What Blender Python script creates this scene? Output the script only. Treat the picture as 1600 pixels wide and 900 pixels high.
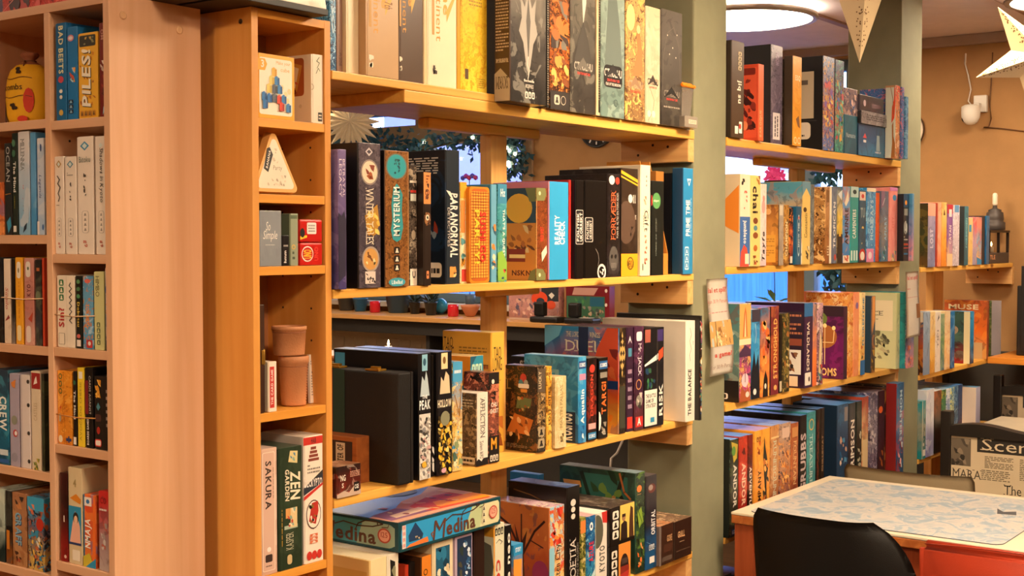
import bpy, bmesh, math, random
from mathutils import Vector, Matrix
for _o in list(bpy.data.objects): bpy.data.objects.remove(_o)
SC = bpy.context.scene
COL = SC.collection
rad = math.radians

# ---------------------------------------------------------------- camera, world, lamps, exposure
EYE = 1.59; FPX = 2050.0; YAW = rad(36.2); PITCH = math.atan(76/2050.0)
FW = Vector((math.cos(YAW)*math.cos(PITCH), math.sin(YAW)*math.cos(PITCH), -math.sin(PITCH)))
RT = Vector((math.sin(YAW), -math.cos(YAW), 0)); UP = RT.cross(FW)
CAMLOC = Vector((0, 0, EYE))
_cd = bpy.data.cameras.new('camera'); _cd.sensor_width = 36; _cd.lens = FPX/1600*36
_cd.clip_start = .05; _cd.dof.use_dof = False
cam = bpy.data.objects.new('camera', _cd); COL.objects.link(cam)
cam.matrix_world = Matrix((RT, UP, -FW)).transposed().to_4x4()
cam.location = CAMLOC
SC.camera = cam
SC.view_settings.view_transform = 'Standard'; SC.view_settings.look = 'None'
SC.view_settings.gamma = 1; SC.view_settings.use_curve_mapping = False
SC.view_settings.exposure = 0.8
SC.cycles.use_denoising = True
SC.cycles.max_bounces = 8; SC.cycles.diffuse_bounces = 4; SC.cycles.glossy_bounces = 4
SC.cycles.sample_clamp_indirect = 8
W = bpy.data.worlds.new('daylight_sky'); SC.world = W; W.use_nodes = True
_n = W.node_tree.nodes; _bg = _n['Background']
_tc = _n.new('ShaderNodeTexCoord'); _sp = _n.new('ShaderNodeSeparateXYZ'); _rp = _n.new('ShaderNodeValToRGB')
W.node_tree.links.new(_tc.outputs['Generated'], _sp.inputs[0]); W.node_tree.links.new(_sp.outputs[2], _rp.inputs[0])
_rp.color_ramp.elements[0].color = (.12, .26, .66, 1); _rp.color_ramp.elements[0].position = .0
_rp.color_ramp.elements[1].color = (.50, .64, 1, 1); _rp.color_ramp.elements[1].position = .12
W.node_tree.links.new(_rp.outputs[0], _bg.inputs[0]); _bg.inputs[1].default_value = 5.0
CEIL = 2.62
WARM = (1.0, .74, .48)
LAMPS = [(5.40,2.66,14),(5.75,1.29,10),(3.05,0.75,38),(1.1,-0.1,34),(2.6,-1.7,12),(.2,-1.9,12),(3.4,4.4,16),(5.2,5.3,12),(1.3,4.0,10),(-1.0,1.7,36)]  # first pair is seen; the later entries are added fill lamps

def ray(px, py): return FW + RT*((px-800)/FPX) + UP*((450-py)/FPX)
def onY(px, py, Y):
    r = ray(px, py); return CAMLOC + r*(Y/r.y)
def onX(px, py, X):
    r = ray(px, py); return CAMLOC + r*(X/r.x)
def onZ(px, py, Z):
    r = ray(px, py); return CAMLOC + r*((Z-EYE)/r.z)

def lin(h):
    if not isinstance(h, str): return tuple(h)
    v = [int(h[i:i+2], 16)/255 for i in (0, 2, 4)]
    return tuple((c/12.92 if c <= .04045 else ((c+.055)/1.055)**2.4) for c in v)

# ---------------------------------------------------------------- materials
MC = {}
def newmat(key):
    m = bpy.data.materials.new(key); m.use_nodes = True
    return m, m.node_tree.nodes, m.node_tree.links, m.node_tree.nodes['Principled BSDF']
def plain(h, rough=.5, metal=0, spec=.5, bump=0, bscale=60, vary=.06, coat=0, name=None):
    k = ('p', h, rough, metal, spec, bump, bscale, vary, coat)
    if k in MC: return MC[k]
    m, n, l, b = newmat(name or 'paint_'+(h if isinstance(h, str) else 'c'))
    c = lin(h); b.inputs['Roughness'].default_value = rough; b.inputs['Metallic'].default_value = metal
    b.inputs['Specular IOR Level'].default_value = spec; b.inputs['Coat Weight'].default_value = coat
    tc = n.new('ShaderNodeTexCoord'); nz = n.new('ShaderNodeTexNoise'); nz.inputs['Scale'].default_value = 9; nz.inputs['Detail'].default_value = 5
    l.new(tc.outputs['Object'], nz.inputs['Vector'])
    rp = n.new('ShaderNodeValToRGB'); e = rp.color_ramp.elements
    e[0].position = .3; e[1].position = .7
    e[0].color = tuple(x*(1-vary) for x in c)+(1,); e[1].color = tuple(min(1, x*(1+vary)) for x in c)+(1,)
    l.new(nz.outputs['Fac'], rp.inputs[0]); l.new(rp.outputs[0], b.inputs['Base Color'])
    if bump:
        n2 = n.new('ShaderNodeTexNoise'); n2.inputs['Scale'].default_value = bscale; l.new(tc.outputs['Object'], n2.inputs['Vector'])
        bp = n.new('ShaderNodeBump'); bp.inputs['Strength'].default_value = bump; bp.inputs['Distance'].default_value = .002
        l.new(n2.outputs['Fac'], bp.inputs['Height']); l.new(bp.outputs[0], b.inputs['Normal'])
    MC[k] = m; return m
def wood(name, c1, c2, axis='x', rough=.45, knots=False, scale=1.0):
    k = ('w', name, c1, c2, axis, knots)
    if k in MC: return MC[k]
    m, n, l, b = newmat(name); b.inputs['Roughness'].default_value = rough
    tc = n.new('ShaderNodeTexCoord'); mp = n.new('ShaderNodeMapping')
    s = {'x': (1.2, 26, 26), 'y': (26, 1.2, 26), 'z': (26, 26, 1.2)}[axis]
    mp.inputs['Scale'].default_value = tuple(v*scale for v in s)
    l.new(tc.outputs['Object'], mp.inputs[0])
    nz = n.new('ShaderNodeTexNoise'); nz.inputs['Scale'].default_value = 1.6; nz.inputs['Detail'].default_value = 6; nz.inputs['Distortion'].default_value = .6
    l.new(mp.outputs[0], nz.inputs['Vector'])
    rp = n.new('ShaderNodeValToRGB'); e = rp.color_ramp.elements; e[0].position = .35; e[1].position = .66
    e[0].color = lin(c2)+(1,); e[1].color = lin(c1)+(1,)
    l.new(nz.outputs['Fac'], rp.inputs[0]); out = rp.outputs[0]
    if knots:
        vo = n.new('ShaderNodeTexVoronoi'); vo.inputs['Scale'].default_value = 5.5
        mp2 = n.new('ShaderNodeMapping'); mp2.inputs['Scale'].default_value = {'x': (.6, 1, 1), 'y': (1, .6, 1), 'z': (1, 1, .6)}[axis]
        l.new(tc.outputs['Object'], mp2.inputs[0]); l.new(mp2.outputs[0], vo.inputs['Vector'])
        r2 = n.new('ShaderNodeValToRGB'); q = r2.color_ramp.elements; q[0].position = .05; q[1].position = .11
        q[0].color = (1, 1, 1, 1); q[1].color = (0, 0, 0, 1); l.new(vo.outputs['Distance'], r2.inputs[0])
        mx = n.new('ShaderNodeMix'); mx.data_type = 'RGBA'; l.new(r2.outputs[0], mx.inputs[0]); l.new(out, mx.inputs[6])
        mx.inputs[7].default_value = lin('7a3f14')+(1,); out = mx.outputs[2]
    l.new(out, b.inputs['Base Color'])
    bp = n.new('ShaderNodeBump'); bp.inputs['Strength'].default_value = .12; bp.inputs['Distance'].default_value = .001
    l.new(nz.outputs['Fac'], bp.inputs['Height']); l.new(bp.outputs[0], b.inputs['Normal'])
    MC[k] = m; return m
def art(spec, rough=.3):
    """printed card: 'top,mid,bottom,accent,dark|scale|seed' runs up the face in bands broken up by noise"""
    k = ('a', spec, rough)
    if k in MC: return MC[k]
    parts = spec.split('|'); cs = parts[0].split(','); sc = float(parts[1]) if len(parts) > 1 else 14
    seed = float(parts[2]) if len(parts) > 2 else (sum(map(ord, spec)) % 97)
    while len(cs) < 5: cs.append(cs[-1])
    m, n, l, b = newmat('printed_card'); b.inputs['Roughness'].default_value = rough
    tc = n.new('ShaderNodeTexCoord'); sp = n.new('ShaderNodeSeparateXYZ'); l.new(tc.outputs['Generated'], sp.inputs[0])
    def noise(scale, off, det=4, dist=1.2):
        mp = n.new('ShaderNodeMapping'); mp.inputs['Location'].default_value = (seed*3.1+off, off*1.7, seed)
        l.new(tc.outputs['Object'], mp.inputs[0]); z = n.new('ShaderNodeTexNoise')
        z.inputs['Scale'].default_value = scale; z.inputs['Detail'].default_value = det; z.inputs['Distortion'].default_value = dist
        l.new(mp.outputs[0], z.inputs['Vector']); return z.outputs['Fac']
    n1 = noise(sc, 1)
    ad = n.new('ShaderNodeMath'); ad.operation = 'MULTIPLY_ADD'; l.new(n1, ad.inputs[0]); ad.inputs[1].default_value = .9; 
    sb = n.new('ShaderNodeMath'); sb.operation = 'SUBTRACT'; l.new(sp.outputs[2], sb.inputs[0]); sb.inputs[1].default_value = .45
    l.new(sb.outputs[0], ad.inputs[2])
    rp = n.new('ShaderNodeValToRGB'); e = rp.color_ramp.elements
    e[0].position = .1; e[0].color = lin(cs[2])+(1,); e[1].position = .9; e[1].color = lin(cs[0])+(1,)
    x = e.new(.45); x.color = lin(cs[1])+(1,)
    l.new(ad.outputs[0], rp.inputs[0]); out = rp.outputs[0]
    for (c, off, s2, th) in ((cs[3], 7, 2.2, .55), (cs[4], 13, 3.2, .57), (cs[0], 29, 7, .60), (cs[4], 41, 9, .605), (cs[3], 53, 12, .63))[:5 if sc >= 10 else 2]:
        z = noise(sc*s2, off, 4, 1.4); r = n.new('ShaderNodeValToRGB'); q = r.color_ramp.elements
        q[0].position = th; q[1].position = th+.03; l.new(z, r.inputs[0])
        q[1].color = (1, 1, 1, 1) if sc >= 10 else (.45,)*3+(1,)
        mx = n.new('ShaderNodeMix'); mx.data_type = 'RGBA'; l.new(r.outputs[0], mx.inputs[0]); l.new(out, mx.inputs[6]); mx.inputs[7].default_value = lin(c)+(1,)
        out = mx.outputs[2]
    l.new(out, b.inputs['Base Color'])
    MC[k] = m; return m
def cardmat(s): return art(s) if ',' in s else plain(s, .32, name='card_'+s)
def ink():
    if 'ink' in MC: return MC['ink']
    m, n, l, b = newmat('printing_ink'); a = n.new('ShaderNodeAttribute'); a.attribute_name = 'Col'
    l.new(a.outputs['Color'], b.inputs['Base Color']); b.inputs['Roughness'].default_value = .5
    MC['ink'] = m; return m
def glow(name, c, s):
    m, n, l, b = newmat(name); b.inputs['Base Color'].default_value = tuple(c)+(1,)
    b.inputs['Emission Color'].default_value = tuple(c)+(1,); b.inputs['Emission Strength'].default_value = s; return m
def glass(name, tint=(1, 1, 1), rough=.02):
    m, n, l, b = newmat(name); b.inputs['Base Color'].default_value = tuple(tint)+(1,)
    b.inputs['Transmission Weight'].default_value = 1; b.inputs['Roughness'].default_value = rough; b.inputs['IOR'].default_value = 1.45
    return m

# ---------------------------------------------------------------- object helpers
def link(name, me, mats=(), parent=None, loc=None):
    o = bpy.data.objects.new(name, me); COL.objects.link(o)
    for m in (mats if isinstance(mats, (list, tuple)) else [mats]): me.materials.append(m)
    if parent: o.parent = parent
    if loc is not None: o.location = loc
    return o
def fin(name, bm, mats=(), parent=None, loc=None, smooth=False):
    me = bpy.data.meshes.new(name); bm.normal_update(); bm.to_mesh(me); bm.free()
    if smooth:
        for p in me.polygons: p.use_smooth = True
    return link(name, me, mats, parent, loc)
def tag(o, label, cat, group=None, kind=None):
    if label: o['label'] = label
    if cat: o['category'] = cat
    if group: o['group'] = group
    if kind: o['kind'] = kind
    return o
def thing(name, label, cat, loc=(0, 0, 0), rotz=0, group=None):
    o = bpy.data.objects.new(name, None); COL.objects.link(o); o.location = loc; o.rotation_euler = (0, 0, rotz)
    o.empty_display_size = .02
    return tag(o, label, cat, group)
def boxv(bm, a, b, mi=0, bev=0):
    x0, y0, z0 = a; x1, y1, z1 = b
    vs = [bm.verts.new(p) for p in ((x0,y0,z0),(x1,y0,z0),(x1,y1,z0),(x0,y1,z0),(x0,y0,z1),(x1,y0,z1),(x1,y1,z1),(x0,y1,z1))]
    fs = [bm.faces.new([vs[i] for i in q]) for q in ((0,3,2,1),(4,5,6,7),(0,1,5,4),(1,2,6,5),(2,3,7,6),(3,0,4,7))]
    for f in fs: f.material_index = mi
    if bev: bmesh.ops.bevel(bm, geom=list({e for f in fs for e in f.edges}), offset=bev, segments=2, profile=.6, affect='EDGES')
    return fs
def mbox(name, a, b, mat, parent=None, bev=.001, loc=None):
    bm = bmesh.new(); boxv(bm, a, b, 0, bev); return fin(name, bm, mat, parent, loc)
def lathe(bm, prof, seg=24, c=(0, 0, 0), cap=True, mi=0):
    rings = []
    for r, z in prof:
        rings.append([bm.verts.new((c[0]+r*math.cos(2*math.pi*i/seg), c[1]+r*math.sin(2*math.pi*i/seg), c[2]+z)) for i in range(seg)])
    for a, b in zip(rings, rings[1:]):
        for i in range(seg):
            f = bm.faces.new((a[i], a[(i+1) % seg], b[(i+1) % seg], b[i])); f.material_index = mi; f.smooth = True
    if cap:
        f = bm.faces.new(rings[0][::-1]); f.material_index = mi
        f = bm.faces.new(rings[-1]); f.material_index = mi
def tube(bm, pts, r, seg=8, closed=False, mi=0):
    pts = [Vector(p) for p in pts]; rings = []; n = len(pts)
    for i, p in enumerate(pts):
        a = pts[(i-1) % n] if (i or closed) else p; b = pts[(i+1) % n] if (i < n-1 or closed) else p
        t = (b-a).normalized(); x = t.cross(Vector((0, 0, 1)))
        if x.length < .01: x = t.cross(Vector((1, 0, 0)))
        x.normalize(); y = t.cross(x)
        rr = r[i] if isinstance(r, (list, tuple)) else r
        rings.append([bm.verts.new(p+(x*math.cos(2*math.pi*k/seg)+y*math.sin(2*math.pi*k/seg))*rr) for k in range(seg)])
    for i in range(n if closed else n-1):
        a, b = rings[i], rings[(i+1) % n]
        for k in range(seg):
            f = bm.faces.new((a[k], a[(k+1) % seg], b[(k+1) % seg], b[k])); f.smooth = True; f.material_index = mi
    if not closed:
        bm.faces.new(rings[0][::-1]); bm.faces.new(rings[-1])

# ---------------------------------------------------------------- lettering
GL = {}
def _glyphs():
    chars = "ABCDEFGHIJKLMNOPQRSTUVWXYZabcdefghijklmnopqrstuvwxyz0123456789!?.,:&'-/ÆØæø™()"
    obs = []
    for w, off in (('r', 0), ('b', .028)):
        for ch in chars:
            cu = bpy.data.curves.new('g', 'FONT'); cu.body = ch; cu.resolution_u = 2; cu.offset = off
            o = bpy.data.objects.new('g', cu); COL.objects.link(o); obs.append((w, ch, o, cu))
    bpy.context.view_layer.update(); dg = bpy.context.evaluated_depsgraph_get()
    for w, ch, o, cu in obs:
        me = o.evaluated_get(dg).to_mesh()
        vs = [(v.co.x, v.co.y) for v in me.vertices]; fs = [tuple(p.vertices) for p in me.polygons]
        nx = min(v[0] for v in vs); xx = max(v[0] for v in vs)
        GL[w+ch] = ([(x-nx, y) for x, y in vs], fs, xx-nx); o.evaluated_get(dg).to_mesh_clear()
    for w, ch, o, cu in obs: bpy.data.objects.remove(o); bpy.data.curves.remove(cu)
_glyphs()
def textgeo(s, w='b', serif=False):
    V = []; Fs = []; x = 0
    for ch in s:
        if ch == ' ': x += .32; continue
        g = GL.get(w+ch) or GL[w+'o']; b = len(V)
        V += [(x+a, c) for a, c in g[0]]; Fs += [tuple(i+b for i in f) for f in g[1]]
        if serif and ch.isupper():
            for sx in (0, g[2]):
                b = len(V)
                for yy in (0, .68):
                    V += [(x+sx-.07, yy), (x+sx+.07, yy), (x+sx+.07, yy+.05), (x+sx-.07, yy+.05)]
                Fs += [(b, b+1, b+2, b+3), (b+4, b+5, b+6, b+7)]
        x += g[2]+.09
    return V, Fs

# ---------------------------------------------------------------- flat printing on faces
class Print:
    """shapes printed on one face; u,v run 0..1 over the face (w x h metres)"""
    def __init__(s, w, h, frame):
        s.w, s.h, s.fr = w, h, frame; s.V = []; s.F = []; s.C = []; s.lay = 0
    def put(s, pts, faces, col):
        b = len(s.V); e = .00035+.00006*s.lay; O, U, Vv, N = s.fr
        s.V += [O+U*(min(max(u, .004), .996)*s.w)+Vv*(min(max(v, .002), .998)*s.h)+N*e for u, v in pts]
        c = lin(col)
        for f in faces: s.F.append(tuple(i+b for i in f)); s.C.append(c)
        s.lay += 1
    def go(s, items):
        for it in items: getattr(s, it[0])(*it[1:])
    def r(s, u0, v0, u1, v1, c): s.put([(u0, v0), (u1, v0), (u1, v1), (u0, v1)], [(0, 1, 2, 3)], c)
    def p(s, pts, c): s.put(pts, [tuple(range(len(pts)))], c)
    def e(s, cx, cy, rx, c, ry=None, n=20):
        if ry is None: ry = rx*s.w/s.h
        s.put([(cx+rx*math.cos(2*math.pi*i/n), cy+ry*math.sin(2*math.pi*i/n)) for i in range(n)], [tuple(range(n))], c)
    def o(s, cx, cy, rx, c, th=.15, ry=None, n=24):
        if ry is None: ry = rx*s.w/s.h
        P = [(cx+k*rx*math.cos(2*math.pi*i/n), cy+k*ry*math.sin(2*math.pi*i/n)) for k in (1, 1-th) for i in range(n)]
        s.put(P, [(i, (i+1) % n, n+(i+1) % n, n+i) for i in range(n)], c)
    def rr(s, u0, v0, u1, v1, c, k=.25):
        a = k*min((u1-u0)*s.w, (v1-v0)*s.h); ru, rv = a/s.w, a/s.h; P = []
        for cx, cy, st in ((u1-ru, v0+rv, -90), (u1-ru, v1-rv, 0), (u0+ru, v1-rv, 90), (u0+ru, v0+rv, 180)):
            for q in range(5):
                t = rad(st+q*22.5); P.append((cx+ru*math.cos(t), cy+rv*math.sin(t)))
        s.put(P, [tuple(range(len(P)))], c)
    def t(s, txt, u0, v0, u1, v1, rot, c, w='b', sh=0):
        V, Fs = textgeo(txt, 'r' if w == 's' else w, w == 's')
        if not V: return
        V = [(x+sh*y, y) for x, y in V]
        if rot == 90: V = [(-y, x) for x, y in V]
        elif rot == -90: V = [(y, -x) for x, y in V]
        elif rot == 70: V = [(x*.34-y*.94, x*.94+y*.34) for x, y in V]
        elif rot == 180: V = [(-x, -y) for x, y in V]
        ax = min(v[0] for v in V); bx = max(v[0] for v in V); ay = min(v[1] for v in V); by = max(v[1] for v in V)
        s.put([(u0+(x-ax)/(bx-ax)*(u1-u0), v0+(y-ay)/(by-ay)*(v1-v0)) for x, y in V], Fs, c)
    def x(s, u0, v0, u1, v1, rows, c, vert=False):
        rnd = random.Random(int(u0*997+v0*991+rows)); P = []; Fs = []
        for i in range(rows):
            a = (i+.25)/rows; b = (i+.72)/rows; q = 0
            while q < .97:
                L = rnd.uniform(.06, .2); q2 = min(1, q+L); k = len(P)
                pts = [(q, a), (q2, a), (q2, b), (q, b)]
                if vert: pts = [(yy, xx) for xx, yy in pts]
                P += [(u0+xx*(u1-u0), v0+yy*(v1-v0)) for xx, yy in pts]; Fs.append((k, k+1, k+2, k+3)); q = q2+.035
                if rnd.random() < .04: break
        s.put(P, Fs, c)
    def ic(s, u0, v0, u1, v1, n, c, c2='101010', vert=True):
        for i in range(n):
            if vert: a, b, cc, d = u0, v0+(v1-v0)*(i+.08)/n, u1, v0+(v1-v0)*(i+.92)/n
            else: a, b, cc, d = u0+(u1-u0)*(i+.08)/n, v0, u0+(u1-u0)*(i+.92)/n, v1
            s.rr(a, b, cc, d, c); s.lay -= 1
            mx, my = (a+cc)/2, (b+d)/2; du, dv = (cc-a), (d-b)
            s.lay += 1; s.e(mx, my+dv*.15, du*.16, c2, dv*.16, 8); s.lay -= 1
            s.p([(mx-du*.3, my-dv*.32), (mx+du*.3, my-dv*.32), (mx+du*.16, my+dv*.02), (mx-du*.16, my+dv*.02)], c2); s.lay -= 1
        s.lay += 1
    def n(s, u0, v0, u1, v1, cols, cnt, seed=1, size=.2, pts=9):
        rnd = random.Random(seed); cols = cols.split(',')
        W_, H_ = (u1-u0)*s.w, (v1-v0)*s.h; R = math.sqrt(W_*H_)*size
        for i in range(cnt):
            cx, cy = rnd.uniform(.08, .92)*W_, rnd.uniform(.04, .96)*H_
            rx, ry = R*rnd.uniform(.4, 1), R*rnd.uniform(.5, 1.5); ph = rnd.uniform(0, 6.28)
            P = []
            for k in range(pts):
                t = 2*math.pi*k/pts; q = rnd.uniform(.55, 1.1)
                x_, y_ = math.cos(t)*rx*q, math.sin(t)*ry*q
                x_, y_ = x_*math.cos(ph*.2)-y_*math.sin(ph*.2), x_*math.sin(ph*.2)+y_*math.cos(ph*.2)
                P.append((u0+min(max(cx+x_, 0), W_)/s.w, v0+min(max(cy+y_, 0), H_)/s.h))
            s.put(P, [tuple(range(pts))], cols[i % len(cols)]); s.lay -= (i % 3 != 2)
    def w_(s, pts, th, c):
        """a brush line through pts"""
        for a, b in zip(pts, pts[1:]):
            ax, ay, bx, by = a[0]*s.w, a[1]*s.h, b[0]*s.w, b[1]*s.h; dx, dy = bx-ax, by-ay; L = math.hypot(dx, dy) or 1
            nx, ny = -dy/L*th/2, dx/L*th/2; ex, ey = dx/L*th*.25, dy/L*th*.25
            s.put([((ax+nx-ex)/s.w, (ay+ny-ey)/s.h), ((ax-nx-ex)/s.w, (ay-ny-ey)/s.h), ((bx-nx+ex)/s.w, (by-ny+ey)/s.h), ((bx+nx+ex)/s.w, (by+ny+ey)/s.h)], [(0, 1, 2, 3)], c); s.lay -= 1
        s.lay += 1
    def build(s, name, parent):
        if not s.F: return
        me = bpy.data.meshes.new(name); me.from_pydata([tuple(v) for v in s.V], [], s.F)
        at = me.color_attributes.new('Col', 'FLOAT_COLOR', 'CORNER'); k = 0
        buf = []
        for f, c in zip(s.F, s.C): buf += (list(c)+[1])*len(f)
        at.data.foreach_set('color', buf)
        return link(name, me, ink(), parent)
X_, Y_, Z_ = Vector((1, 0, 0)), Vector((0, 1, 0)), Vector((0, 0, 1))
def face_print(name, root, face, w, d, h, items, org=(0, 0, 0)):
    if not items: return
    O = Vector(org)
    if face == 'spine': pr = Print(w, h, (O, X_, Z_, -Y_))
    elif face == 'cover': pr = Print(d, h, (O+Y_*d, -Y_, Z_, -X_))
    elif face == 'top': pr = Print(w, d, (O+Z_*h, X_, Y_, Z_))
    elif face == 'side': pr = Print(d, h, (O+X_*w, Y_, Z_, X_))
    pr.go(items); return pr.build(name, root)

def gbox(loc, rotz, w, d, h, spine, cover=None, pr=(), cv=(), tp=(), label=None, group=None, tray=None, name='game_box', cat='game box', tilt=0, top=None):
    root = thing(name, label, cat, loc, rotz, group); root.rotation_euler = (0, tilt, rotz)
    g = min(.004, w*.12); cover = cover or spine
    bm = bmesh.new(); boxv(bm, (g, 0, 0), (w, d, h), 0, .0009)
    bm.normal_update()
    if top:  # separate top colour; many bluish ones hold the window sheen
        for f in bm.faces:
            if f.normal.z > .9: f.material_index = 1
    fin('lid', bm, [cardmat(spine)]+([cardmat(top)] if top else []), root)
    bm = bmesh.new(); boxv(bm, (0, .0008, .0008), (w-.002, d-.0008, h-.0008), 0, .0006)
    fin('tray', bm, [cardmat(tray or cover)], root)
    face_print('spine_print', root, 'spine', w, d, h, pr)
    if cv: face_print('cover_print', root, 'cover', w, d, h, cv)
    if tp: face_print('top_print', root, 'top', w, d, h, tp)
    return root

# a run of boxes on a plank: pixel columns of the spines give where each one stands along the plank
POSTS = [(2.62, 2.73), (4.44, 4.60), (5.99, 6.18)]
GAPX = .0012
class Row:
    def __init__(s, Yf, base, where, group, dflt=.20, xmin=-9, xmax=99):
        s.Y, s.z, s.where, s.group, s.d, s.xmin, s.xmax = Yf, base, where, group, dflt, xmin, xmax
        s.maxz = None; s.done = []
    def b(s, xl, xr, yt, look, spine, cover=None, pr=(), cv=(), ins=.012, d=None, base=None, **kw):
        Y = s.Y+ins; base = s.z if base is None else base
        ym = 374+(EYE-base-.12)/3.2*FPX*.6
        x0 = onY(xl, ym, Y).x; x1 = onY(xr, ym, Y).x
        top = onY(xl, yt, Y).z; d = d or s.d
        if s.maxz and x0 < s.maxz[0]: top = min(top, s.maxz[1])
        for a, b_ in POSTS:
            if x0 < b_ and x1 > a: d = min(d, 1.995-Y)
        x0 = max(x0, s.xmin)
        if Y > 1.81: x1 = min(x1, s.xmax)
        for (a0, a1, b0, b1, c0, c1) in s.done:      # keep clear of the neighbours already standing there
            if x0 < a1 and x1 > a0 and Y < b1 and Y+d > b0 and base < c1-.001 and top > c0+.001:
                if Y < b0-.03 and min(x1, a1)-max(x0, a0) > .012: d = b0-Y-.001
                elif a0+a1 < x0+x1:
                    w0 = x1-x0; x0 = max(x0, a1)
                    if x1-x0 < min(.006, w0): x1 = x0+min(w0, .006)
                else: x1 = min(x1, a0)
        s.done.append((x0, x1, Y, Y+d, base, top))
        return gbox((x0+GAPX/2, Y, base), 0, max(.003, x1-x0-GAPX), d, top-base, spine, cover, pr, cv, label=look+s.where, group=s.group, **kw)
class RowX:
    """the same for spines that face -X (pale bookcase)"""
    def __init__(s, Xf, base, where, group, dflt=.13, lo=0, hi=9):
        s.X, s.z, s.where, s.group, s.d, s.lo, s.hi = Xf, base, where, group, dflt, lo, hi
        s.done = []
    def b(s, xl, xr, yt, look, spine, cover=None, pr=(), cv=(), ins=.006, d=None, base=None, **kw):
        X = s.X+ins; base = s.z if base is None else base
        a = onX(xl, 374+(EYE-base-.06)*870, X).y; c = onX(xr, 374+(EYE-base-.06)*870, X).y
        h = onX(xl, yt, X).z-base; d = d or s.d
        a = min(a, s.hi-.0005); c = max(c, s.lo+.0005)
        for (q0, q1, e0, e1) in s.done:
            if a > q0 and c < q1 and X < e1 and X+d > e0: a = min(a, q0)
        if a-c < .004: c = a-.004
        s.done.append((c, a, X, X+d))
        return gbox((X, a-GAPX/2, base), -math.pi/2, max(.003, a-c-GAPX), d, h, spine, cover, pr, cv, label=look+s.where, group=s.group, **kw)

# ================================================================ THE ROOM
X0R, X1R, Y0R, Y1R = -2.2, 6.75, -3.0, 8.0
def struct(o): o['kind'] = 'structure'; return o
tanwall = plain('a67c4c', .85, bump=.25, bscale=90, name='tan_wall_paint')
dado = plain('38342f', .6, name='dark_dado_paint')
floorm = wood('floor_boards', '5c4028', '3c2818', 'y', .4)
bm = bmesh.new(); boxv(bm, (X0R-.1, Y0R-.1, -.12), (X1R+.1, Y1R+.1, 0)); struct(fin('floor', bm, floorm))
bm = bmesh.new()
ys = [Y0R-.1, .03, .84, 1.65, 2.46, 3.27, 4.08, 4.89, 5.7, 6.5, 7.3, Y1R+.1]
for a, b in zip(ys, ys[1:]): boxv(bm, (X0R-.1, a+.004, CEIL), (X1R+.1, b-.004, CEIL+.1), 0, .004)
boxv(bm, (X0R-.1, Y0R-.1, CEIL+.02), (X1R+.1, Y1R+.1, CEIL+.12))
struct(fin('ceiling', bm, plain('d6cac8', .9, bump=.2, bscale=40, name='ceiling_board')))
# end wall with two windows
WA = (4.85, 7.75, 1.17, 2.50); WB = (2.69, 3.95, 1.17, 2.56)
bm = bmesh.new()
def wseg(y0, y1, z0, z1): boxv(bm, (X1R, y0, z0), (X1R+.22, y1, z1))
wseg(Y0R-.1, WB[0], 0, CEIL); wseg(WB[1], WA[0], 0, CEIL); wseg(WA[1], Y1R+.1, 0, CEIL)
for w in (WA, WB): wseg(w[0], w[1], 0, w[2]); wseg(w[0], w[1], w[3], CEIL)
struct(fin('wall_end', bm, tanwall))
bm = bmesh.new(); boxv(bm, (X0R-.1, Y1R, 0), (X1R+.2, Y1R+.1, CEIL)); struct(fin('wall_far', bm, tanwall))
bm = bmesh.new(); boxv(bm, (X0R-.1, Y0R-.1, 0), (X1R+.2, Y0R, CEIL)); struct(fin('wall_near', bm, tanwall))
bm = bmesh.new(); boxv(bm, (X0R-.1, Y0R-.1, 0), (X0R, Y1R+.1, CEIL)); struct(fin('wall_back', bm, tanwall))
bm = bmesh.new(); boxv(bm, (X1R-.012, Y0R, 0), (X1R, Y1R, 1.03), 0, .002); struct(fin('trim_1', bm, dado))
bm = bmesh.new(); boxv(bm, (X1R-.05, Y0R, CEIL-.05), (X1R, Y1R, CEIL), 0, .006); struct(fin('trim_2', bm, plain('9c8474', .7, name='cornice_paint')))
bm = bmesh.new(); boxv(bm, (X0R, 2.43, CEIL-.012), (X1R, 2.47, CEIL), 0, .003); boxv(bm, (X0R, 1.63, CEIL-.012), (X1R, 1.67, CEIL), 0, .003)
struct(fin('trim_3', bm, plain('8d7160', .7, name='batten_paint')))
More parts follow.
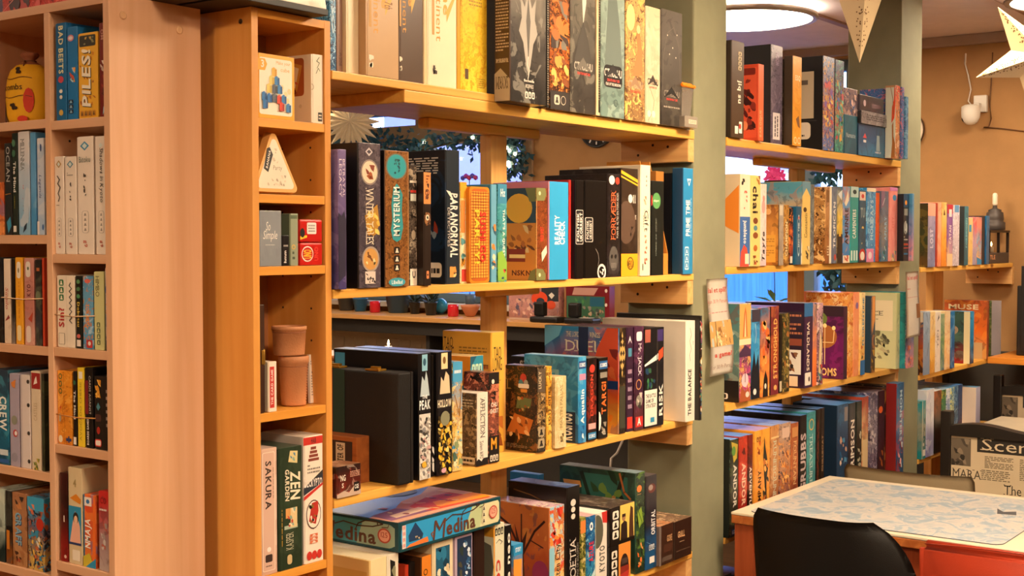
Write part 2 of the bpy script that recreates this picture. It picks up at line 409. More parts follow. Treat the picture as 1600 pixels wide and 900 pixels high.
# thin glazing: clear with a fresnel sheen
pane_m, _n, _l, _b = newmat('window_pane'); _n.remove(_b); _o = _n['Material Output']
_t = _n.new('ShaderNodeBsdfTransparent'); _g = _n.new('ShaderNodeBsdfGlossy'); _g.inputs['Roughness'].default_value = .03
_f = _n.new('ShaderNodeFresnel'); _f.inputs[0].default_value = 1.45; _m = _n.new('ShaderNodeMixShader')
_l.new(_f.outputs[0], _m.inputs[0]); _l.new(_t.outputs[0], _m.inputs[1]); _l.new(_g.outputs[0], _m.inputs[2]); _l.new(_m.outputs[0], _o.inputs[0])
framem = plain('5b6f7c', .5, name='window_frame_paint'); sillm = plain('c9c2b4', .5, name='sill_paint')
def window(n, w, mull, trans, inner):
    y0, y1, z0, z1 = w; root = bpy.data.objects.new('window_%d' % n, None); COL.objects.link(root); root['kind'] = 'structure'
    root.location = (X1R, (y0+y1)/2, z0); off = Vector((-X1R, -(y0+y1)/2, -z0))
    def part(nm, boxes, m, bev=.004):
        b = bmesh.new()
        for a, c in boxes: boxv(b, tuple(Vector(a)+off), tuple(Vector(c)+off), 0, bev)
        return fin(nm, b, m, root)
    xs = (X1R+.06, X1R+.13); t = .06
    bx = [((xs[0], y0, z0), (xs[1], y0+t, z1)), ((xs[0], y1-t, z0), (xs[1], y1, z1)), ((xs[0], y0+t, z0), (xs[1], y1-t, z0+t)), ((xs[0], y0+t, z1-t), (xs[1], y1-t, z1))]
    part('window_frame', bx, framem)
    part('window_casing', [((X1R-.02, y0-.08, z0-.03), (X1R-.001, y0, z1+.05)), ((X1R-.02, y1, z0-.03), (X1R-.001, y1+.08, z1+.05))], plain('a98e6c', .6, name='casing_paint'))
    part('mullion', [((xs[0]-.02, m-.06, z0+t), (xs[1], m+.06, z1-t)) for m in mull], inner)
    if trans: part('transom', [((xs[0]-.03, y0+t, a), (xs[1], y1-t, b)) for a, b in trans], inner)
    part('window_pane', [((X1R+.09, y0+t, z0+t), (X1R+.095, y1-t, z1-t))], pane_m, 0)
    part('window_sill', [((X1R-.09, y0-.06, z0-.035), (X1R+.06, y1+.06, z0))], sillm)
window(1, WA, [5.72, 6.75], [(2.22, 2.36)], plain('8b7455', .6, name='mullion_paint'))
window(2, WB, [2.975], [], framem)

# ---------------------------------------------------------------- green pillars
pillm = plain('87866a', .75, bump=.3, bscale=14, vary=.1, name='grey_green_pillar_paint')
for n, (a, b) in enumerate(((3.399, 3.606), (5.106, 5.345)), 1):
    bm = bmesh.new(); boxv(bm, (a, 1.834, 0), (b, 2.055, CEIL), 0, .006); struct(fin('pillar_%d' % n, bm, pillm))

# ---------------------------------------------------------------- plank shelving between the pillars
pine = wood('pine_board', 'f2bc5c', 'e2a444', 'x', .42, True)
pinez = wood('pine_post', 'dfaa62', 'cc924c', 'z', .5, True)
piney = wood('pine_cleat', 'e4b676', 'd09a5c', 'y', .5, True)
def shelving(label, boards, posts, cleats, blocks, x0):
    root = thing('plank_shelving', label, 'shelving', (x0, 1.83, 0), 0, 'plank shelving between the pillars')
    o = Vector((-x0, -1.83, 0))
    def q(nm, a, b, m, bev=.0025):
        bm = bmesh.new(); boxv(bm, tuple(Vector(a)+o), tuple(Vector(b)+o), 0, bev); return fin(nm, bm, m, root)
    for a, b, zt, th, d in boards: q('shelf_board', (a, 1.83, zt-th), (b, 1.83+d, zt), pine)
    for a, b, z0, z1, y0 in posts: q('post', (a, y0, z0), (b, y0+.036, z1), pinez)
    for x, z1, hh in cleats:
        c = q('cleat', (x-.034, 1.832, z1-hh), (x, 2.06, z1), piney)
        for yy, zz in ((1.90, .3), (2.0, .62), (1.95, .2)):
            bm = bmesh.new(); lathe(bm, [(.0042, 0), (.003, .0015)], 10)
            bmesh.ops.transform(bm, matrix=Matrix.Translation((x-.034-x0, yy-1.83, z1-hh*zz)) @ Matrix.Rotation(rad(-90), 4, 'Y'), verts=bm.verts)
            fin('screw', bm, plain('3a2a1c', .4, .7), c)
    for a, b, z1, y0 in blocks: q('bearer', (a, y0, z1-.026), (b, y0+.036, z1), pine, .006)
    return root
xj = onY(778, 148, 1.83).x; xk = onY(745, 160, 1.83).x
shelving('pine plank shelving of the front bay, before the first green pillar',
  [(1.897, xj, 1.925, .018, .25), (xk-.25, 3.398, 1.9068, .027, .25), (1.897, 3.398, 1.49, .019, .25), (1.897, 3.398, 1.07, .02, .25), (1.897, 3.398, .675, .02, .27), (1.897, 3.398, .27, .02, .27)],
  [(2.644, 2.711, 1.4902, 1.853, 2.0), (2.644, 2.711, 1.0702, 1.4448, 2.0), (2.644, 2.711, .6752, 1.0238, 2.0), (2.644, 2.711, .2702, .67, 2.0), (2.644, 2.711, 0, .25, 2.0),
   (1.90, 1.94, 1.4902, 1.9068, 2.03), (1.90, 1.94, 1.0702, 1.471, 2.03), (1.90, 1.94, 0.6752, 1.05, 2.03), (1.90, 1.94, 0.2702, .67, 2.03), (1.90, 1.94, 0, .25, 2.03)],
  [(3.3985, 1.8795, .066), (3.3985, 1.4708, .07), (3.3985, 1.0498, .06), (3.3985, .6548, .07), (3.3985, .2498, .07)],
  [(2.40, 2.86, 1.8796, 2.0), (2.62, 2.86, 1.4708, 2.0), (2.62, 2.86, 1.0498, 2.0)], 1.897)
shelving('pine plank shelving of the middle bay between the two green pillars',
  [(3.607, 5.105, 1.90, .026, .25), (3.607, 5.105, 1.505, .022, .25), (3.607, 5.105, 1.085, .022, .25), (3.607, 5.105, .675, .02, .27), (3.607, 5.105, .27, .02, .27)],
  [(4.50, 4.57, 1.5052, 1.848, 2.0), (4.50, 4.57, 1.0852, 1.4828, 2.0), (4.46, 4.56, .6752, 1.0628, 2.0), (4.50, 4.57, .2702, .67, 2.0), (4.50, 4.57, 0, .25, 2.0)],
  [(5.1055, 1.8738, .075), (5.1055, 1.4828, .07), (5.1055, 1.0628, .07), (5.1055, .6548, .07), (5.1055, .2498, .07)],
  [(4.2, 4.86, 1.8739, 2.0)], 3.607)
shelving('pine plank shelving of the end bay, beyond the second green pillar',
  [(5.346, 6.69, 1.474, .02, .25), (5.346, 6.3, 1.028, .02, .25), (5.346, 6.69, .68, .02, .27), (5.346, 6.69, .27, .02, .27)],
  [(6.02, 6.16, 1.0282, 1.4538, 2.0), (6.02, 6.16, .6802, 1.0078, 2.0), (6.02, 6.16, .2702, .66, 2.0), (6.02, 6.16, 0, .25, 2.0)],
  [(6.72, 1.4538, .085), (6.72, .6598, .07), (6.72, .2498, .07)], [], 5.346)

# ---------------------------------------------------------------- the pale double bookcase and the narrow birch tower
def carcase(name, label, cat, root_loc, rotz, w, d, h, cols, shelves, t, mats, chamfer=False, holes=True, toekick=.06):
    """cols: x positions of uprights (left edges); shelves: per column list of z tops"""
    root = thing(name, label, cat, root_loc, rotz)
    mz, mx = mats
    for i, x in enumerate(cols):
        last = i in (0, len(cols)-1)
        hh = h if last else h-t
        p = mbox('side_panel' if last else 'divider', (x, 0, 0 if last else toekick), (x+t, d, hh), mz, root, .0008)
    for i in range(len(cols)-1):
        a, b = cols[i]+t, cols[i+1]
        for z in shelves[i]: mbox('shelf', (a+.0004, .001, z-t), (b-.0004, d-.006, z), mx, root, .0008)
        mbox('plinth', (a, .02, 0), (b, .035, toekick), mx, root, .0008)
        if holes:
            bm = bmesh.new()
            for zz in [h-.12-.064*k for k in range(int((h-.3)/.064))]:
                for yy in (.04, d-.05):
                    for xx, s in ((a, 1), (b, -1)):
                        ring = [bm.verts.new((xx+s*.0004, yy+.0025*math.cos(k*math.pi/3), zz+.0025*math.sin(k*math.pi/3))) for k in range(6)]
                        bm.faces.new(ring)
            fin('shelf_pin_holes', bm, plain('2c180c', .9), root)['kind'] = 'stuff'
    mbox('top_panel', (cols[0]+t, 0, h-t), (cols[-1], d, h-.0005), mx, root, .0008)
    mbox('back_panel', (cols[0]+t, d-.005, toekick), (cols[-1], d-.001, h-t), plain('9c6238', .7, name='back_board'), root, 0)
    return root
peach_z = wood('pale_beech_veneer', 'e0b28c', 'd6a47c', 'z', .5, scale=.7); peach_x = wood('pale_beech_shelf', 'dcae88', 'd2a078', 'x', .5, scale=.7)
# front faces -X: local x runs towards -Y
YW = 1.93
ya = onX(77, 374, 1.445).y; t_ = .0165
Wd = 2.40-YW
dv = 2.40-ya-t_/2
SHL = [1.811, 1.598, 1.391, 1.156, .965, .72, .45]; SHR = [1.806, 1.563, 1.392, 1.213, .995, .76, .45]
wb = carcase('double_bookcase', 'pale beech double column bookcase in front of the plank shelving', 'bookcase', (1.445, 2.40, 0), -math.pi/2, Wd, .205, 2.02, [0, dv, Wd-t_], [SHL, SHR], t_, (peach_z, peach_x))
for k, (dx, zz) in enumerate(((.03, 1.985), (.155, 1.975))):
    bm = bmesh.new(); lathe(bm, [(.0075, 0), (.0075, .0015), (.005, .0025)], 16)
    bmesh.ops.transform(bm, matrix=Matrix.Translation((Wd, dx, zz)) @ Matrix.Rotation(rad(90), 4, 'Y'), verts=bm.verts)
    fin('cover_cap', bm, plain('d9ac80', .5), wb)
birch_z = wood('birch_veneer', 'e0a050', 'd4903e', 'z', .45, scale=.7); birch_x = wood('birch_shelf', 'e8a444', 'da9234', 'x', .45, scale=.7)
XB = onY(395, 374, 1.83).x; XE = onY(518, 374, 1.83).x
bt = carcase('narrow_tower_shelf', 'narrow orange birch tower shelf standing beside the pale double bookcase', 'bookcase', (XB, 1.83, 0), 0, XE-XB, .17, 2.02,
   [0, XE-XB-.017], [[1.817, 1.675, 1.5386, 1.262, .952, .70, .42]], .0165, (birch_z, birch_x))
bm = bmesh.new(); lathe(bm, [(.005, 0), (.005, .001), (.002, .001), (.002, .0002)], 16)
bmesh.ops.transform(bm, matrix=Matrix.Translation((0, .028, 1.995)) @ Matrix.Rotation(rad(-90), 4, 'Y'), verts=bm.verts)
fin('screw', bm, plain('6a5a48', .35, .8), bt)

# ---------------------------------------------------------------- ceiling lamps: a seen pair, plus added fill lamps out of frame
lampm = glow('lamp_diffuser', (1, .86, .66), 9.0)
for i, (x, y, pw) in enumerate(LAMPS):
    t = thing('ceiling_lamp', ['round flush ceiling lamp above the middle bay', 'round flush ceiling lamp beside the white star lantern at the frame edge'][i] if i < 2 else 'round flush ceiling lamp further inside the room', 'lamp', (x, y, CEIL), 0, 'round ceiling lamps')
    bm = bmesh.new(); lathe(bm, [(.19, -.001), (.19, -.03)], 40); fin('lamp_base', bm, plain('d8d0c4', .6), t)
    bm = bmesh.new(); lathe(bm, [(.30, -.052), (.322, -.052), (.325, -.045), (.322, -.030), (.31, -.028), (.30, -.032), (.30, -.052)], 64, cap=False); fin('lamp_rim', bm, plain('a39482', .5), t)
    bm = bmesh.new(); lathe(bm, [(.0, -.058), (.15, -.057), (.299, -.050), (.299, -.038), (.0, -.036)], 48, cap=False); fin('diffuser', bm, lampm, t, smooth=True)
    bm = bmesh.new(); lathe(bm, [(.288, -.028), (.298, -.028), (.298, -.034), (.288, -.034), (.288, -.028)], 48, cap=False); fin('halo_ring', bm, glow('halo_light', (1, .9, .78), 26), t)
    ld = bpy.data.lights.new('lamp_light', 'AREA'); ld.shape = 'DISK'; ld.size = .58; ld.energy = pw; ld.color = WARM
    lo = bpy.data.objects.new('lamp_light', ld); COL.objects.link(lo); lo.parent = t; lo.location = (0, 0, -.07)

# ================================================================ GAME BOXES
# ---- front bay, top shelf
A1 = Row(1.83, 1.9252, ', front bay top shelf', 'game boxes on the front bay top shelf', .24, 1.9, 3.395)
LOGO7 = lambda a, u0, v0: [('t', 'the', u0+.08, v0+.17, u0+.30, v0+.40, -90, 'e8a83c'), ('t', 'continent', u0-.16, v0-.02, u0+.02, v0+.46, -90, 'd99a34', 's'),
   ('p', [(u0+.2, v0+.36), (u0+.55, v0+.40), (u0+.56, v0+.30), (u0+.50, v0+.30), (u0+.2, v0+.12), (u0+.2, v0+.2), (u0+.44, v0+.31), (u0+.2, v0+.29)], 'eab14a'), ('r', u0-.3, v0+.02, u0-.22, v0+.42, 'c99a50')]
A1.b(516, 526, -95, 'blue box with pale blue swirls', '2a6f9c,3f8fc0,2b5f8c,a8d4ec,173a5c|30', pr=[('w_', [(.2, .5), (.6, .42), (.8, .34), (.5, .3), (.3, .36), (.5, .44)], .002, 'bfe2f2'), ('w_', [(.1, .44), (.5, .34), (.9, .26), (.6, .18)], .002, '9fd0ea')], ins=.03)
A1.b(527, 536, -92, 'thin taupe box with small dark print', '9c7a68', pr=[('x', .3, .06, .8, .3, 4, '5a4038', True)], ins=.03)
A1.b(536, 561, -90, 'cream white blank spined box with a dark lower rim', 'f0dcb4', pr=[('r', 0, .0, 1, .006, '3a2418')], ins=.02)
A1.b(562, 623.5, -105, 'wide tan box with gold logo lettering', 'c8a478', pr=LOGO7(0, .38, .33)+[('t', 'the 7th', .55, .5, .8, .62, -90, '8a5a20'), ('n', .08, .06, .24, .15, 'f4e6cc', 3, 4, .5)], ins=.0)
A1.b(624, 661, -100, 'dark brown box with gold logo lettering', '5a4638', pr=LOGO7(0, .3, .36)+[('n', .0, .07, .12, .17, 'f4e6cc', 3, 4, .5)])
A1.b(662, 667.5, -96, 'thin cream box between the dark brown and the white box', 'e6cf9e')
A1.b(668, 713.5, -98, 'white box with gold logo lettering and dark leaf mark', 'f4e8c6', pr=LOGO7(0, .45, .33)+[('n', .13, .08, .32, .18, '3a2c1c', 5, 9, .35)])
A1.b(714, 719.5, -92, 'thin ochre yellow box', 'd9a22c')
A1.b(720, 761, -92, 'bright yellow box with faint clouds of amber', 'f2cf30,eec428,f4d84a,e0a820,e8b820|16', pr=[('x', .3, .58, .8, .74, 7, 'b08a20'), ('r', .15, .08, .28, .15, '5a3a10'), ('x', .62, .03, .9, .1, 5, 'b08a20')])
A1.z = 1.9072; A1.done.append((1.9, xj, 1.83, 2.08, 1.9, 1.925))
A1.b(796.5, 853, -60, 'big grey black box with a silver pointed crest', '8a8478,4a4642,2c2a28,a8a498,1c1a1a|9', cover='4a3328',
   pr=[('p', [(.5, .84), (.60, .70), (.72, .78), (.68, .62), (.76, .52), (.64, .44), (.56, .28), (.5, .2), (.44, .28), (.36, .44), (.24, .52), (.32, .62), (.28, .78), (.40, .70)], 'a8a296'),
       ('p', [(.5, .78), (.56, .6), (.5, .3), (.44, .6)], '5a5650'), ('w_', [(.5, .34), (.47, .28), (.53, .24), (.49, .18)], .003, 'c8c2b4'), ('t', 'Bethesda', .38, .155, .66, .175, 0, 'e8e2d4'), ('t', 'MODIPHIUS', .42, .11, .64, .14, 0, 'c8c2b4'), ('ic', .4, .035, .68, .085, 3, 'd8d2c4', '2a2826', False)],
   cv=[('x', .08, .36, .92, .95, 26, 'c8b49a'), ('o', .5, .7, .46, '8a7460', .02, .02), ('t', 'THE ADVENTURE GAME', .1, .28, .9, .31, 180, 'e8dcc8'), ('p', [(0, 0), (1, 0), (1, .16), (.7, .2), (.4, .24), (0, .2)], 'b8ac98'), ('t', 'SKYRIM', .1, .09, .9, .18, 180, '3a2c22', 's')], ins=-.045, d=.27)
A1.b(854.5, 858, -60, 'thin box with a comb of dark edges', '2a2420', pr=[('x', .1, .02, .9, .98, 60, 'a89880')], ins=-.02)
A1.b(859, 890, -60, 'box with a tavern scene of orange candles', '6a4026,b05a24,3a2218,e08a3c,22140e|26', pr=[('n', .05, .42, .95, .75, 'b06a30,3c2a22,7a7468,d07a34', 14, 3, .22), ('n', .05, .16, .95, .42, 'e09a44,f0b860,8a4a1c', 16, 5, .16), ('r', .05, .74, .42, .84, 'c0803c'), ('r', 0, 0, 1, .13, '2c2420'), ('ic', .2, .03, .48, .11, 1, 'cfc4b0', '2c2420'), ('o', .66, .07, .13, 'cfc4b0')], ins=-.01)
CT = lambda c, y, lw='9a9486': [('t', 'CTHULHU', .14, y, .88, y+.055, 0, lw), ('p', [(.14, y-.01), (.5, y+.09), (.86, y-.01), (.5, y+.03)], c), ('t', 'DEATH MAY DIE', .26, y-.03, .78, y-.012, 0, 'd8453a')]
A1.b(891, 930, -60, 'stone grey box with red subtitle and a pale light cone', '787468,4c4842,3c3834,9a9484,2c2926|8', pr=[('p', [(.5, .6), (.62, .75), (.6, 1), (.48, 1), (.46, .75)], 'd8d4c4'), ('p', [(.1, .3), (.3, .5), (.5, .62), (.7, .5), (.9, .3)], '45413b')]+CT('6a655c', .29, 'b0aa9c'), ins=-.012)
A1.b(931, 937.5, -55, 'narrow box of pale and black edges beside the teal box', 'e0c49c', pr=[('r', .55, .02, .95, .98, '1a1614'), ('x', .55, .1, .95, .9, 50, '8a7a64')], ins=-.015)
A1.b(938.5, 975.5, -55, 'grey teal box with a black logo plate', '9ab0a4,7a8c84,6f8880,a8bcb0,4c5a56|8', pr=[('p', [(.15, .34), (.3, .8), (.45, .92), (.62, .86), (.8, .6), (.9, .34)], '66746e'), ('rr', .12, .2, .9, .35, '1c1a1a')]+CT('2a2828', .27, 'c8c2b6')+[('t', 'FEAR OF THE UNKNOWN', .2, .212, .84, .232, 0, 'd8d2c4'), ('o', .62, .1, .08, '14303a')], ins=-.014)
A1.b(977, 1007, -45, 'golden brown box with a figure painting', 'd0a468,b88a54,8a6a44,f0c06a,6a4a30|11', pr=[('e', .25, .7, .22, 'f6d488', .09), ('p', [(.35, .3), (.9, .32), (.85, .5), (.72, .62), (.55, .6), (.6, .48)], 'c87a48'), ('e', .66, .63, .1, 'e8c08c', .03)]+CT('9a7a5c', .22, 'b09a80'), ins=-.012)
A1.b(1008, 1031, 8, 'beige box with a dark spidery logo', 'd8c2a0,c8b494,d0bc9c,e4d2b4,b8a284|7', pr=CT('3a302a', .33, '2c2622')+[('w_', [(.3, .3), (.6, .2), (.5, .1), (.2, .02)], .0014, '6a5c4c'), ('e', .25, .08, .12, 'ece0c8'), ('e', .55, .08, .12, 'ece0c8')], ins=-.012)
A1.b(1032, 1065, 12, 'smoky dark box with red subtitle and tiny stars', '5a544c,4a453f,38342f,5f594f,2a2724|7', pr=[('w_', [(.08, .3), (.12, .6), (.3, .8), (.6, .86), (.85, .7), (.92, .4)], .0012, '7a7468'), ('e', .3, .78, .02, 'e8e0cc'), ('e', .55, .68, .02, 'e8e0cc'), ('e', .75, .8, .02, 'e8e0cc'), ('e', .4, .62, .02, 'e8e0cc'), ('e', .7, .6, .02, 'e8e0cc')]+CT('18140f', .25, '8c8578')+[('t', 'BLACK GOAT OF THE WOODS', .14, .155, .9, .168, 0, 'cfc6b4')], ins=-.012)

# clear plastic tub with an orange lid on a grey card box, at the pillar
p0 = onY(1070, 190, 1.80); p1 = onY(1105, 200, 1.80)
tb = gbox((p0.x+.001, 1.80, 1.9072), 0, .075, .13, .032, '8a8074', pr=[('r', .28, .35, .9, .7, 'd8ccb4'), ('x', .3, .4, .88, .65, 2, '8a7a64')], label='flat grey card box under the clear tub on the front bay top shelf', name='small_card_box', cat='card box')
ct = thing('plastic_tub', 'clear plastic tub with orange lid at the pillar end of the top shelf', 'tub', (p0.x+.047, 1.868, 1.9395))
bm = bmesh.new(); tub_m = plain('d8d0c4', .15, name='clear_plastic'); tub_m.node_tree.nodes['Principled BSDF'].inputs['Transmission Weight'].default_value = .75
def taper(bm, a, b, z0, z1, th=0):
    q = [(-1, -1), (1, -1), (1, 1), (-1, 1)]
    v0 = [bm.verts.new((x*a[0], y*a[1], z0)) for x, y in q]; v1 = [bm.verts.new((x*b[0], y*b[1], z1)) for x, y in q]
    fs = [bm.faces.new((v0[i], v0[(i+1) % 4], v1[(i+1) % 4], v1[i])) for i in range(4)]; fs += [bm.faces.new(v0[::-1]), bm.faces.new(v1)]
    return fs
taper(bm, (.029, .045), (.036, .052), .0, .085); bmesh.ops.bevel(bm, geom=bm.edges[:], offset=.003, segments=2, affect='EDGES'); fin('tub', bm, tub_m, ct)
bm = bmesh.new(); taper(bm, (.040, .056), (.041, .057), .083, .092); taper(bm, (.033, .05), (.032, .048), .092, .097); bmesh.ops.bevel(bm, geom=bm.edges[:], offset=.002, segments=2, affect='EDGES'); fin('tub_lid', bm, plain('f08a1e', .4), ct)

# ---- front bay, second shelf
A2 = Row(1.83, 1.4902, ', front bay second shelf', 'game boxes on the front bay second shelf', .20, 1.9, 3.395)
A2.b(519, 541.5, 232, 'violet dusk box with pale spaced letters', '7a6a9a,6a5a8a,4a4278,8a7aa8,3a3258|8', pr=[('t', 'BETRAYAL', .56, .66, .84, .93, -90, 'e8dce8', 'r'), ('t', 'LEGACY', .1, .66, .45, .93, -90, 'e8dce8', 'r'), ('p', [(.0, .05), (.9, .1), (.95, .5), (.7, .56), (.4, .52), (.0, .55)], '2c2640')], ins=-.012)
A2.b(558.5, 595, 222, 'purple grey box with round portraits and torn gold lettering', '5a5058,4a424c,544a54,6a5f66,38323c|22', cover='15110f',
   pr=[('p', [(.5, .97), (.66, .94), (.5, .91), (.34, .94)], 'c8c0c0'), ('p', [(.5, .955), (.6, .94), (.5, .925), (.4, .94)], '4a424c'), ('e', .52, .80, .38, '9a8a80'), ('e', .52, .80, .33, 'e6d2b4'), ('n', .3, .75, .75, .85, '8a3c22,b05a30', 6, 3, .25),
       ('p', [(.3, .5), (.85, .58), (.95, .44), (.7, .36), (.4, .38)], 'b8862c'), ('n', .35, .36, .95, .56, 'e8b840,c89030,f0d068', 12, 5, .14), ('t', 'WINTER TALES', .34, .3, .68, .69, -90, 'e8dcc4', 's'), ('e', .55, .2, .38, 'a89a8c'), ('e', .55, .2, .32, 'd09a50'), ('n', .3, .15, .8, .25, '7a4a20,f0d8a0', 6, 8, .2), ('r', .3, .03, .75, .115, 'd8ccc0'), ('n', .3, .03, .75, .115, '2a2020', 12, 9, .12)],
   cv=[('n', .0, .3, .6, .55, '4a3420,6a5030', 4, 3, .2), ('rr', .03, .02, .25, .12, '5a5450')], ins=-.005)
A2.b(600, 639, 234, 'brown wood grain box with a turquoise oval', '8a5a2c,7a4c22,8f5e30,5a3618,a4703a|40', cover='100c0a',
   pr=[('r', 0, 0, .04, 1, '4a2c14'), ('r', .95, 0, 1, 1, 'a87a44'), ('e', .5, .885, .43, '6a8078', .095), ('e', .5, .885, .38, '1fa0a8', .086), ('n', .36, .83, .64, .94, '0c4a58,0f5a60', 9, 2, .2),
       ('p', [(.34, .35), (.5, .33), (.66, .35), (.76, .44), (.7, .56), (.74, .68), (.6, .74), (.5, .76), (.36, .72), (.28, .6), (.32, .5), (.26, .42)], '2a98a0'), ('t', 'MYSTERIUM', .38, .37, .64, .73, 90, '0f2c34'), ('t', 'MYSTERIUM', .36, .375, .62, .735, 90, 'dff2ea'), ('ic', .38, .11, .62, .30, 3, '1a120c', 'e8dcc4'), ('e', .5, .035, .34, '38a0b4', .032), ('t', 'Libellud', .28, .02, .72, .05, 0, 'eaf6f4')], ins=-.005)
A2.b(640, 651.5, 257, 'narrow dark box with flag mark and white foot panel', '3a302a,6a5c50,2a221e,b8a890,1a1412|20', pr=[('r', 0, .85, 1, .87, 'f0e4d0'), ('r', .1, .77, .9, .79, 'd23a2a'), ('r', .1, .7, .9, .76, 'dfe4d4'), ('e', .5, .42, .3, 'b8a890', .04), ('r', .02, 0, .98, .14, 'f0e6d4'), ('t', 'C', .3, .06, .8, .12, 90, '4a4038')])
A2.b(652.5, 673.5, 268, 'slim brown black box with an orange band and an eye emblem', '2c211c', pr=[('r', .02, .72, .98, 1, 'e0924c'), ('n', .25, .76, .75, .9, '4a2614,7a3c1c', 10, 3, .2), ('o', .5, .82, .3, '5a3018', .3), ('x', .35, .9, .8, .98, 3, '7a3c1c'), ('e', .5, .60, .46, '6a3c1c'), ('n', .1, .52, .9, .68, 'a87444,8a5a30,3a2214', 16, 7, .16), ('e', .5, .6, .26, 'eadcc0'), ('e', .5, .6, .12, '2a3a34'), ('rr', .34, .06, .68, .13, 'd88a54'), ('e', .5, .095, .09, '2c211c')], ins=-.006)
A2.b(695.5, 718, 233.5, 'dark petrol box with white slanted lettering and a lion head', '25303a', cover='1b1d24,15202e,101c2c,1f3c5c,0c0e14|6',
   pr=[('t', 'PARANORMAL', .34, .2, .88, .68, -90, 'f2ece0', 'b', .1), ('p', [(.05, .70), (.3, .66), (.7, .6), (.35, .69)], 'f2ece0'), ('t', 'DETECTIVES', .16, .28, .32, .57, -90, 'd8d0c4', 'r'), ('n', .3, .05, .8, .13, 'e8a04c,f2c880,e8a04c', 6, 5, .4)],
   cv=[('x', .1, .82, .9, .95, 7, 'd8d0c4'), ('x', .1, .74, .5, .78, 2, 'c8c0b4'), ('n', .45, .2, .98, .65, '1f4a7a,a83c20,2c5a8c,8c9ca8', 10, 4, .16), ('rr', .6, .05, .95, .16, 'ece4d4'), ('x', .63, .06, .92, .14, 1, '2a2a2a'), ('x', .1, .1, .5, .2, 4, '8890a0')])
A2.b(719, 729.5, 284, 'narrow yellow and white box with a red foot', 'f2b83c,f0dcae,f0dcae,e8cfa0,f4e6c4|12', pr=[('r', .0, .84, 1, 1, 'f0a828'), ('rr', .1, .5, .7, .82, 'e88a3c'), ('r', .2, .02, .9, .14, 'c83a2a'), ('n', .1, .15, .9, .45, 'd8942c,5a9a9c', 6, 4, .3)])
A2.done.append((onY(733,360,1.832).x-.001, onY(765,360,1.832).x+.001, 1.832, 1.944, A2.z, 1.7))
# slim rounded tin with basket weave print
def tin():
    Y = 1.832; a = onY(733, 360, Y); b = onY(765, 360, Y); w = b.x-a.x-.002; h = onY(733, 291, Y).z-A2.z; d = .11
    t = thing('game_tin', 'rounded orange woven print tin with red and yellow lettering, front bay second shelf', 'tin', (a.x+.001, Y, A2.z), 0, A2.group)
    def body(nm, y0, y1, ex, m):
        bm = bmesh.new(); R = .009+ex; rings = []
        for y in (y0, y1):
            ring = []
            for cx, cz, st in ((w-R+ex, R-ex, -90), (w-R+ex, h-R+ex, 0), (R-ex, h-R+ex, 90), (R-ex, R-ex, 180)):
                for k in range(6):
                    q = rad(st+k*18); ring.append(bm.verts.new((cx+R*math.cos(q), y, cz+R*math.sin(q))))
            rings.append(ring)
        n = len(rings[0])
        for i in range(n): bm.faces.new((rings[0][i], rings[0][(i+1) % n], rings[1][(i+1) % n], rings[1][i]))
        bm.faces.new(rings[0][::-1]); bm.faces.new(rings[1]); bmesh.ops.recalc_face_normals(bm, faces=bm.faces); return fin(nm, bm, m, t)
    body('tin_body', .004, d, -.001, plain('a8742c', .3, .6)); body('tin_lid', 0, .02, 0, plain('e0902c', .3, .1))
    P = [('rr', .04, .02, .96, .98, 'c8621c')]
    for i in range(7): P.append(('r', .08+i*.125, .05, .08+i*.125+.085, .95, 'f0ab3c')); 
    for i in range(30): P.append(('r', .06, .05+i*.0305, .94, .05+i*.0305+.006, '9a4a14'))
    P += [('t', 'SUSHI GO', .48, .22, .78, .74, -90, 'd8281c'), ('t', 'PARTY!', .22, .2, .46, .76, -90, 'f6d23c')]
    P = [q for q in P]; face_print('lid_print', t, 'spine', w, d, h, P)
tin()
A2.b(766.5, 776, 288, 'slim pale blue box behind the woven tin', '6fb0cc', cover='3f86a8', pr=[('n', .1, .1, .9, .6, 'f0dcb0,d88a3c,2a5a70', 8, 3, .2)], ins=.004)
A2.b(777.5, 792, 287, 'teal and green box with white question lettering', '3c94a8,4aa0a0,7ab040,5fb0b8,2c6a6a|10', pr=[('r', 0, .8, 1, 1, '3a8cb0'), ('t', "THAT'S A QUESTION!", .5, .14, .8, .74, -90, 'f4f4e8'), ('p', [(0, .02), (1, .02), (1, .2), (.5, .32), (0, .3)], '8cbc44'), ('n', .4, .03, .9, .13, '2a4a6a,d0523c', 3, 2, .4), ('t', 'Hz', .3, .87, .8, .95, 0, 'f4f4e8')], ins=.002, d=.12)
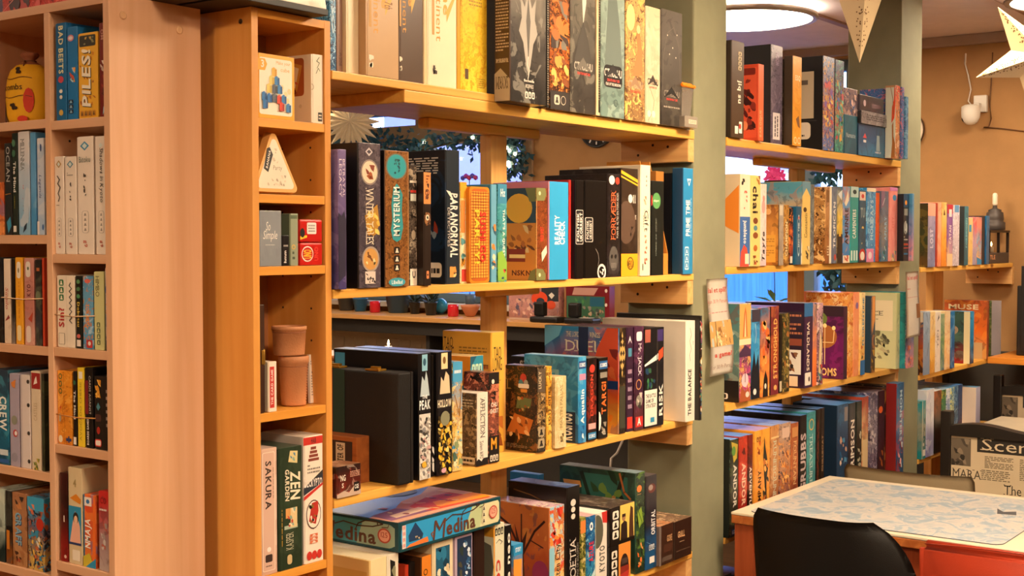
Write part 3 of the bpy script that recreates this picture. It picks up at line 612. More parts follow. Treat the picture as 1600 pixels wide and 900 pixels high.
A2.b(837.5, 855.5, 293, 'wooden trunk style box with metal corner plates', '7a3c1e,8a4622,7a3c1e,9a5228,5a2a14|30', cover='e0a054,b87030,c86a28,f0c468,3c4a50|14',
   pr=[('r', 0, 0, .06, 1, 'c89458'), ('p', [(0, .86), (.7, .86), (.9, .93), (.8, 1), (0, 1)], '7a7a48'), ('p', [(0, 0), (.8, 0), (.85, .06), (.6, .12), (0, .13)], '7a7a48'), ('e', .3, .94, .1, 'd8d4a8'), ('e', .3, .06, .1, 'd8d4a8'), ('t', 'WILD WEST', .35, .42, .65, .58, 90, 'e0442c'), ('p', [(.5, .2), (.95, .3), (.9, .38), (.45, .3)], 'e8dcc0')],
   cv=[('p', [(.45, .0), (1, .0), (1, 1), (.45, 1)], 'd88a38'), ('r', .3, .62, 1, 1, '2f4658'), ('e', .68, .78, .25, 'f2b43c', .16), ('n', .4, .3, 1, .6, '9a5a24,6a3416,e8c48c,b86a2c', 14, 3, .12), ('r', .4, .2, .8, .34, '8a2c1c'), ('r', .5, .24, .8, .28, 'f0d090'), ('t', 'NSKN', .55, .05, .9, .11, 0, '5a2410'), ('p', [(.88, .85), (1, .85), (1, 1), (.8, 1)], '7a7a48'), ('p', [(.85, 0), (1, 0), (1, .13), (.9, .1)], '7a7a48')], ins=-.004, d=.16)
A2.b(857, 888, 283, 'bright cyan blue box with white slanted lettering', '36a4dc', cover='d88a9c', pr=[('t', 'REALITY', .3, .36, .55, .66, 90, 'f4f6f4', 'b', .0), ('t', 'CHECK', .55, .36, .82, .6, 90, 'f4f6f4', 'b', .0)], ins=-.006)
A2.b(889, 892.5, 281, 'thin scarlet box beside the cyan box', 'c8342c', ins=.01)
A2.b(893, 912, 281, 'black box with a boxed white title stamp', '0e0c0c', pr=[('rr', .05, .35, .95, .70, 'e8e0d4', .12), ('rr', .09, .355, .91, .695, '0e0c0c', .12), ('t', 'POLITISK', .18, .38, .46, .67, 90, 'f0e8dc'), ('t', 'UKORREKT', .54, .38, .84, .67, 90, 'f0e8dc')], ins=-.002)
A2.b(913, 947.5, 281, 'wider black box with a small title stamp and a white crest', '0c0b0b', pr=[('rr', .02, .37, .38, .62, 'd8d0c4', .12), ('rr', .045, .375, .355, .615, '0c0b0b', .12), ('t', 'POLITISK', .08, .40, .19, .59, 90, 'e0d8cc'), ('t', 'UKORREKT', .22, .40, .33, .59, 90, 'e0d8cc'), ('w_', [(.5, .3), (.62, .25), (.66, .18), (.6, .12)], .0016, '8a847c'), ('o', .78, .06, .2, 'e8e0d4', .3), ('n', .64, .03, .92, .09, 'e8e0d4', 5, 3, .22)], ins=.0)
A2.b(948.5, 969, 271, 'dark box with orange serif title and grey face', '211a1a,1a1616,3a3434,2a2224,141010|10', pr=[('e', .35, .94, .22, 'e8e0d8', .045), ('e', .78, .935, .16, 'd8402c', .035), ('t', 'FORRÆDER', .28, .36, .66, .84, 90, 'e06a3c', 's'), ('t', 'MAN ER ALTID EN FORRÆDER', .72, .38, .86, .82, 90, 'c8c0b4', 'r'), ('e', .5, .18, .36, '55504c', .12), ('e', .36, .2, .09, '1a1614'), ('e', .64, .2, .09, '1a1614'), ('x', .3, .09, .7, .14, 4, '8a847c')], ins=.004)
A2.b(970, 996.5, 262, 'dark brown box with yellow stripes and a bright yellow foot', '3a2c22,34261e,2c201a,46362a,2a1e16|9', cover='241c1a,1c1716,2a2422,4a4440,100c0c|5',
   pr=[('p', [(0, .98), (0, .95), (1, .87), (1, .90)], 'f2b428'), ('p', [(0, .93), (0, .915), (1, .84), (1, .855)], 'f2b428'), ('e', .55, .72, .13, 'e8e0d0', .04), ('x', .68, .68, .88, .76, 2, 'd8d0c0', True), ('t', '2-8', .45, .53, .75, .59, 90, 'e8e0d0'), ('t', '12+', .72, .53, .9, .57, 90, 'd8d0c0'), ('n', .4, .36, .7, .46, 'e8e0d0', 5, 3, .2), ('e', .3, .5, .55, '5a4436', .2), ('r', 0, 0, 1, .21, 'f0a820'), ('o', .55, .12, .2, '5a3c10', .2), ('t', 'MENSA', .4, .08, .74, .15, 0, '5a3c10')], ins=.006, d=.2)
A2.b(997.5, 1016, 257, 'white box with dark serif title and pink drawings', 'f2e4c8', pr=[('ic', .5, .8, .68, .92, 3, 'f2e4c8', '2a2420'), ('n', .3, .64, .6, .72, 'd88a6c,e8b090', 5, 3, .3), ('t', 'Gift', .38, .40, .8, .6, -90, '2a2420', 's'), ('x', .26, .44, .34, .6, 1, '5a544c', True), ('n', .4, .29, .7, .37, 'd8785c,e8a080', 5, 4, .3), ('n', .4, .2, .7, .27, 'b86a4c,e8a080', 5, 6, .3), ('n', .4, .1, .7, .17, 'd8785c,c84a3c', 5, 7, .3), ('r', .2, .05, .27, .11, '2a2420')], ins=-.002)
A2.b(1017, 1037, 282, 'very dark green box with a round green badge', '141c1a', cover='0c0e0e', pr=[('e', .42, .79, .32, '5a9a58', .085), ('t', 'ekspert', .2, .77, .62, .805, 0, 'dfe8cc'), ('t', 'CHICAGO - 1920 - DANMARK', .34, .2, .44, .6, -90, '8a9488', 'r'), ('e', .0, .79, .1, 'c8382c', .06)], ins=.0)
# brown cardboard magazine holder leaning behind black folder
def holder():
    Y = 1.86; a = onY(1034, 350, Y); w = .105; h1 = onY(1040, 252, Y).z-A2.z
    t = thing('cardboard_holder', 'brown cardboard magazine holder with slanted front on the front bay second shelf', 'magazine holder', (3.222, 1.85, A2.z), 0)
    bm = bmesh.new(); prof = [(0, .10), (.012, .0), (.17, 0), (.17, h1), (.10, h1), (.02, .11)]
    prof = [(.0, .0), (.17, 0), (.17, h1), (.06, h1), (.0, .06)]
    for x0, x1 in ((0, .003), (.055, .058)):
        v0 = [bm.verts.new((x0, y, z)) for y, z in prof]; v1 = [bm.verts.new((x1, y, z)) for y, z in prof]; n = len(prof)
        bm.faces.new(v0); bm.faces.new(v1[::-1])
        for i in range(n): bm.faces.new((v0[i], v1[i], v1[(i+1) % n], v0[(i+1) % n]))
    boxv(bm, (.003, .167, 0), (.055, .17, h1)); boxv(bm, (.003, 0, 0), (.055, .003, .06)); boxv(bm, (.003, .003, 0), (.055, .167, .003))
    bmesh.ops.recalc_face_normals(bm, faces=bm.faces)
    fin('card_walls', bm, plain('c8842c', .8, bump=.3, name='brown_cardboard'), t)
    fin_ = mbox('papers', (.006, .01, .004), (.05, .16, h1-.03), plain('b06f26', .8), t, .001)
holder()
A2.b(1049, 1065, 270, 'black box with two tiny white dots', '12161c', cover='12161c', pr=[('e', .3, .78, .08, 'd8e4ec'), ('e', .3, .94, .08, 'd8e4ec')], ins=.03, d=.16)
A2.b(1066.5, 1082.5, 262, 'sky blue box with white title and icons', '2a8cc4', cover='1a4a70', pr=[('p', [(.4, .9), (.8, .9), (.6, .83)], 'f2f6f4'), ('p', [(.48, .885), (.72, .885), (.6, .85)], '2a8cc4'), ('t', 'PRIME TIME', .3, .36, .7, .7, 90, 'f2f6f4'), ('x', .76, .34, .84, .72, 1, 'bcdcec', True), ('rr', .2, .04, .6, .26, 'bcdcec', .2), ('ic', .24, .05, .56, .25, 3, '2a8cc4', 'f2f6f4')], ins=-.006)

# ---- front bay, third shelf
A3 = Row(1.83, 1.0702, ', front bay third shelf', 'game boxes on the front bay third shelf', .20, 1.9, 3.395)
A3.b(518, 563, 732, 'small dark red box with torn paper art and white letters', '2a1a18,5a2018,5a3028,c8b0a0,8a2a1c|8', pr=[('r', 0, .1, 1, .16, 'a84430'), ('p', [(.0, .12), (.3, .2), (.5, .12), (.7, .3), (.78, .1), (1, .16), (1, 0), (0, 0)], 'c8b09c'), ('x', .55, .6, .95, .8, 4, 'd8a48c'), ('t', 'NG', .15, .52, .36, .72, 0, 'e8dccc'), ('t', 'S', .2, .3, .28, .46, 0, 'e8dccc'), ('rr', .7, .12, .92, .42, '1c1614', .1), ('t', 'CGE', .73, .2, .9, .34, 0, 'f0ece4')], top='8a5a3c,a07050,6a3a2c,c8a484,3a5a4a|9', ins=-.004, d=.06)
def woodbox():
    Y = 1.90; a = onY(557, 700, Y); b = onY(578, 700, Y); h = onY(574, 684, Y).z-A3.z+.004
    t = thing('wooden_game_box', 'small hinged wooden box with a paper label on the front bay third shelf', 'wooden box', (a.x, Y, A3.z), 0, A3.group)
    mbox('box_body', (0, 0, 0), (b.x-a.x, .15, h), wood('reddish_box_wood', 'a8602c', '8a4a20', 'y', .45), t, .002)
    face_print('paper_label', t, 'cover', b.x-a.x, .15, h, [('r', .08, .05, .92, .9, '32201a'), ('r', .6, .2, .78, .86, 'cfc0a4'), ('t', 'MASTER OF', .63, .24, .75, .82, 90, '2a201c'), ('n', .2, .15, .55, .8, '5a3420,7a4a2c', 5, 3, .2)])
woodbox()
def case():
    Y = 1.83-.014; a = onY(623, 700, Y); b = onY(646, 700, Y); h = onY(625, 583, Y).z-A3.z; w = b.x-a.x; d = .24
    t = thing('black_case', 'big black cloth bound case with brass clasps on the front bay third shelf', 'case', (a.x, Y, A3.z), 0, A3.group)
    mbox('case_body', (0, 0, 0), (w-.008, d, h), plain('0e0d0d', .55, bump=.2, bscale=300, name='black_book_cloth'), t, .004)
    mbox('case_lid', (w-.0078, 0, 0), (w, d, h), plain('171514', .5, bump=.2, bscale=300, name='black_lid_cloth'), t, .002)
    mbox('green_cloth_band', (-.0009, .155, 0.001), (.0, .19, h-.001), plain('1f3a2c', .7), t, 0)
    mbox('red_cloth_band', (-.0008, .1905, 0.001), (.0, .222, h-.001), plain('8a1c1a', .7), t, 0)
    for yy in (.06, .175):
        bm = bmesh.new(); boxv(bm, (.004, yy, h), (.03, yy+.04, h+.004), 0, .001); boxv(bm, (.012, yy+.008, h+.004), (.022, yy+.03, h+.009), 0, .001)
        fin('brass_clasp', bm, plain('c89a3c', .3, .9), t)
case()
A3.b(653, 673, 553, 'black box with a pale blue ribbon and grey beast drawings', '16151a', cover='100f12', top='6a7c98,7a8cac,5a6c8c,a8b8d0,2c3850|8',  # bluish top: window reflection put into the colour
   pr=[('r', .3, .86, .74, .99, '8cc4dc'), ('e', .5, .93, .12, '2c5a74', .03), ('p', [(.15, .66), (.3, .82), (.5, .78), (.62, .86), (.75, .8), (.9, .66)], 'b8ccd4'), ('t', 'THE', .3, .64, .72, .67, 0, 'e8f0f0'), ('t', 'PEAK', .08, .555, .96, .63, 0, 'e8f0f0'), ('r', .06, .0, .96, .52, 'd8d4cc'), ('n', .06, .0, .96, .52, 'a8a49c,ece8e0,6a6660,c8a4a0,8a8c90,f0ece4,3c3a38', 110, 5, .075), ('e', .4, .12, .2, 'e8b43c', .025)],
   cv=[('r', .02, .84, .14, .97, '4a9cc0')], ins=-.008, d=.25)
A3.b(674, 678.5, 555, 'thin black edged box with white flecks', '14110f', pr=[('n', .1, .02, .9, .25, 'd8d4cc', 4, 3, .4)], ins=-.002)
A3.b(679.5, 706, 551, 'black box with a cream ribbon and yellow beast drawings', '16151a', cover='100f12', top='6a7c98,7a8cac,5a6c8c,a8b8d0,2c3850|8',
   pr=[('r', .3, .86, .72, .99, 'f0d8a4'), ('e', .5, .93, .1, '7a5a2c', .03), ('p', [(.2, .66), (.28, .8), (.45, .76), (.6, .84), (.82, .8), (.88, .66)], 'd8c8a4'), ('t', 'HOLLOW', .06, .55, .96, .615, 0, 'f0e4c4'), ('n', .06, .0, .96, .54, 'd8a82c,c8941c,3a2c14,f0c83c,8a7434,e8d078,2c2414', 110, 7, .075), ('e', .5, .46, .3, '8a8a6c', .06), ('e', .4, .04, .16, 'd8a4b8', .02)], ins=-.008, d=.25)
A3.b(707, 722.5, 566, 'small box with sky blue top and sandy town drawing', '4aa0d0,e8b03c,e8c878,f0d898,b0802c|12', pr=[('r', 0, .82, 1, 1, '4aa4d4'), ('x', .15, .88, .85, .94, 1, 'e8f4f8'), ('w_', [(.2, .7), (.7, .5), (.9, .8)], .0025, '9a6a1c'), ('n', 0, .04, 1, .35, '8a9a6c,d8d0a8,4a6a5c,f0e4b8', 14, 5, .16)], ins=-.002, d=.1)
A3.b(743.5, 762.5, 615, 'white box with black vertical title and a city back photo', 'ece4d4', cover='5a4634,6a5440,4a3828,a88c64,32261c|20',
   pr=[('t', 'AFFLICTION', .35, .38, .75, .93, -90, '1c1816', 's'), ('t', 'Salem 1692', .3, .1, .62, .34, -90, '2c2622', 's'), ('p', [(0, 0), (1, 0), (1, .1), (.6, .1), (.45, .06), (.2, .1), (0, .07)], '141214')],
   cv=[('r', .3, .03, .95, .12, 'd8ccb4'), ('x', .34, .04, .9, .11, 1, '1c1816'), ('x', .2, .8, .9, .92, 3, 'c8b490')], ins=-.002, d=.075)
A3.b(763.5, 780, 583, 'slim dark box with dusty red art and an orange M', '6a3024,8a4838,2a1c1a,c87a5c,1c1412|14', pr=[('r', .0, .87, 1, 1, '17110f'), ('e', .4, .9, .14, 'e8dcc8'), ('t', 'CHU', .2, .62, .8, .67, 0, 'f0e8dc'), ('t', 'GHOST', .1, .55, .9, .6, 0, 'f0e8dc'), ('r', 0, 0, 1, .3, '17110f'), ('t', 'M', .2, .15, .75, .28, 0, 'f0a02c'), ('ic', .08, .02, .9, .09, 3, 'e8dcc8', '17110f', False)], ins=-.002, d=.075)
A3.b(734.5, 755, 557, 'box with teal top, round black badge and white title panel', 'f0ead8', cover='e8942c', top='c8b07c',
   pr=[('r', 0, .78, 1, 1, '2c8ca8'), ('p', [(0, 1), (.5, 1), (0, .88)], '1c5a74'), ('ic', .1, .82, .92, .92, 3, 'bfe0c4', '1c5a74', False), ('t', 'SKY', .2, .62, .8, .7, 0, '1c1816'), ('t', 'TEAM', .1, .5, .9, .58, 0, '1c1816'), ('e', .5, .3, .38, '2a2220', .1), ('e', .5, .29, .24, 'd8a07c', .06)],
   cv=[('r', 0, 0, 1, .5, '3c90b0'), ('e', .25, .8, .1, '1c1816', .12), ('e', .25, .8, .082, 'e8942c', .1), ('p', [(.17, .76), (.33, .78), (.3, .84), (.2, .8)], '1c1816'), ('p', [(1, .2), (.5, .62), (1, .75)], '2c8ca8'), ('p', [(.6, .0), (.9, .35), (1, 0)], 'e8d8b0')], ins=.082, d=.13)
A3.b(766.5, 788, 520, 'tall mustard yellow box with brushed black title', 'e0b048', cover='d09a38', top='e8cf90',
   pr=[('t', 'TAO', .22, .78, .76, .88, 0, '2a2014', 'r'), ('t', 'LONG', .14, .68, .82, .79, 0, '2a2014', 'r'), ('x', .3, .57, .75, .61, 2, 'a07c30'), ('n', .1, .05, .9, .3, 'c0702c,8a4a1c', 5, 3, .3)],
   cv=[('t', 'TAO', .03, .86, .22, .95, 0, '2a2014', 'r'), ('t', 'LONG', .02, .76, .24, .87, 0, '2a2014', 'r'), ('x', .35, .8, .92, .88, 3, '8a6420'), ('x', .6, .58, .95, .74, 3, '9a5020'), ('x', .8, .72, .95, .74, 1, '5a3c14')], ins=.078, d=.15)
A3.b(838.5, 853, 573, 'dark box with photo strip and award badges', '2a221c,8a6a3c,241c18,b89a6c,14100e|18', cover='1c1512,3a2416,18110f,7a4a24,0e0a08|12',
   pr=[('r', .08, .7, .92, .97, '5a4c3c'), ('t', 'LUCKY', .2, .74, .5, .94, 90, 'c8b894'), ('ic', .15, .04, .85, .3, 2, 'a89878', '241c18')],
   cv=[('e', .58, .86, .1, 'c03c34', .05), ('e', .5, .8, .07, '4a8a9c', .04), ('e', .66, .8, .07, 'a8a8a0', .04), ('rr', .42, .74, .76, .79, 'f0e8dc'), ('rr', .5, .69, .7, .73, 'e89a3c'), ('t', 'L', .04, .72, .2, .84, 0, 'a8843c', 's'), ('p', [(.35, .5), (.8, .52), (.85, .62), (.4, .64)], '6a7a4c'), ('n', .3, .45, .9, .64, 'a84a24,c89c5c,5a6a3c', 8, 4, .12), ('p', [(.05, .22), (.75, .2), (.9, .38), (.3, .44)], 'c8742c'), ('n', .05, .14, .9, .4, 'd89a54,7a4420,e8c084', 12, 6, .12), ('x', .05, .04, .7, .09, 3, '8a7a68')], ins=-.004, d=.095)
A3.b(865, 884.5, 560, 'black box with white block lettering behind the cream one', '17161c', cover='15141a', top='8a98a8', pr=[('t', 'STAR', .2, .84, .8, .92, 0, 'ece8e0'), ('t', 'WARS', .2, .75, .8, .83, 0, 'ece8e0')], cv=[('t', 'STAR', .22, .84, .66, .95, 0, 'c8c0b8'), ('x', .3, .5, .9, .8, 5, '5a5a68')], ins=.098, d=.14)
A3.b(854, 862.5, 573, 'narrow amber box with dark vertical title', 'e0a234,c8842c,e8b040,f0c860,8a5a20|12', pr=[('t', 'LOST CITIES', .3, .3, .75, .75, 90, '2a2014')], ins=.004, d=.09)
A3.b(863.5, 885, 590, 'pale cream box with thin tan title', 'd8c490,d0ba84,dcc898,e4d4a8,c8b078|14', top='c8b484', pr=[('t', 'MARTIN PALLAS', .42, .28, .66, .88, 90, '8a7040', 's'), ('n', .4, .08, .8, .2, '5a4a2c,8a7448', 8, 3, .25)], ins=-.006, d=.1)
A3.b(903.5, 917, 558, 'light blue water box with white script title', '3a9cd0,2a8cc8,2474b0,7ac4e4,1c5a94|8', cover='3a94c4,2a84bc,1f6aa0,6ab8dc,174a80|7', top='8cb8d4',
   pr=[('r', .05, .86, .95, .95, '1a4a84'), ('t', 'KOSMOS', .15, .88, .85, .93, 0, 'f0f4f4'), ('r', .15, .73, .9, .8, 'd88aa8'), ('t', 'Aqualin', .3, .22, .85, .62, 90, 'f4f8f8'), ('n', .2, .04, .8, .2, '1c5a94,d8ecf4', 5, 3, .2)],
   cv=[('r', .55, .01, .95, .36, '132c4c'), ('t', 'KOSMOS', .62, .03, .9, .34, 90, 'f0f4f4'), ('r', .1, .62, .65, .84, '7ab8d0'), ('r', .15, .62, .58, .8, '3a94c4')], ins=-.004, d=.17)
A3.b(918, 932.5, 560, 'black and red box with white framed foot', '1c1614,8a2a1c,1a1412,3a1c18,0e0a0a|12', top='6a6a64', pr=[('e', .5, .87, .3, 'c83a2c', .05), ('t', 'DRAGON', .3, .3, .62, .8, 90, 'c8442c'), ('r', .1, .14, .9, .21, 'e8a4a0'), ('r', .05, .02, .95, .1, '2a7ab0'), ('t', 'KOSMOS', .15, .035, .85, .08, 0, 'e8f0f4')], ins=-.004, d=.17)
A3.b(934, 950, 560, 'black box with an orange vertical title under a blue band', '15120f', cover='100e0d', top='5a564c', pr=[('r', .05, .86, .95, .96, '1f5a94'), ('t', 'KOSMOS', .14, .885, .88, .935, 0, 'f0f4f4'), ('r', .15, .75, .9, .82, '8a8478'), ('t', 'TARGI', .3, .3, .8, .7, 90, 'f0702c'), ('n', .2, .04, .85, .2, '8a8070,b0a898', 6, 3, .25), ('e', .0, .22, .25, 'e8e4dc', .12)], ins=-.004, d=.17)
A3.b(966.5, 978, 513, 'dark box with a diamond pattern and a fiery cover', '2a2018,241a14,1c1410,5a4428,120c0a|16', cover='2a84b8,c8442c,e8a040,f0702c,1c4a80|4', top='4a4840',
   pr=[('p', [(.5, .97), (.95, .75), (.5, .53), (.05, .75)], 'c8a45c')]+[('p', [(.5+dx, v+.03), (.66+dx, v), (.5+dx, v-.03), (.34+dx, v)], '2a1c10') for v in (.6, .68, .76, .84, .9) for dx in (-.16, .16)]+[('r', .1, .05, .9, .45, '3a3a2c')],
   cv=[('t', 'THE LORD', .3, .9, .48, .95, 0, 'e8dcb8', 's'), ('t', 'RINGS', .62, .9, .76, .95, 0, 'e8dcb8', 's'), ('t', 'DUEL', .28, .76, .78, .87, 0, 'e8e0c4', 's'), ('x', .3, .7, .75, .73, 1, 'e8dcb8'), ('r', .47, .0, .6, 1, '14284c'), ('r', 0, .42, 1, .5, '1c3c74'), ('p', [(.62, .5), (.72, .8), (.85, 1), (1, 1), (1, .5)], 'd8502c'), ('n', .78, .5, 1, .8, '7a1c14,e8703c', 5, 3, .2), ('p', [(0, .8), (.2, .9), (.25, 1), (0, 1)], '6ab4d4'), ('n', .6, 0, 1, .4, 'f0b040,f08c2c,c85a24', 8, 4, .2)], ins=-.002, d=.24)
A3.b(979, 989.5, 512, 'narrow plum box with icon strip and red foot square', '3a2238', pr=[('p', [(.5, .92), (.8, .84), (.5, .88), (.2, .84)], 'e8dce4'), ('r', .25, .72, .75, .8, '4a8ca8'), ('x', .2, .2, .8, .62, 5, 'a88ca4'), ('r', .1, .03, .9, .14, 'd8382c')], ins=.0)
A3.b(990.5, 1006, 511, 'purple box with white flowing vertical title', '4a2844,3a2038,5a2c34,7a4464,241424|8', pr=[('rr', .2, .86, .8, .95, 'e8dce4'), ('t', 'Mr. JACK', .3, .52, .75, .84, -90, 'f0e4ec', 's'), ('o', .45, .44, .3, 'c88a5c', .2), ('e', .5, .28, .36, '8a8478', .06), ('n', .2, .2, .85, .36, 'c8c0b4,3a3430', 6, 3, .2), ('r', .1, .03, .9, .13, 'c83028'), ('t', 'A', .3, .045, .7, .12, 0, 'f0e8e0')], ins=-.004)
A3.b(1007, 1037.5, 514, 'black box with white panel of battle text and green map', '14141a', cover='1a1814', pr=[('r', .02, .86, .3, .99, 'a85a4c'), ('r', .66, .86, .95, .98, '3c2c6a'), ('p', [(0, .62), (.7, .68), (.7, .74), (0, .64)], 'e8e8e4'), ('n', .0, .38, .66, .6, '2a5a3c,1c3c5c,3a7a4c', 8, 4, .2), ('r', .62, .38, .66, .99, '3a3430'), ('p', [(.72, .66), (.95, .7), (.95, .8), (.72, .76)], 'd8502c'), ('r', 0, .02, .64, .38, 'ece6da'), ('t', 'THE BATTLE', .06, .3, .58, .34, 0, '1c1816'), ('t', 'GAME OF', .06, .25, .46, .29, 0, '1c1816'), ('t', 'STRATEGY', .06, .2, .58, .24, 0, '1c1816'), ('r', .3, .05, .5, .1, '2a8cb8'), ('t', 'RISK', .74, .1, .93, .42, 90, 'f0e8dc')], ins=-.006)
A3.b(1071.5, 1086, 502, 'big white box with black vertical title', 'efe6d6', cover='ece2d0', top='ece4d4', pr=[('t', 'THE BALANCE', .25, .06, .62, .52, 90, '14110f'), ('w_', [(.5, .6), (.4, .66), (.6, .72), (.42, .8), (.6, .86), (.45, .93)], .0014, '3a3430'), ('x', .76, .76, .84, .88, 1, '5a544c', True)], ins=-.035, d=.28)
A3.b(1087, 1097, 494, 'thin black box crowded with tiny coloured figures', '1a1a1c', cover='15130f', pr=[('n', .05, .02, .95, .98, '3a8a7a,a83c34,c8a45c,2c4a7a,1a1a1c,d8d0c4,6a3c5c', 60, 6, .1), ('r', .1, .6, .8, .68, '2a1c18'), ('t', 'UNMATCHED', .3, .74, .7, .94, 90, 'c8443c'), ('e', .5, .56, .3, 'e8dcc4', .025)], ins=-.05, d=.28)

# ---- front bay, fourth shelf
A4 = Row(1.83, .6752, ', front bay fourth shelf', 'game boxes on the front bay fourth shelf', .22, 1.9, 3.395)
A4.maxz = (2.455, .9245)
A4.b(576, 603.5, 875, 'cream box with faint contour map cover', 'e8d8a8', cover='d8b878', pr=[('x', .2, .1, .8, .3, 4, 'b09a60')], top='e8dcb8',
     cv=[('r', .03, .04, .97, .9, 'c8a258')]+[('o', .55, .4, .1+.07*k, '8a7448', .04) for k in range(6)], ins=.0)
A4.b(604, 622, 866, 'pale box with black ornate column', 'e4dcc8', pr=[('p', [(.25, .96), (.7, .93), (.75, .7), (.9, .6), (.7, .5), (.85, .3), (.3, .3), (.2, .55), (.35, .7)], '14140f'), ('n', .3, .45, .75, .9, '8a8a6c,4a5a3c', 6, 3, .2)], ins=.0)
A4.b(632, 638, 884, 'thin scarlet box', 'b83a22', ins=.02); A4.b(639, 648, 880, 'thin near black box', '1c1614', ins=.02)
A4.b(650.5, 673.5, 873, 'orange box with a small black emblem', 'e0862c', cover='4a2c18', top='8a5a34', pr=[('o', .45, .84, .2, '2a180c', .3), ('p', [(.5, .7), (.9, .74), (.8, .6), (.4, .62)], 'c8442c')], ins=.004)
A4.b(675, 707.5, 850, 'cream framed box with blue bird drawing', 'e4d4b0', pr=[('r', .16, 0, .84, .95, '1d5a7a'), ('n', .16, .3, .84, .95, 'e8dcc0,2a7aa0,d8c49c,143c54,8a7a50', 26, 4, .14)], ins=.002)
A4.b(711, 738, 840, 'lilac box with a dark blue picture panel', 'c4b0c8', pr=[('r', .1, .5, .95, .98, '1c3454'), ('n', .45, .55, .9, .95, '8cb4d4,d8e4f0,2a5a8c', 16, 4, .13), ('n', .12, .55, .45, .9, '2c3a34,4a4a3c', 8, 3, .2), ('p', [(.3, .1), (.7, .42), (.72, .2)], '8a3c24'), ('p', [(.5, .1), (.9, .3), (.85, .1)], 'a84c2c')], ins=.002)
A4.b(741, 757, 830, 'dark brown box with a yellow letter at the foot', '2c1a12', pr=[('r', .2, .12, .8, .3, 'e8a838'), ('t', 'F', .34, .15, .66, .27, 0, '2c1a12')], ins=.004)
A4.b(771.5, 788, 816, 'pale sage box with red letters and black icons', 'dcdcc0', cover='e8a030', top='e8e4d0', pr=[('ic', .08, .89, .92, .96, 3, '14201a', 'dcdcc0', False), ('w_', [(.2, .82), (.5, .85), (.8, .82), (.6, .80)], .0014, '1c1c18'), ('t', 'COPEN', .2, .1, .62, .66, -90, 'c83a2c')],
     cv=[('r', .8, .0, 1, 1, 'dcdcc0'), ('p', [(.7, .4), (.95, .45), (1, .6), (.95, .8), (.7, .85)], '6a6a5c'), ('r', .6, .88, 1, .97, 'd8982c')], ins=-.002, d=.16)
A4.b(789, 799, 822, 'black box with white lower case vertical title', '121212', top='a8a8a4', pr=[('t', 'iente neo', .3, .1, .8, .92, 90, 'f0ece0')], ins=-.004)
A4.b(800, 817, 853, 'small bright blue topped box with orange foot', '2c8cc4,e08c34,d8802c,2c8cc4,b86a24|6', pr=[('r', 0, .86, 1, 1, '2c90c8'), ('t', 'STORY', .2, .9, .8, .96, 0, 'e8f4f8'), ('p', [(0, .1), (.7, .3), (.9, .8), (0, .82)], 'e89a3c'), ('t', 'S', .3, .2, .6, .4, 0, '2a1a10')], top='3a9cd0', ins=-.01, d=.07)
A4.b(858, 882, 794, 'autumn coloured box with dark vertical serif title', '9cc8dc,e8c070,f0d8a0,d8502c,c8783c|12', cover='c8743c,a8502c,3a2a54,e0a050,1c3a5c|7', top='d8b8c4,b8a880,9ab08c,e8e0c8,a06a8c|12',
     pr=[('n', .05, .62, .95, .98, 'd8442c,f08c3c,b82c1c,f0c890', 16, 3, .16), ('p', [(0, 0), (.3, 0), (.35, .6), (0, .6)], '8cc4d8'), ('t', 'Forgotten City', .36, .05, .82, .62, 90, '1c1c24', 's')],
     cv=[('p', [(.42, .0), (.6, 0), (.56, .5), (.62, .75), (.5, .6), (.4, .8), (.46, .5)], '3a1c18'), ('w_', [(.54, .5), (.75, .75), (.92, .86)], .006, '3a1c18'), ('w_', [(.5, .55), (.3, .78), (.12, .85)], .006, '3a1c18'), ('w_', [(.52, .5), (.52, .9)], .004, '3a1c18'), ('w_', [(.66, .66), (.9, .6)], .003, '3a1c18'), ('e', .2, .5, .16, 'c8602c', .2), ('e', .85, .35, .14, '8a2c5c', .12), ('e', .25, .15, .3, '3a4c8c', .12), ('n', .5, 0, 1, .3, '5a2c6a,c83c54,2c5a9c', 10, 5, .14), ('n', .0, .25, .45, .75, 'd86a2c,b84420,e89a4c', 10, 7, .12)], ins=-.01, d=.2)
A4.b(884, 906, 763, 'tall black box with pale serif vertical title and gold curve', '15110f', cover='18120f', top='2c4a7a,4a74b4,3a5c94,7a9ccc,1c2c4c|5', pr=[('t', 'GOETIA', .25, .12, .72, .55, 90, 'cfc8bc', 's'), ('t', 'NINE KINGS OF SOLOMON', .78, .1, .92, .5, 90, '9a9488', 'r'), ('e', .5, .86, .2, 'd8d0c4', .03), ('e', .5, .8, .16, 'd8d0c4', .024), ('e', .5, .74, .16, 'd8d0c4', .024)],  # blue of the top is daylight sheen painted on
     cv=[('w_', [(.1, .93), (.4, .9), (.6, .86), (.8, .88), (.95, .8), (.96, .5)], .003, '6a4c24')], ins=-.016, d=.25)
A4.b(907, 915.5, 810, 'thin mossy box with small figures', '8a8a3c,6a7434,a89444,c8b46c,3a3c1c|24', pr=[('r', 0, .8, 1, .96, 'd8823c'), ('n', 0, .05, 1, .8, 'a89c4c,4a5424,d8c884', 14, 4, .14)], ins=-.004)
A4.b(916.5, 930.5, 808, 'blue box with white disc and red vertical title', '2464a0,2a7ab4,3c94a8,8cc0c8,164474|10', top='d8a8a8', pr=[('e', .55, .86, .2, 'f0f4f4', .055), ('e', .55, .86, .09, '1c4a74', .025), ('t', 'AZURE', .3, .4, .8, .66, 90, 'd82c34'), ('p', [(0, .1), (1, .3), (1, .22), (0, .02)], 'c8e0e0')], ins=-.004)
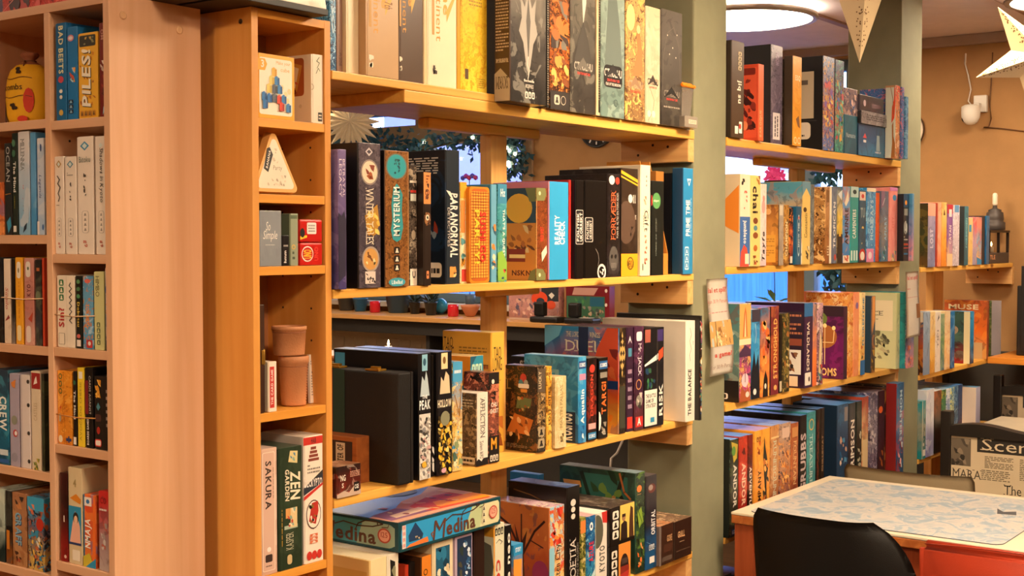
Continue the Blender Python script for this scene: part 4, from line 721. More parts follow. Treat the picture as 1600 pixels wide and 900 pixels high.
A4.b(931.5, 949, 803, 'white box with grey vertical title and red corner', 'e8e0d4', top='f0e8dc', pr=[('e', .1, .76, .55, '5a5a4c', .22), ('p', [(.5, 1), (1, 1), (1, .84), (.6, .86)], 'c8342c'), ('t', 'KYOTO', .3, .22, .8, .56, 90, '5a5a54'), ('r', .2, .06, .8, .12, '2a2a28')], ins=-.006)
zz = .786
A4.b(950, 986, 857, 'lower dossier box with orange street scene and dark car', '1a1612', cover='14110f', pr=[('r', .42, 0, 1, 1, 'e0903c'), ('e', .7, .42, .2, '2a1814', .3), ('r', .5, .18, .92, .4, '8a2c20'), ('r', .56, .46, .84, .6, '4a3a34'), ('p', [(.5, .2), (.92, .26), (.9, .1), (.5, .04)], 'b8342c'), ('ic', .08, .15, .34, .9, 3, 'e8e0d0', '1a1612')], ins=-.014, d=.2)
DZ = A4.done[-1][5]+.0006
A4.b(950, 992.5, 796, 'upper dossier box with yellow gunman scene and icon squares', '1a1612', cover='14110f', top='4a3c34,6a4a40,2c2a24,8a7a6c,3a1c1c|14', pr=[('r', .40, .1, .98, 1, 'e8c860'), ('e', .55, .66, .075, 'a87c58'), ('p', [(.42, .1), (.7, .1), (.68, .52), (.58, .58), (.44, .5)], '2a1c18'), ('p', [(.76, .1), (.95, .1), (.92, .85), (.82, .92), (.78, .6)], '4a2c1c'), ('r', .48, .68, .62, .76, '3a241c'), ('ic', .1, .15, .34, .92, 3, 'ece4d4', '1a1612')], ins=-.014, d=.2, base=DZ)
A4.b(993, 1008, 740, 'big dark green jungle box', '24382c,2c4a34,1f3428,5a7a34,101c14|10', cover='2a4438,305448,243a2c,3a6450,162420|5', top='7a94a0,5a7484,4a6474,9ab4bc,3a5460|7',
     pr=[('e', .4, .84, .26, 'e0803c', .035), ('x', .2, .78, .6, .79, 1, 'e8a86c'), ('p', [(.2, .6), (.6, .66), (.85, .5), (.4, .45)], '8aa83c'), ('w_', [(.3, .62), (.7, .5), (.3, .42)], .003, '4a6a24'), ('n', .1, .05, .95, .3, 'e07030,2a4a2c,d89454', 8, 3, .16)],
     cv=[('r', .3, .3, .9, .95, '2f6a5c'), ('w_', [(.3, .95), (.45, .6), (.55, .3)], .012, '1c2c1c'), ('w_', [(.85, 1), (.78, .8), (.92, .6)], .012, '1c2418'), ('p', [(.05, .86), (.28, .86), (.3, .8), (.24, .78), (.08, .78)], 'd89a4c'), ('p', [(.6, .45), (.66, .72), (.76, .78), (.74, .7), (.68, .66), (.67, .45)], 'b88444'), ('p', [(.5, .2), (.8, .25), (.78, .5), (.6, .5)], 'a8783c'), ('n', .3, .6, .9, 1, '2c4c2c,3a6434,1c3420,6a8a3c', 12, 3, .14), ('w_', [(.8, .98), (.86, .8), (.94, .74)], .006, 'b86a34')], ins=-.004, d=.25)
A4.b(1009, 1026.5, 745, 'dark box turning blue with white vertical title', '2c2428,1c2430,1c5484,3a3438,0f1c2c|6', top='5a5454', pr=[('e', .55, .86, .34, '6a3a34', .05), ('e', .45, .87, .2, '9a8a84', .03), ('t', 'ORBITAL', .5, .36, .86, .62, 90, 'e8e8e8'), ('w_', [(.1, .3), (.9, .22)], .001, '8cb4d4'), ('ic', .3, .2, .8, .26, 3, 'c8d0d8', '1c2430', False), ('r', .35, .06, .8, .13, 'e8e4dc')], ins=-.006)
A4.b(1028, 1053, 824, 'small brown box with gold letters and pale edge', '3a241a', cover='7a6a62', top='b8784c,8a6a54,a87a5c,d8b48c,5a4034|18', pr=[('r', 0, 0, .14, 1, '7a6c66'), ('t', 'GORE', .55, .55, .9, .72, 0, 'c89a6c'), ('rr', .2, .08, .9, .2, '5a4a40'), ('r', .3, .3, .9, .5, '4a2a1c')], ins=-.014, d=.13)
A4.b(1054, 1081.5, 816, 'small dark box with gold letters beside it', '2a1c16', cover='3a2c24', top='7a5a44,4a3a34,a87044,c8a884,2c2420|18', pr=[('t', 'GULL', .2, .55, .6, .72, 0, 'd8a878'), ('x', .3, .42, .6, .46, 1, 'a88868'), ('r', .1, .2, .9, .22, '5a463a')], ins=-.014, d=.15)
# blue box standing behind, seen under the third shelf
A4.b(842, 850, 742, 'bright blue box standing behind the tall black box', '2a7cc4', cover='2a7cc4', top='3a8cd4', ins=.24, d=.1)
# flat cream box lying on the autumn coloured one
_r = A4.done[11]
gbox((_r[0]-.10, 1.86, _r[5]+.0006), 0, .16, .16, .016, 'e4d8b4', label='flat cream box lying on the autumn coloured box, front bay fourth shelf', group=A4.group, top='d8ccac') if False else None
# ---- the big flat blue box lying across the others
mA = onY(623, 820, 1.822); mB = onY(782, 770, 1.822)
MED = dict(w=mB.x-mA.x, d=.27, h=.064)
scr = lambda: [('w_', [(.0, .62), (.08, .8), (.22, .72), (.38, .62), (.52, .8), (.62, .98), (.7, .86), (.6, .62), (.4, .58), (.34, .5)], .0022, '5a4030')]
def medina_word(a, b, y0, y1):
    s = lambda u: a+(b-a)*u; t = lambda v: y0+(y1-y0)*v
    return [('t', 'M', s(.0), t(-.08), s(.3), t(.95), 0, '5e3828', 'r', .15), ('t', 'edina', s(.31), t(-.02), s(1), t(.78), 0, '5e3828'),
            ('w_', [(s(.0), t(.12)), (s(-.04), t(.3)), (s(.02), t(.38))], .003, '8a5a4c'),
            ('w_', [(s(.3), t(.8)), (s(.45), t(1.02)), (s(.7), t(.9)), (s(.95), t(.98)), (s(1.12), t(1.2)), (s(1.0), t(1.3)), (s(.82), t(1.25)), (s(.7), t(1.02)), (s(.66), t(.7))], .0028, '4a3024'),
            ('w_', [(s(1.1), t(1.02)), (s(1.2), t(1.05)), (s(1.22), t(1.25))], .0018, '5a4030'), ('e', s(1.03), t(1.18), .006, '2a1c14', .04)]
med = gbox((mA.x, 1.822, .9252), 0, MED['w'], MED['d'], MED['h'], '14464f', cover='14464f', top='1a66a8',
   pr=[('rr', .02, .1, .985, .9, '2c9cd8', .35), ('p', [(.62, .1), (.97, .1), (.985, .2), (.985, .8), (.97, .9), (.7, .9)], 'b8c898'), ('p', [(.78, .1), (.97, .1), (.985, .2), (.985, .8), (.97, .9), (.82, .9)], 'd8d4a8'),
       ('r', .03, .1, .062, .88, 'f0dcd4')]+[('r', .036+.012*k, .14+.2*j, .042+.012*k, .26+.2*j, 'c8605c') for k in range(2) for j in range(4)]+
      [('p', [(.09, .28), (.085, .5), (.11, .66), (.145, .88), (.15, .88), (.19, .64), (.22, .44), (.21, .28)], '1c3c64'), ('p', [(.06, .1), (.1, .2), (.26, .3), (.27, .12)], 'e07a34'), ('n', .12, .3, .26, .42, '2a5a54,c8b088,3a3c34', 6, 4, .2)]
      +medina_word(.31, .73, .16, .80)+[('ic', .8, .18, .835, .85, 3, 'd8d4b4', '4a3c2c'), ('e', .915, .52, .045, 'b84c3c', .24), ('e', .915, .52, .036, 'e8a890', .19), ('t', '125', .893, .46, .937, .66, 0, 'a83c30', 's')],
   cv=[('rr', -.3, .1, .96, .9, '4a9ca8', .3), ('p', [(.55, .1), (.9, .1), (.96, .2), (.96, .8), (.9, .9), (.62, .9)], '9ab49c')]+medina_word(.12, .76, .16, .76)+[('e', .85, .5, .07, 'b84c3c', .25), ('e', .85, .5, .055, 'e8a890', .2), ('t', '125', .815, .44, .885, .62, 0, 'a83c30', 's')],
   tp=[('p', [(0.0, .0), (1, 0), (1, .8), (.75, .62), (.5, .55), (.25, .35), (0, .32)], 'd8a888'), ('p', [(.35, .1), (.95, .05), (1, .45), (.7, .5), (.4, .35)], 'd8501c'), ('p', [(.5, .15), (.98, .08), (1, .3), (.6, .32)], 'f09c24'), ('p', [(.02, .1), (.4, .1), (.3, .4), (.05, .35)], '8a5c7c'), ('p', [(.1, .14), (.45, .16), (.42, .28), (.12, .24)], 'e8d0b4'), ('n', .1, .1, .9, .5, 'c8442c,f0c880,8a3c34,e8d8c0', 16, 6, .07), ('e', .7, .8, .14, '2c4c84', .12), ('r', .0, .0, 1, .012, '14464f'), ('r', .9, .3, 1, .6, 'f0dcb0')],
   label='large flat blue box with flowing brown script lying across the fourth shelf boxes', group=A4.group)

# ================================================================ MIDDLE BAY
B1 = Row(1.83, 1.9002, ', middle bay top shelf', 'game boxes on the middle bay top shelf', .22, 3.607, 5.10)
B1.b(1136, 1162, 60, 'dark brown box with cream upside down lettering', '4a3624', cover='2c2018', pr=[('t', 'jiq su', .46, .36, .82, .6, -90, 'f0e8d4'), ('ic', .55, .7, .8, .9, 4, 'c8b894', '4a3624'), ('r', .3, .04, .55, .12, 'f0e8dc'), ('r', .62, .05, .85, .17, 'f0e8dc'), ('e', .7, .12, .09, 'c83c24', .03)], ins=-.01)
B1.b(1203.5, 1222, 68, 'grey violet box with a white label near the foot', '7c7084,6c6074,645a70,8a7e90,4a4258|10', cover='211f20', pr=[('r', .2, .05, .8, .32, 'ece4e4'), ('x', .3, .08, .7, .29, 2, '4a4048', True), ('t', 'MOON', .4, .8, .7, .93, 90, 'b8a8c4')], ins=.02)
B1.b(1184, 1193, 99, 'orange red book with black woodcut cover', 'e8683c', cover='c8482c', name='hardback_book', cat='book', pr=[('t', 'BAROQUE', .3, .05, .7, .4, 90, 'f0b084')],
     cv=[('r', .05, .04, .95, .96, 'd85434'), ('n', .08, .1, .92, .84, '5a1c18,8a2c20,3a1412', 34, 5, .12), ('rr', .1, .86, .9, .95, '7a2418'), ('e', .5, .2, .12, 'e88a5c', .06)], ins=-.012, d=.09)
B1.b(1224, 1235, 92, 'dark box with small grey labels', '2a221c,3a2c24,241c18,5a4a3c,14100e|14', pr=[('r', .2, .78, .8, .93, 'a8a094'), ('r', .15, .1, .7, .3, 'b8a890')], ins=.02)
B1.b(1237.5, 1252, 86, 'golden yellow box with a pale title', 'eda52c,e89c24,e8a02c,f4bc4c,d08a1c|7', cover='3a2c1c', pr=[('t', 'ESQ', .3, .72, .85, .79, 0, 'f8ecc4'), ('p', [(.4, .3), (.7, .34), (.85, .2), (.6, .22)], '7a4a1c'), ('o', .35, .06, .16, 'f8ecc4', .3), ('o', .75, .06, .16, 'f8ecc4', .3)], ins=-.012)
B1.b(1285, 1303, 86, 'black box with rainbow reef spine and cream stickers', '8ca4d4,c85c4c,4a7ac8,e8b454,3a4474|22', cover='1c1a1a', pr=[('n', .05, .2, .95, .75, 'e8a04c,d84c54,4a8cc8,8a5cb4,f0d078', 30, 4, .1)],
     cv=[('rr', .45, .12, .8, .3, 'cfc4b4'), ('x', .5, .14, .7, .18, 1, '2a2a2a'), ('r', .42, .34, .85, .84, 'b8a890'), ('r', .5, .7, .75, .75, '5a5048'), ('r', .42, .31, .9, .32, '3a3634')], ins=-.004)
B1.b(1304, 1318, 92, 'dark teal box with rainbow reef spine', '4a5c8c,d89454,2c9c94,5ac4a4,2a3454|22', cover='2a3444', pr=[('n', .05, .1, .95, .8, 'e8b04c,3cb0a4,4a6cc0,c84c5c,8cd0b4', 30, 8, .1)], ins=-.002)
B1.b(1319, 1339.5, 178, 'teal box with faint white words under the small picture box', '1f6a84,1c6480,1a5c78,2a7c98,144c64|5', top='3a5a6a', pr=[('t', 'Namaste', .15, .42, .85, .54, 0, 'cfe4ec', 'r')], ins=.0)
B1.b(1319, 1340, 136, 'small mauve picture box with blue figure on the teal box', '8a7480,6a5a6c,b09490,d8b8b4,2a3c74|18', ins=.002, base=B1.done[-1][5]+.0006, pr=[('n', .3, .1, .95, .8, '2a4a8c,e8c0b4,5a3c44', 9, 3, .2)])
B1.b(1341, 1383, 192, 'deep blue box with white figure and red mark', '1c4a78,1f5c90,2a7cac,2c6ca0,143454|5', cover='143454', pr=[('p', [(.16, .56), (.24, .72), (.3, .56)], 'd8404c'), ('r', .18, .42, .28, .5, 'e8e4e4'), ('p', [(.66, .2), (.8, .2), (.78, .7), (.68, .7)], '9ab0b8'), ('t', 'HERO', .62, .12, .84, .18, 0, 'e8e8e8')], ins=-.004)
B1.b(1341, 1386, 171, 'flat grey box with dark lettering on the deep blue box', '8c8890,7c7880,948e94,a8a4a8,5c585c|14', cover='1c1c20', pr=[('x', .2, .3, .9, .8, 3, '4a464c')], ins=-.012, base=B1.done[-1][5]+.0006)
B1.b(1341, 1381, 146, 'flat dark slate box topmost of the blue stack', '3c3644,463c48,3a3440,5a4854,24202a|9', pr=[('e', .2, .5, .05, 'd8b8c0'), ('r', .5, .3, .9, .55, '6a4450')], ins=-.006, base=B1.done[-1][5]+.0006)
B1.b(1397, 1406, 132, 'tall pale picture box with an orange figure on its cover', 'd8442c,c88c54,b8743c,e8c4a0,7a5a3c|12', cover='cdd0c0',
     cv=[('p', [(.62, .48), (.9, .55), (1, .75), (1, .95), (.88, 1), (.84, .8), (.66, .7)], 'e0502c'), ('p', [(.6, .0), (1, 0), (1, .2), (.82, .3), (.8, .5), (.66, .45), (.7, .2)], 'a8682c'), ('w_', [(.5, .98), (.75, .8), (.8, .6)], .002, '8a5a34'), ('r', 0, .97, 1, 1, 'b8845c')], ins=-.045, d=.17)
B1.xmax = 99
B1.b(1406.5, 1412.5, 135, 'thin blue box with pink marks at the second pillar', '3c6cac,4a7cb8,3462a4,c8788c,2c4c84|24', ins=-.052, d=.17)
B1.b(1413, 1419, 150, 'thin steel blue box, outermost beside the second pillar', '4a88b4,3c78a8,5494bc,7ab0cc,2c5c84|12', ins=-.058, d=.17)

B2 = Row(1.83, 1.5052, ', middle bay second shelf', 'game boxes on the middle bay second shelf', .2, 3.607, 5.10)
B2.b(1156, 1172, 271, 'white and blue box with orange flame on its beige cover', 'ecdcc0', cover='d8c4a0', pr=[('r', .0, .02, 1, .54, '3c68a8'), ('t', 'jumbleto', .25, .25, .68, .5, -90, 'f0e8dc'), ('p', [(0, 0), (.9, 0), (.7, .2), (.4, .24), (.1, .16)], 'e04c3c'), ('r', .5, .03, .9, .14, 'ecdcc0'), ('n', .3, .62, .7, .82, 'd86a54', 6, 2, .15), ('n', .1, .88, .5, .95, '2a2420', 4, 5, .3)],
     cv=[('x', .05, .45, .6, .95, 12, 'a8967c'), ('p', [(0, .5), (.3, .55), (.7, .7), (.98, .88), (.98, .36), (.8, .42), (.6, .5), (.2, .48)], 'e0862c'), ('t', 'kalk', .15, .07, .6, .12, 0, '3a2c20'), ('x', .1, .2, .6, .34, 4, 'a8967c')], ins=-.012)
B2.b(1172.5, 1188, 273, 'butter yellow box with big black lower case letters', 'f0d080', pr=[('t', 'chai', .2, .58, .75, .88, -90, '1c1814'), ('e', .5, .5, .24, '7a4020', .035), ('e', .5, .42, .2, '5a8c94', .03), ('e', .5, .34, .26, '8a4c24', .035), ('e', .5, .2, .2, 'b8682c', .035), ('n', .5, .9, 1, 1, 'a86a2c', 5, 3, .25), ('n', .2, .01, .9, .12, 'b8562c,7a4824', 8, 4, .2)], ins=-.01)
B2.b(1188.5, 1197.5, 287, 'pale pink box with black script title', 'ecd8cc,e8d0c8,dcc4cc,f0e0d8,d8b4b0|8', pr=[('e', .45, .72, .32, 'e0a098', .08), ('e', .5, .82, .2, 'd89088', .04), ('t', 'Tayfe', .2, .06, .85, .42, 90, '1c1818', 'b', .2)], ins=-.006)
B2.b(1216, 1224.5, 319, 'silver grey box with brown picture cover', 'a89c8c,9c9084,a49888,b8ac9c,84786c|9', cover='8a5428,c88c3c,a86a24,e0a84c,4a2c14|9', pr=[('r', .2, .82, .8, .98, 'd8ccb4'), ('r', 0, 0, .1, 1, '2a241e')], cv=[('e', .6, .88, .12, 'd8a868', .05), ('r', .1, .05, .9, .5, 'd09c3c'), ('x', .15, .15, .85, .45, 8, 'a87428')], ins=-.012, d=.09)
B2.b(1225, 1233, 320, 'golden brown box with pale vertical letters', 'b8843c,a87434,8a5c28,d8ac5c,5a3c1c|14', pr=[('t', 'CHAMPION', .25, .15, .7, .72, 90, 'f0e0b8')], ins=-.006, d=.1)
B2.b(1234, 1239.5, 324, 'thin black box with orange blaze', '1a1614,d8602c,1c1614,e8843c,0e0c0c|10', pr=[('r', .1, .03, .8, .15, 'e8e0d0')], ins=.0, d=.1)
B2.b(1240, 1252, 322, 'teal box with a pale oval title frame', '14587c', pr=[('o', .5, .5, .3, 'c8dce0', .12, .36), ('t', 'SNOW TIME', .38, .3, .62, .72, 90, 'e0ecec'), ('e', .5, .8, .16, 'c87068', .03)], ins=-.01, d=.1)
B2.b(1228, 1236, 281, 'dark teal box standing behind with a maroon cover', '1c4c6c', cover='3a1c20,4a2428,2c1618,6a3434,1c0e10|6', cv=[('x', .3, .72, .7, .8, 3, 'a88c80'), ('r', .5, .5, .8, .7, 'c83028')], pr=[('e', .5, .78, .3, 'd8a0a4', .06)], ins=.105, d=.085)
B2.b(1222, 1226.5, 318, 'small mauve box under the maroon cover', 'a86878', cover='a86c80', cv=[('r', .3, .4, .6, .7, 'd8b0b8')], ins=.09, d=.012) if False else None
B2.b(1252.5, 1266, 283, 'cream yellow box with ornate vertical title and a seated figure', 'e8c874', cover='4a8ca0,c89c5c,e8dcc4,a8683c,2c3a44|9', pr=[('r', 0, .82, 1, 1, '6a94a8'), ('p', [(0, .82), (.5, .92), (1, .82)], 'e8c874'), ('e', .35, .66, .2, '4a3014', .03), ('t', 'Constantin', .28, .32, .62, .62, 90, '4a3014', 's'), ('n', .4, .06, .9, .22, '4a4434,e8e0c8,8a6a34', 6, 3, .25)], ins=-.012)
B2.b(1266.5, 1272, 288, 'thin slate grey box', '6c7478,5c6468,747c80,848c8c,444c50|12', ins=-.006)
B2.b(1289, 1297, 292, 'worn brown box with pale sloping frame', 'c89468,b8844c,8a4c24,e8c894,5a2c18|9', cover='b07c44,c8985c,8a5424,e8c080,4a2814|10', pr=[('r', .82, 0, 1, 1, 'e8dcc8'), ('r', .2, .8, .8, .96, '8a6034'), ('x', .4, .1, .8, .24, 4, 'f0dcb8')], ins=-.012)
B2.b(1297.5, 1307.5, 291, 'grey blue box with white vertical letters', '6c7c94,64748c,5c6c88,8c98ac,4a5874|8', cover='e8dcc4', pr=[('t', 'TROPICAN', .35, .2, .75, .8, 90, 'ecece8'), ('e', .7, .08, .2, 'c84c3c', .04)], ins=-.016)
B2.b(1308, 1316.5, 291, 'box with yellow sunset sky over dark ground', '2c7cb0,f0d060,3a2a1c,f8e488,2c2018|5', pr=[('p', [(.1, .9), (.9, .96), (.8, .82)], 'e8f0f0'), ('r', 0, .0, 1, .38, '3a2a20'), ('p', [(.3, .35), (.5, .6), (.7, .35)], 'e8b83c')], ins=-.014)
B2.b(1317, 1328, 291, 'blue and orange box with dark bold vertical title', '7ab0dc,4a94d0,3c84c8,e89c5c,c8602c|7', pr=[('p', [(.2, .78), (.7, .96), (.8, .82), (.4, .74)], 'f0e4cc'), ('t', 'AMUNRE', .25, .24, .75, .72, 90, '4a2424'), ('r', 0, .0, 1, .1, 'f0e0c4'), ('n', .1, .02, .9, .1, 'c8503c', 3, 3, .3)], ins=-.014)
B2.b(1328.5, 1341, 291, 'turquoise box with white vertical letters', '1f9c9c', cover='2aa4a4', pr=[('r', 0, .86, 1, 1, 'bcd8d4'), ('e', .5, .93, .24, '1c3a3c', .03), ('t', 'CARPENTERS', .25, .32, .7, .7, 90, 'f0f4ec'), ('r', .05, .03, .25, .16, 'd8ece4'), ('r', .4, .03, .6, .16, 'd8ece4'), ('r', .72, .03, .92, .16, 'd8ece4')], ins=-.016)
B2.b(1342, 1353, 297, 'petrol blue box with a red arch at the foot', '1c5c7c,1a4c68,1c5470,2a6c8c,0f3448|6', cover='1c4a64', pr=[('r', .05, .86, .9, .98, 'e8d0c0'), ('e', .5, .92, .2, 'd8483c', .03), ('t', 'TU', .2, .62, .8, .76, 0, 'a8b8b8'), ('e', .5, .1, .46, 'c8342c', .09), ('e', .5, .09, .3, 'ece4d4', .06), ('r', 0, 0, 1, .03, '2a2a30'), ('n', .3, .25, .7, .5, 'e8c878', 4, 2, .15)], ins=-.012)
B2.b(1353.5, 1368, 293, 'sky blue box with cream top and a pink square foot', '3c94d0,4aa0d8,2c84c4,8cc8e8,1c6cac|10', pr=[('r', 0, .95, 1, 1, 'f0e0c4'), ('t', 'HOLIDAYS', .4, .3, .72, .84, 90, 'c0e0f0'), ('r', .0, .0, .8, .18, 'e088b0'), ('e', .4, .09, .2, 'f0dce4', .05)], ins=-.014)
B2.b(1368.5, 1374, 301, 'thin vermilion box', 'e0602c,d85828,c84c24,f08c4c,a83c1c|8', ins=-.006)
B2.b(1374.5, 1388, 298, 'slate box with a pale blue vertical title', '5c6880,8c847c,3c6c8c,5c7c9c,2c3c54|9', pr=[('p', [(.0, 1), (.5, 1), (.4, .8), (.0, .75)], '8a6a84'), ('w_', [(.2, .8), (.5, .9)], .003, 'e8e8e8'), ('t', 'APIARY', .45, .3, .75, .64, 90, '9cc8e4'), ('n', .1, .02, .8, .22, '3c94b0,2c5c4c,c8d8d8', 8, 3, .18)], ins=-.012)
B2.b(1388.5, 1402, 292, 'coral pink box with tiny town at its foot', 'f09890,ee9490,f09c94,f4aca4,e8807c|5', pr=[('t', 'CITY', .3, .45, .6, .6, 90, 'e07c78'), ('e', .6, .86, .24, '4a8cc0', .04), ('r', .0, .95, 1, 1, 'c87ab0'), ('n', 0, 0, 1, .14, 'd8b070,8a8a9c,e8d8b0', 8, 3, .2)], ins=-.016)
B2.xmax = 99
B2.b(1402.5, 1420, 302, 'black box with an orange sun and stacked white words', '15202a,1a2830,141c24,20343c,0c1218|6', cover='101820', pr=[('r', 0, .8, 1, 1, '14486c'), ('e', .42, .87, .2, 'f09c34', .035), ('r', .1, .68, .75, .78, '8a8c84'), ('e', .4, .5, .34, '9ca09c', .1), ('n', .2, .42, .7, .62, '2a3c44,c8ccc4', 8, 3, .2), ('x', .1, .3, .8, .38, 2, 'b0b0a8'), ('x', .1, .22, .85, .28, 1, 'c8502c'), ('r', .05, .19, .85, .2, 'd8483c'), ('x', .1, .08, .8, .14, 1, '3c7cac')], ins=-.04, d=.2)
B2.b(1421, 1428, 302, 'thin light blue box with pink sunset, outermost', '4a94c4,9c88b0,d890a0,7ab4d8,3c6ca0|5', ins=-.052, d=.2)

B3 = Row(1.83, 1.0852, ', middle bay third shelf', 'game boxes on the middle bay third shelf', .2, 3.607, 5.10)
B3.b(1155, 1173.5, 475, 'box with golden temple over magenta cavern', 'e0c07c,8a3c74,c8407c,e8a45c,4a2444|11', cover='4a7c7c,6a8c84,3a2424,b0b8a4,7a4434|7', top='a0b0c0',
     pr=[('r', .05, .64, .95, .99, 'd8a85c'), ('p', [(.3, .66), (.4, .9), (.5, .97), (.6, .9), (.7, .66)], 'c86c34'), ('p', [(.42, .66), (.5, .92), (.58, .66)], 'f0d8a0'), ('r', 0, .58, 1, .64, 'f0dcb4'), ('p', [(0, .5), (.5, .58), (1, .52), (1, .46), (0, .46)], '4a2c4c'), ('e', .5, .22, .3, 'f0c8d0', .07), ('w_', [(.5, .2), (.5, .3)], .004, '2a1424'), ('p', [(0, 0), (1, 0), (.8, .14), (.5, .1), (.2, .16)], 'a8542c'), ('e', .7, .07, .16, 'e8dcd0', .03)],
     cv=[('p', [(.3, .95), (.9, .7), (.7, .6), (.2, .8)], 'b0c0b4'), ('p', [(.3, .6), (.8, .55), (.9, .4), (.4, .35)], '8aa49c'), ('r', 0, 0, 1, .22, '1a1212'), ('rr', .2, .03, .75, .09, 'e8e0d8', .3), ('rr', .24, .038, .71, .082, '1a1212', .3)], ins=-.012, d=.15)
B3.b(1174.5, 1187.5, 484, 'blue box with lightning over black silhouettes', '2c84c0,3494d0,14182a,58b4e0,0f1424|5', top='c8ccd8', pr=[('r', 0, .86, 1, 1, '3a3444'), ('w_', [(.4, .84), (.55, .72), (.4, .62)], .002, 'd8ecf8'), ('p', [(0, 0), (1, 0), (1, .2), (.8, .5), (.5, .36), (.3, .54), (0, .3)], '0e1422'), ('e', .4, .08, .2, 'e8e4dc', .035)], ins=-.006, d=.16)
B3.b(1189.5, 1203, 481, 'orange mountain box with cloaked figure', '4a6c8c,e8843c,f0a44c,e85c2c,5a2c34|7', pr=[('n', 0, .3, 1, .85, 'f0a04c,e0682c,f4c074,a84430', 14, 4, .2), ('p', [(.2, 0), (.8, 0), (.75, .2), (.5, .3), (.3, .2)], '140e10'), ('e', .5, .12, .12, 'e8dcc8', .03)], ins=-.008, d=.16)
B3.b(1204, 1217, 479, 'maroon to amber box with spaced golden letters', '7a2c34,a84c2c,7a2430,c8703c,4a1820|6', cover='2c1c20', pr=[('t', 'STRONGHOLD', .35, .18, .8, .86, 90, 'e8b060'), ('e', .6, .08, .2, 'd8a45c', .03)], ins=-.008, d=.16)
B3.b(1218, 1222.5, 492, 'thin black box beside the mossy one', '15110f', pr=[('r', .1, .02, .9, .15, 'c8b898')], ins=-.004, d=.15)
B3.b(1223, 1234, 490, 'mossy dark box with rusty leaves', '3a3c24,5a5430,3c3420,a08444,1c1c12|22', pr=[('n', .05, .05, .95, .95, '8a7a3c,a86c34,2c3420,c8b06c', 20, 4, .12)], ins=-.006, d=.15)
B3.b(1256.5, 1270, 474, 'aubergine box with blue top, cream letters and orange panel', '3c2044', cover='2f1830', top='94a4bc', pr=[('r', 0, .84, 1, 1, '2c6ca8'), ('t', 'WILDLANDS', .3, .2, .62, .78, -90, 'e8d8c4'), ('rr', .1, .03, .8, .18, 'ece4d8', .1), ('e', .6, .1, .1, '5a4444', .03)],
     cv=[('r', .62, .42, .98, .9, '2a1828'), ('x', .64, .62, .96, .88, 5, 'b06c4c'), ('r', .64, .5, .96, .58, '8a4430'), ('r', .6, .16, .95, .45, 'e0d8cc'), ('n', .62, .18, .92, .42, '2c2420,8a5c3c,5a2c24', 8, 3, .15), ('r', .55, .02, .9, .14, 'e0c8a8')], ins=-.014, d=.22)
B3.b(1270.5, 1276.5, 476, 'thin blue and orange box', '2c6c94,f08840,e8743c,f4a05c,1c3c54|4', ins=-.008)
B3.b(1277, 1286, 474, 'dusky pink box with leaning figure', 'c89ca8,8a6474,5a3c4c,e8d0c4,2c2430|10', pr=[('p', [(.1, .1), (.6, .15), (.8, .5), (.5, .7), (.3, .5)], 'e8d0a0'), ('e', .5, .74, .16, 'f0e4d8', .04), ('n', .0, .0, .9, .25, '3c8c9c,c8443c,2c2c34', 6, 3, .2)], ins=-.012)
B3.b(1318, 1324, 479, 'plum box with glowing candelabra cover', '3a1c34', cover='4a1840,6a1c5c,5a1a4c,8a2470,240e20|5', top='8a8c9c',
     cv=[('r', 0, .86, 1, 1, '2c1020'), ('e', .35, .82, .3, '6a7c34', .12), ('e', .3, .82, .16, '9aac5c', .07), ('e', .6, .58, .26, 'a8642c', .16), ('w_', [(.4, .66), (.42, .5), (.78, .5), (.8, .66)], .003, 'f0d090'), ('w_', [(.6, .7), (.6, .2)], .003, 'f0d090'), ('e', .41, .7, .04, 'ffe49c', .03), ('e', .6, .73, .04, 'ffe49c', .03), ('e', .79, .7, .04, 'ffe49c', .03), ('w_', [(.05, .45), (.35, .74)], .002, 'c8a060'), ('t', 'KINGDOMS', .0, .04, .86, .15, 0, 'e8c47c')], ins=-.012, d=.19)
B3.b(1325, 1333, 458, 'amber box with soft flames', 'e8a050,f0b464,e88c34,f4d094,c86424|10', ins=.0)
B3.b(1333.5, 1342, 457, 'salmon orange box', 'f0946c,f0a070,e89060,f4b48c,d87450|5', pr=[('e', .6, .84, .24, '8c6ca8', .04)], ins=.0)
B3.b(1342.5, 1351.5, 458, 'cream box with blue vertical title and blue foot', 'f0d89c,e8c074,e0b05c,f4e4b8,c89440|6', pr=[('t', 'FLORENTINE', .4, .36, .75, .94, 90, '3c7ca8'), ('n', .1, .18, .9, .36, '5a4c2c,c86c3c', 5, 4, .2), ('r', 0, .0, 1, .18, '2068a8')], ins=-.006)
B3.b(1360.5, 1367.5, 463, 'navy box with golden streak', '1c3c58,2c3c4c,4a3c2c,d8944c,141c2c|8', cover='1f3c54', pr=[('p', [(.3, .5), (.9, .7), (.9, 1), (.3, 1)], 'e0984c'), ('n', .1, .0, .9, .3, 'c8a03c,5a4c24', 5, 3, .2)], ins=-.004)
B3.b(1400, 1406, 458, 'sage green box with engraving landscape on its cover', 'b8c088,cfd0a0,c8cc98,e0dcb8,8c8c64|6', cover='cdd0a0',
     cv=[('r', .0, .5, .92, .9, 'e8dcb8'), ('t', 'ENCE', .15, .7, .7, .76, 0, '5a543c', 's'), ('x', .1, .64, .6, .66, 1, '8a8464'), ('n', .0, .13, .92, .5, '4a4a38,8a8868,6a6850,c0b890', 40, 4, .1)], ins=-.03, d=.17)
B3.xmax = 99
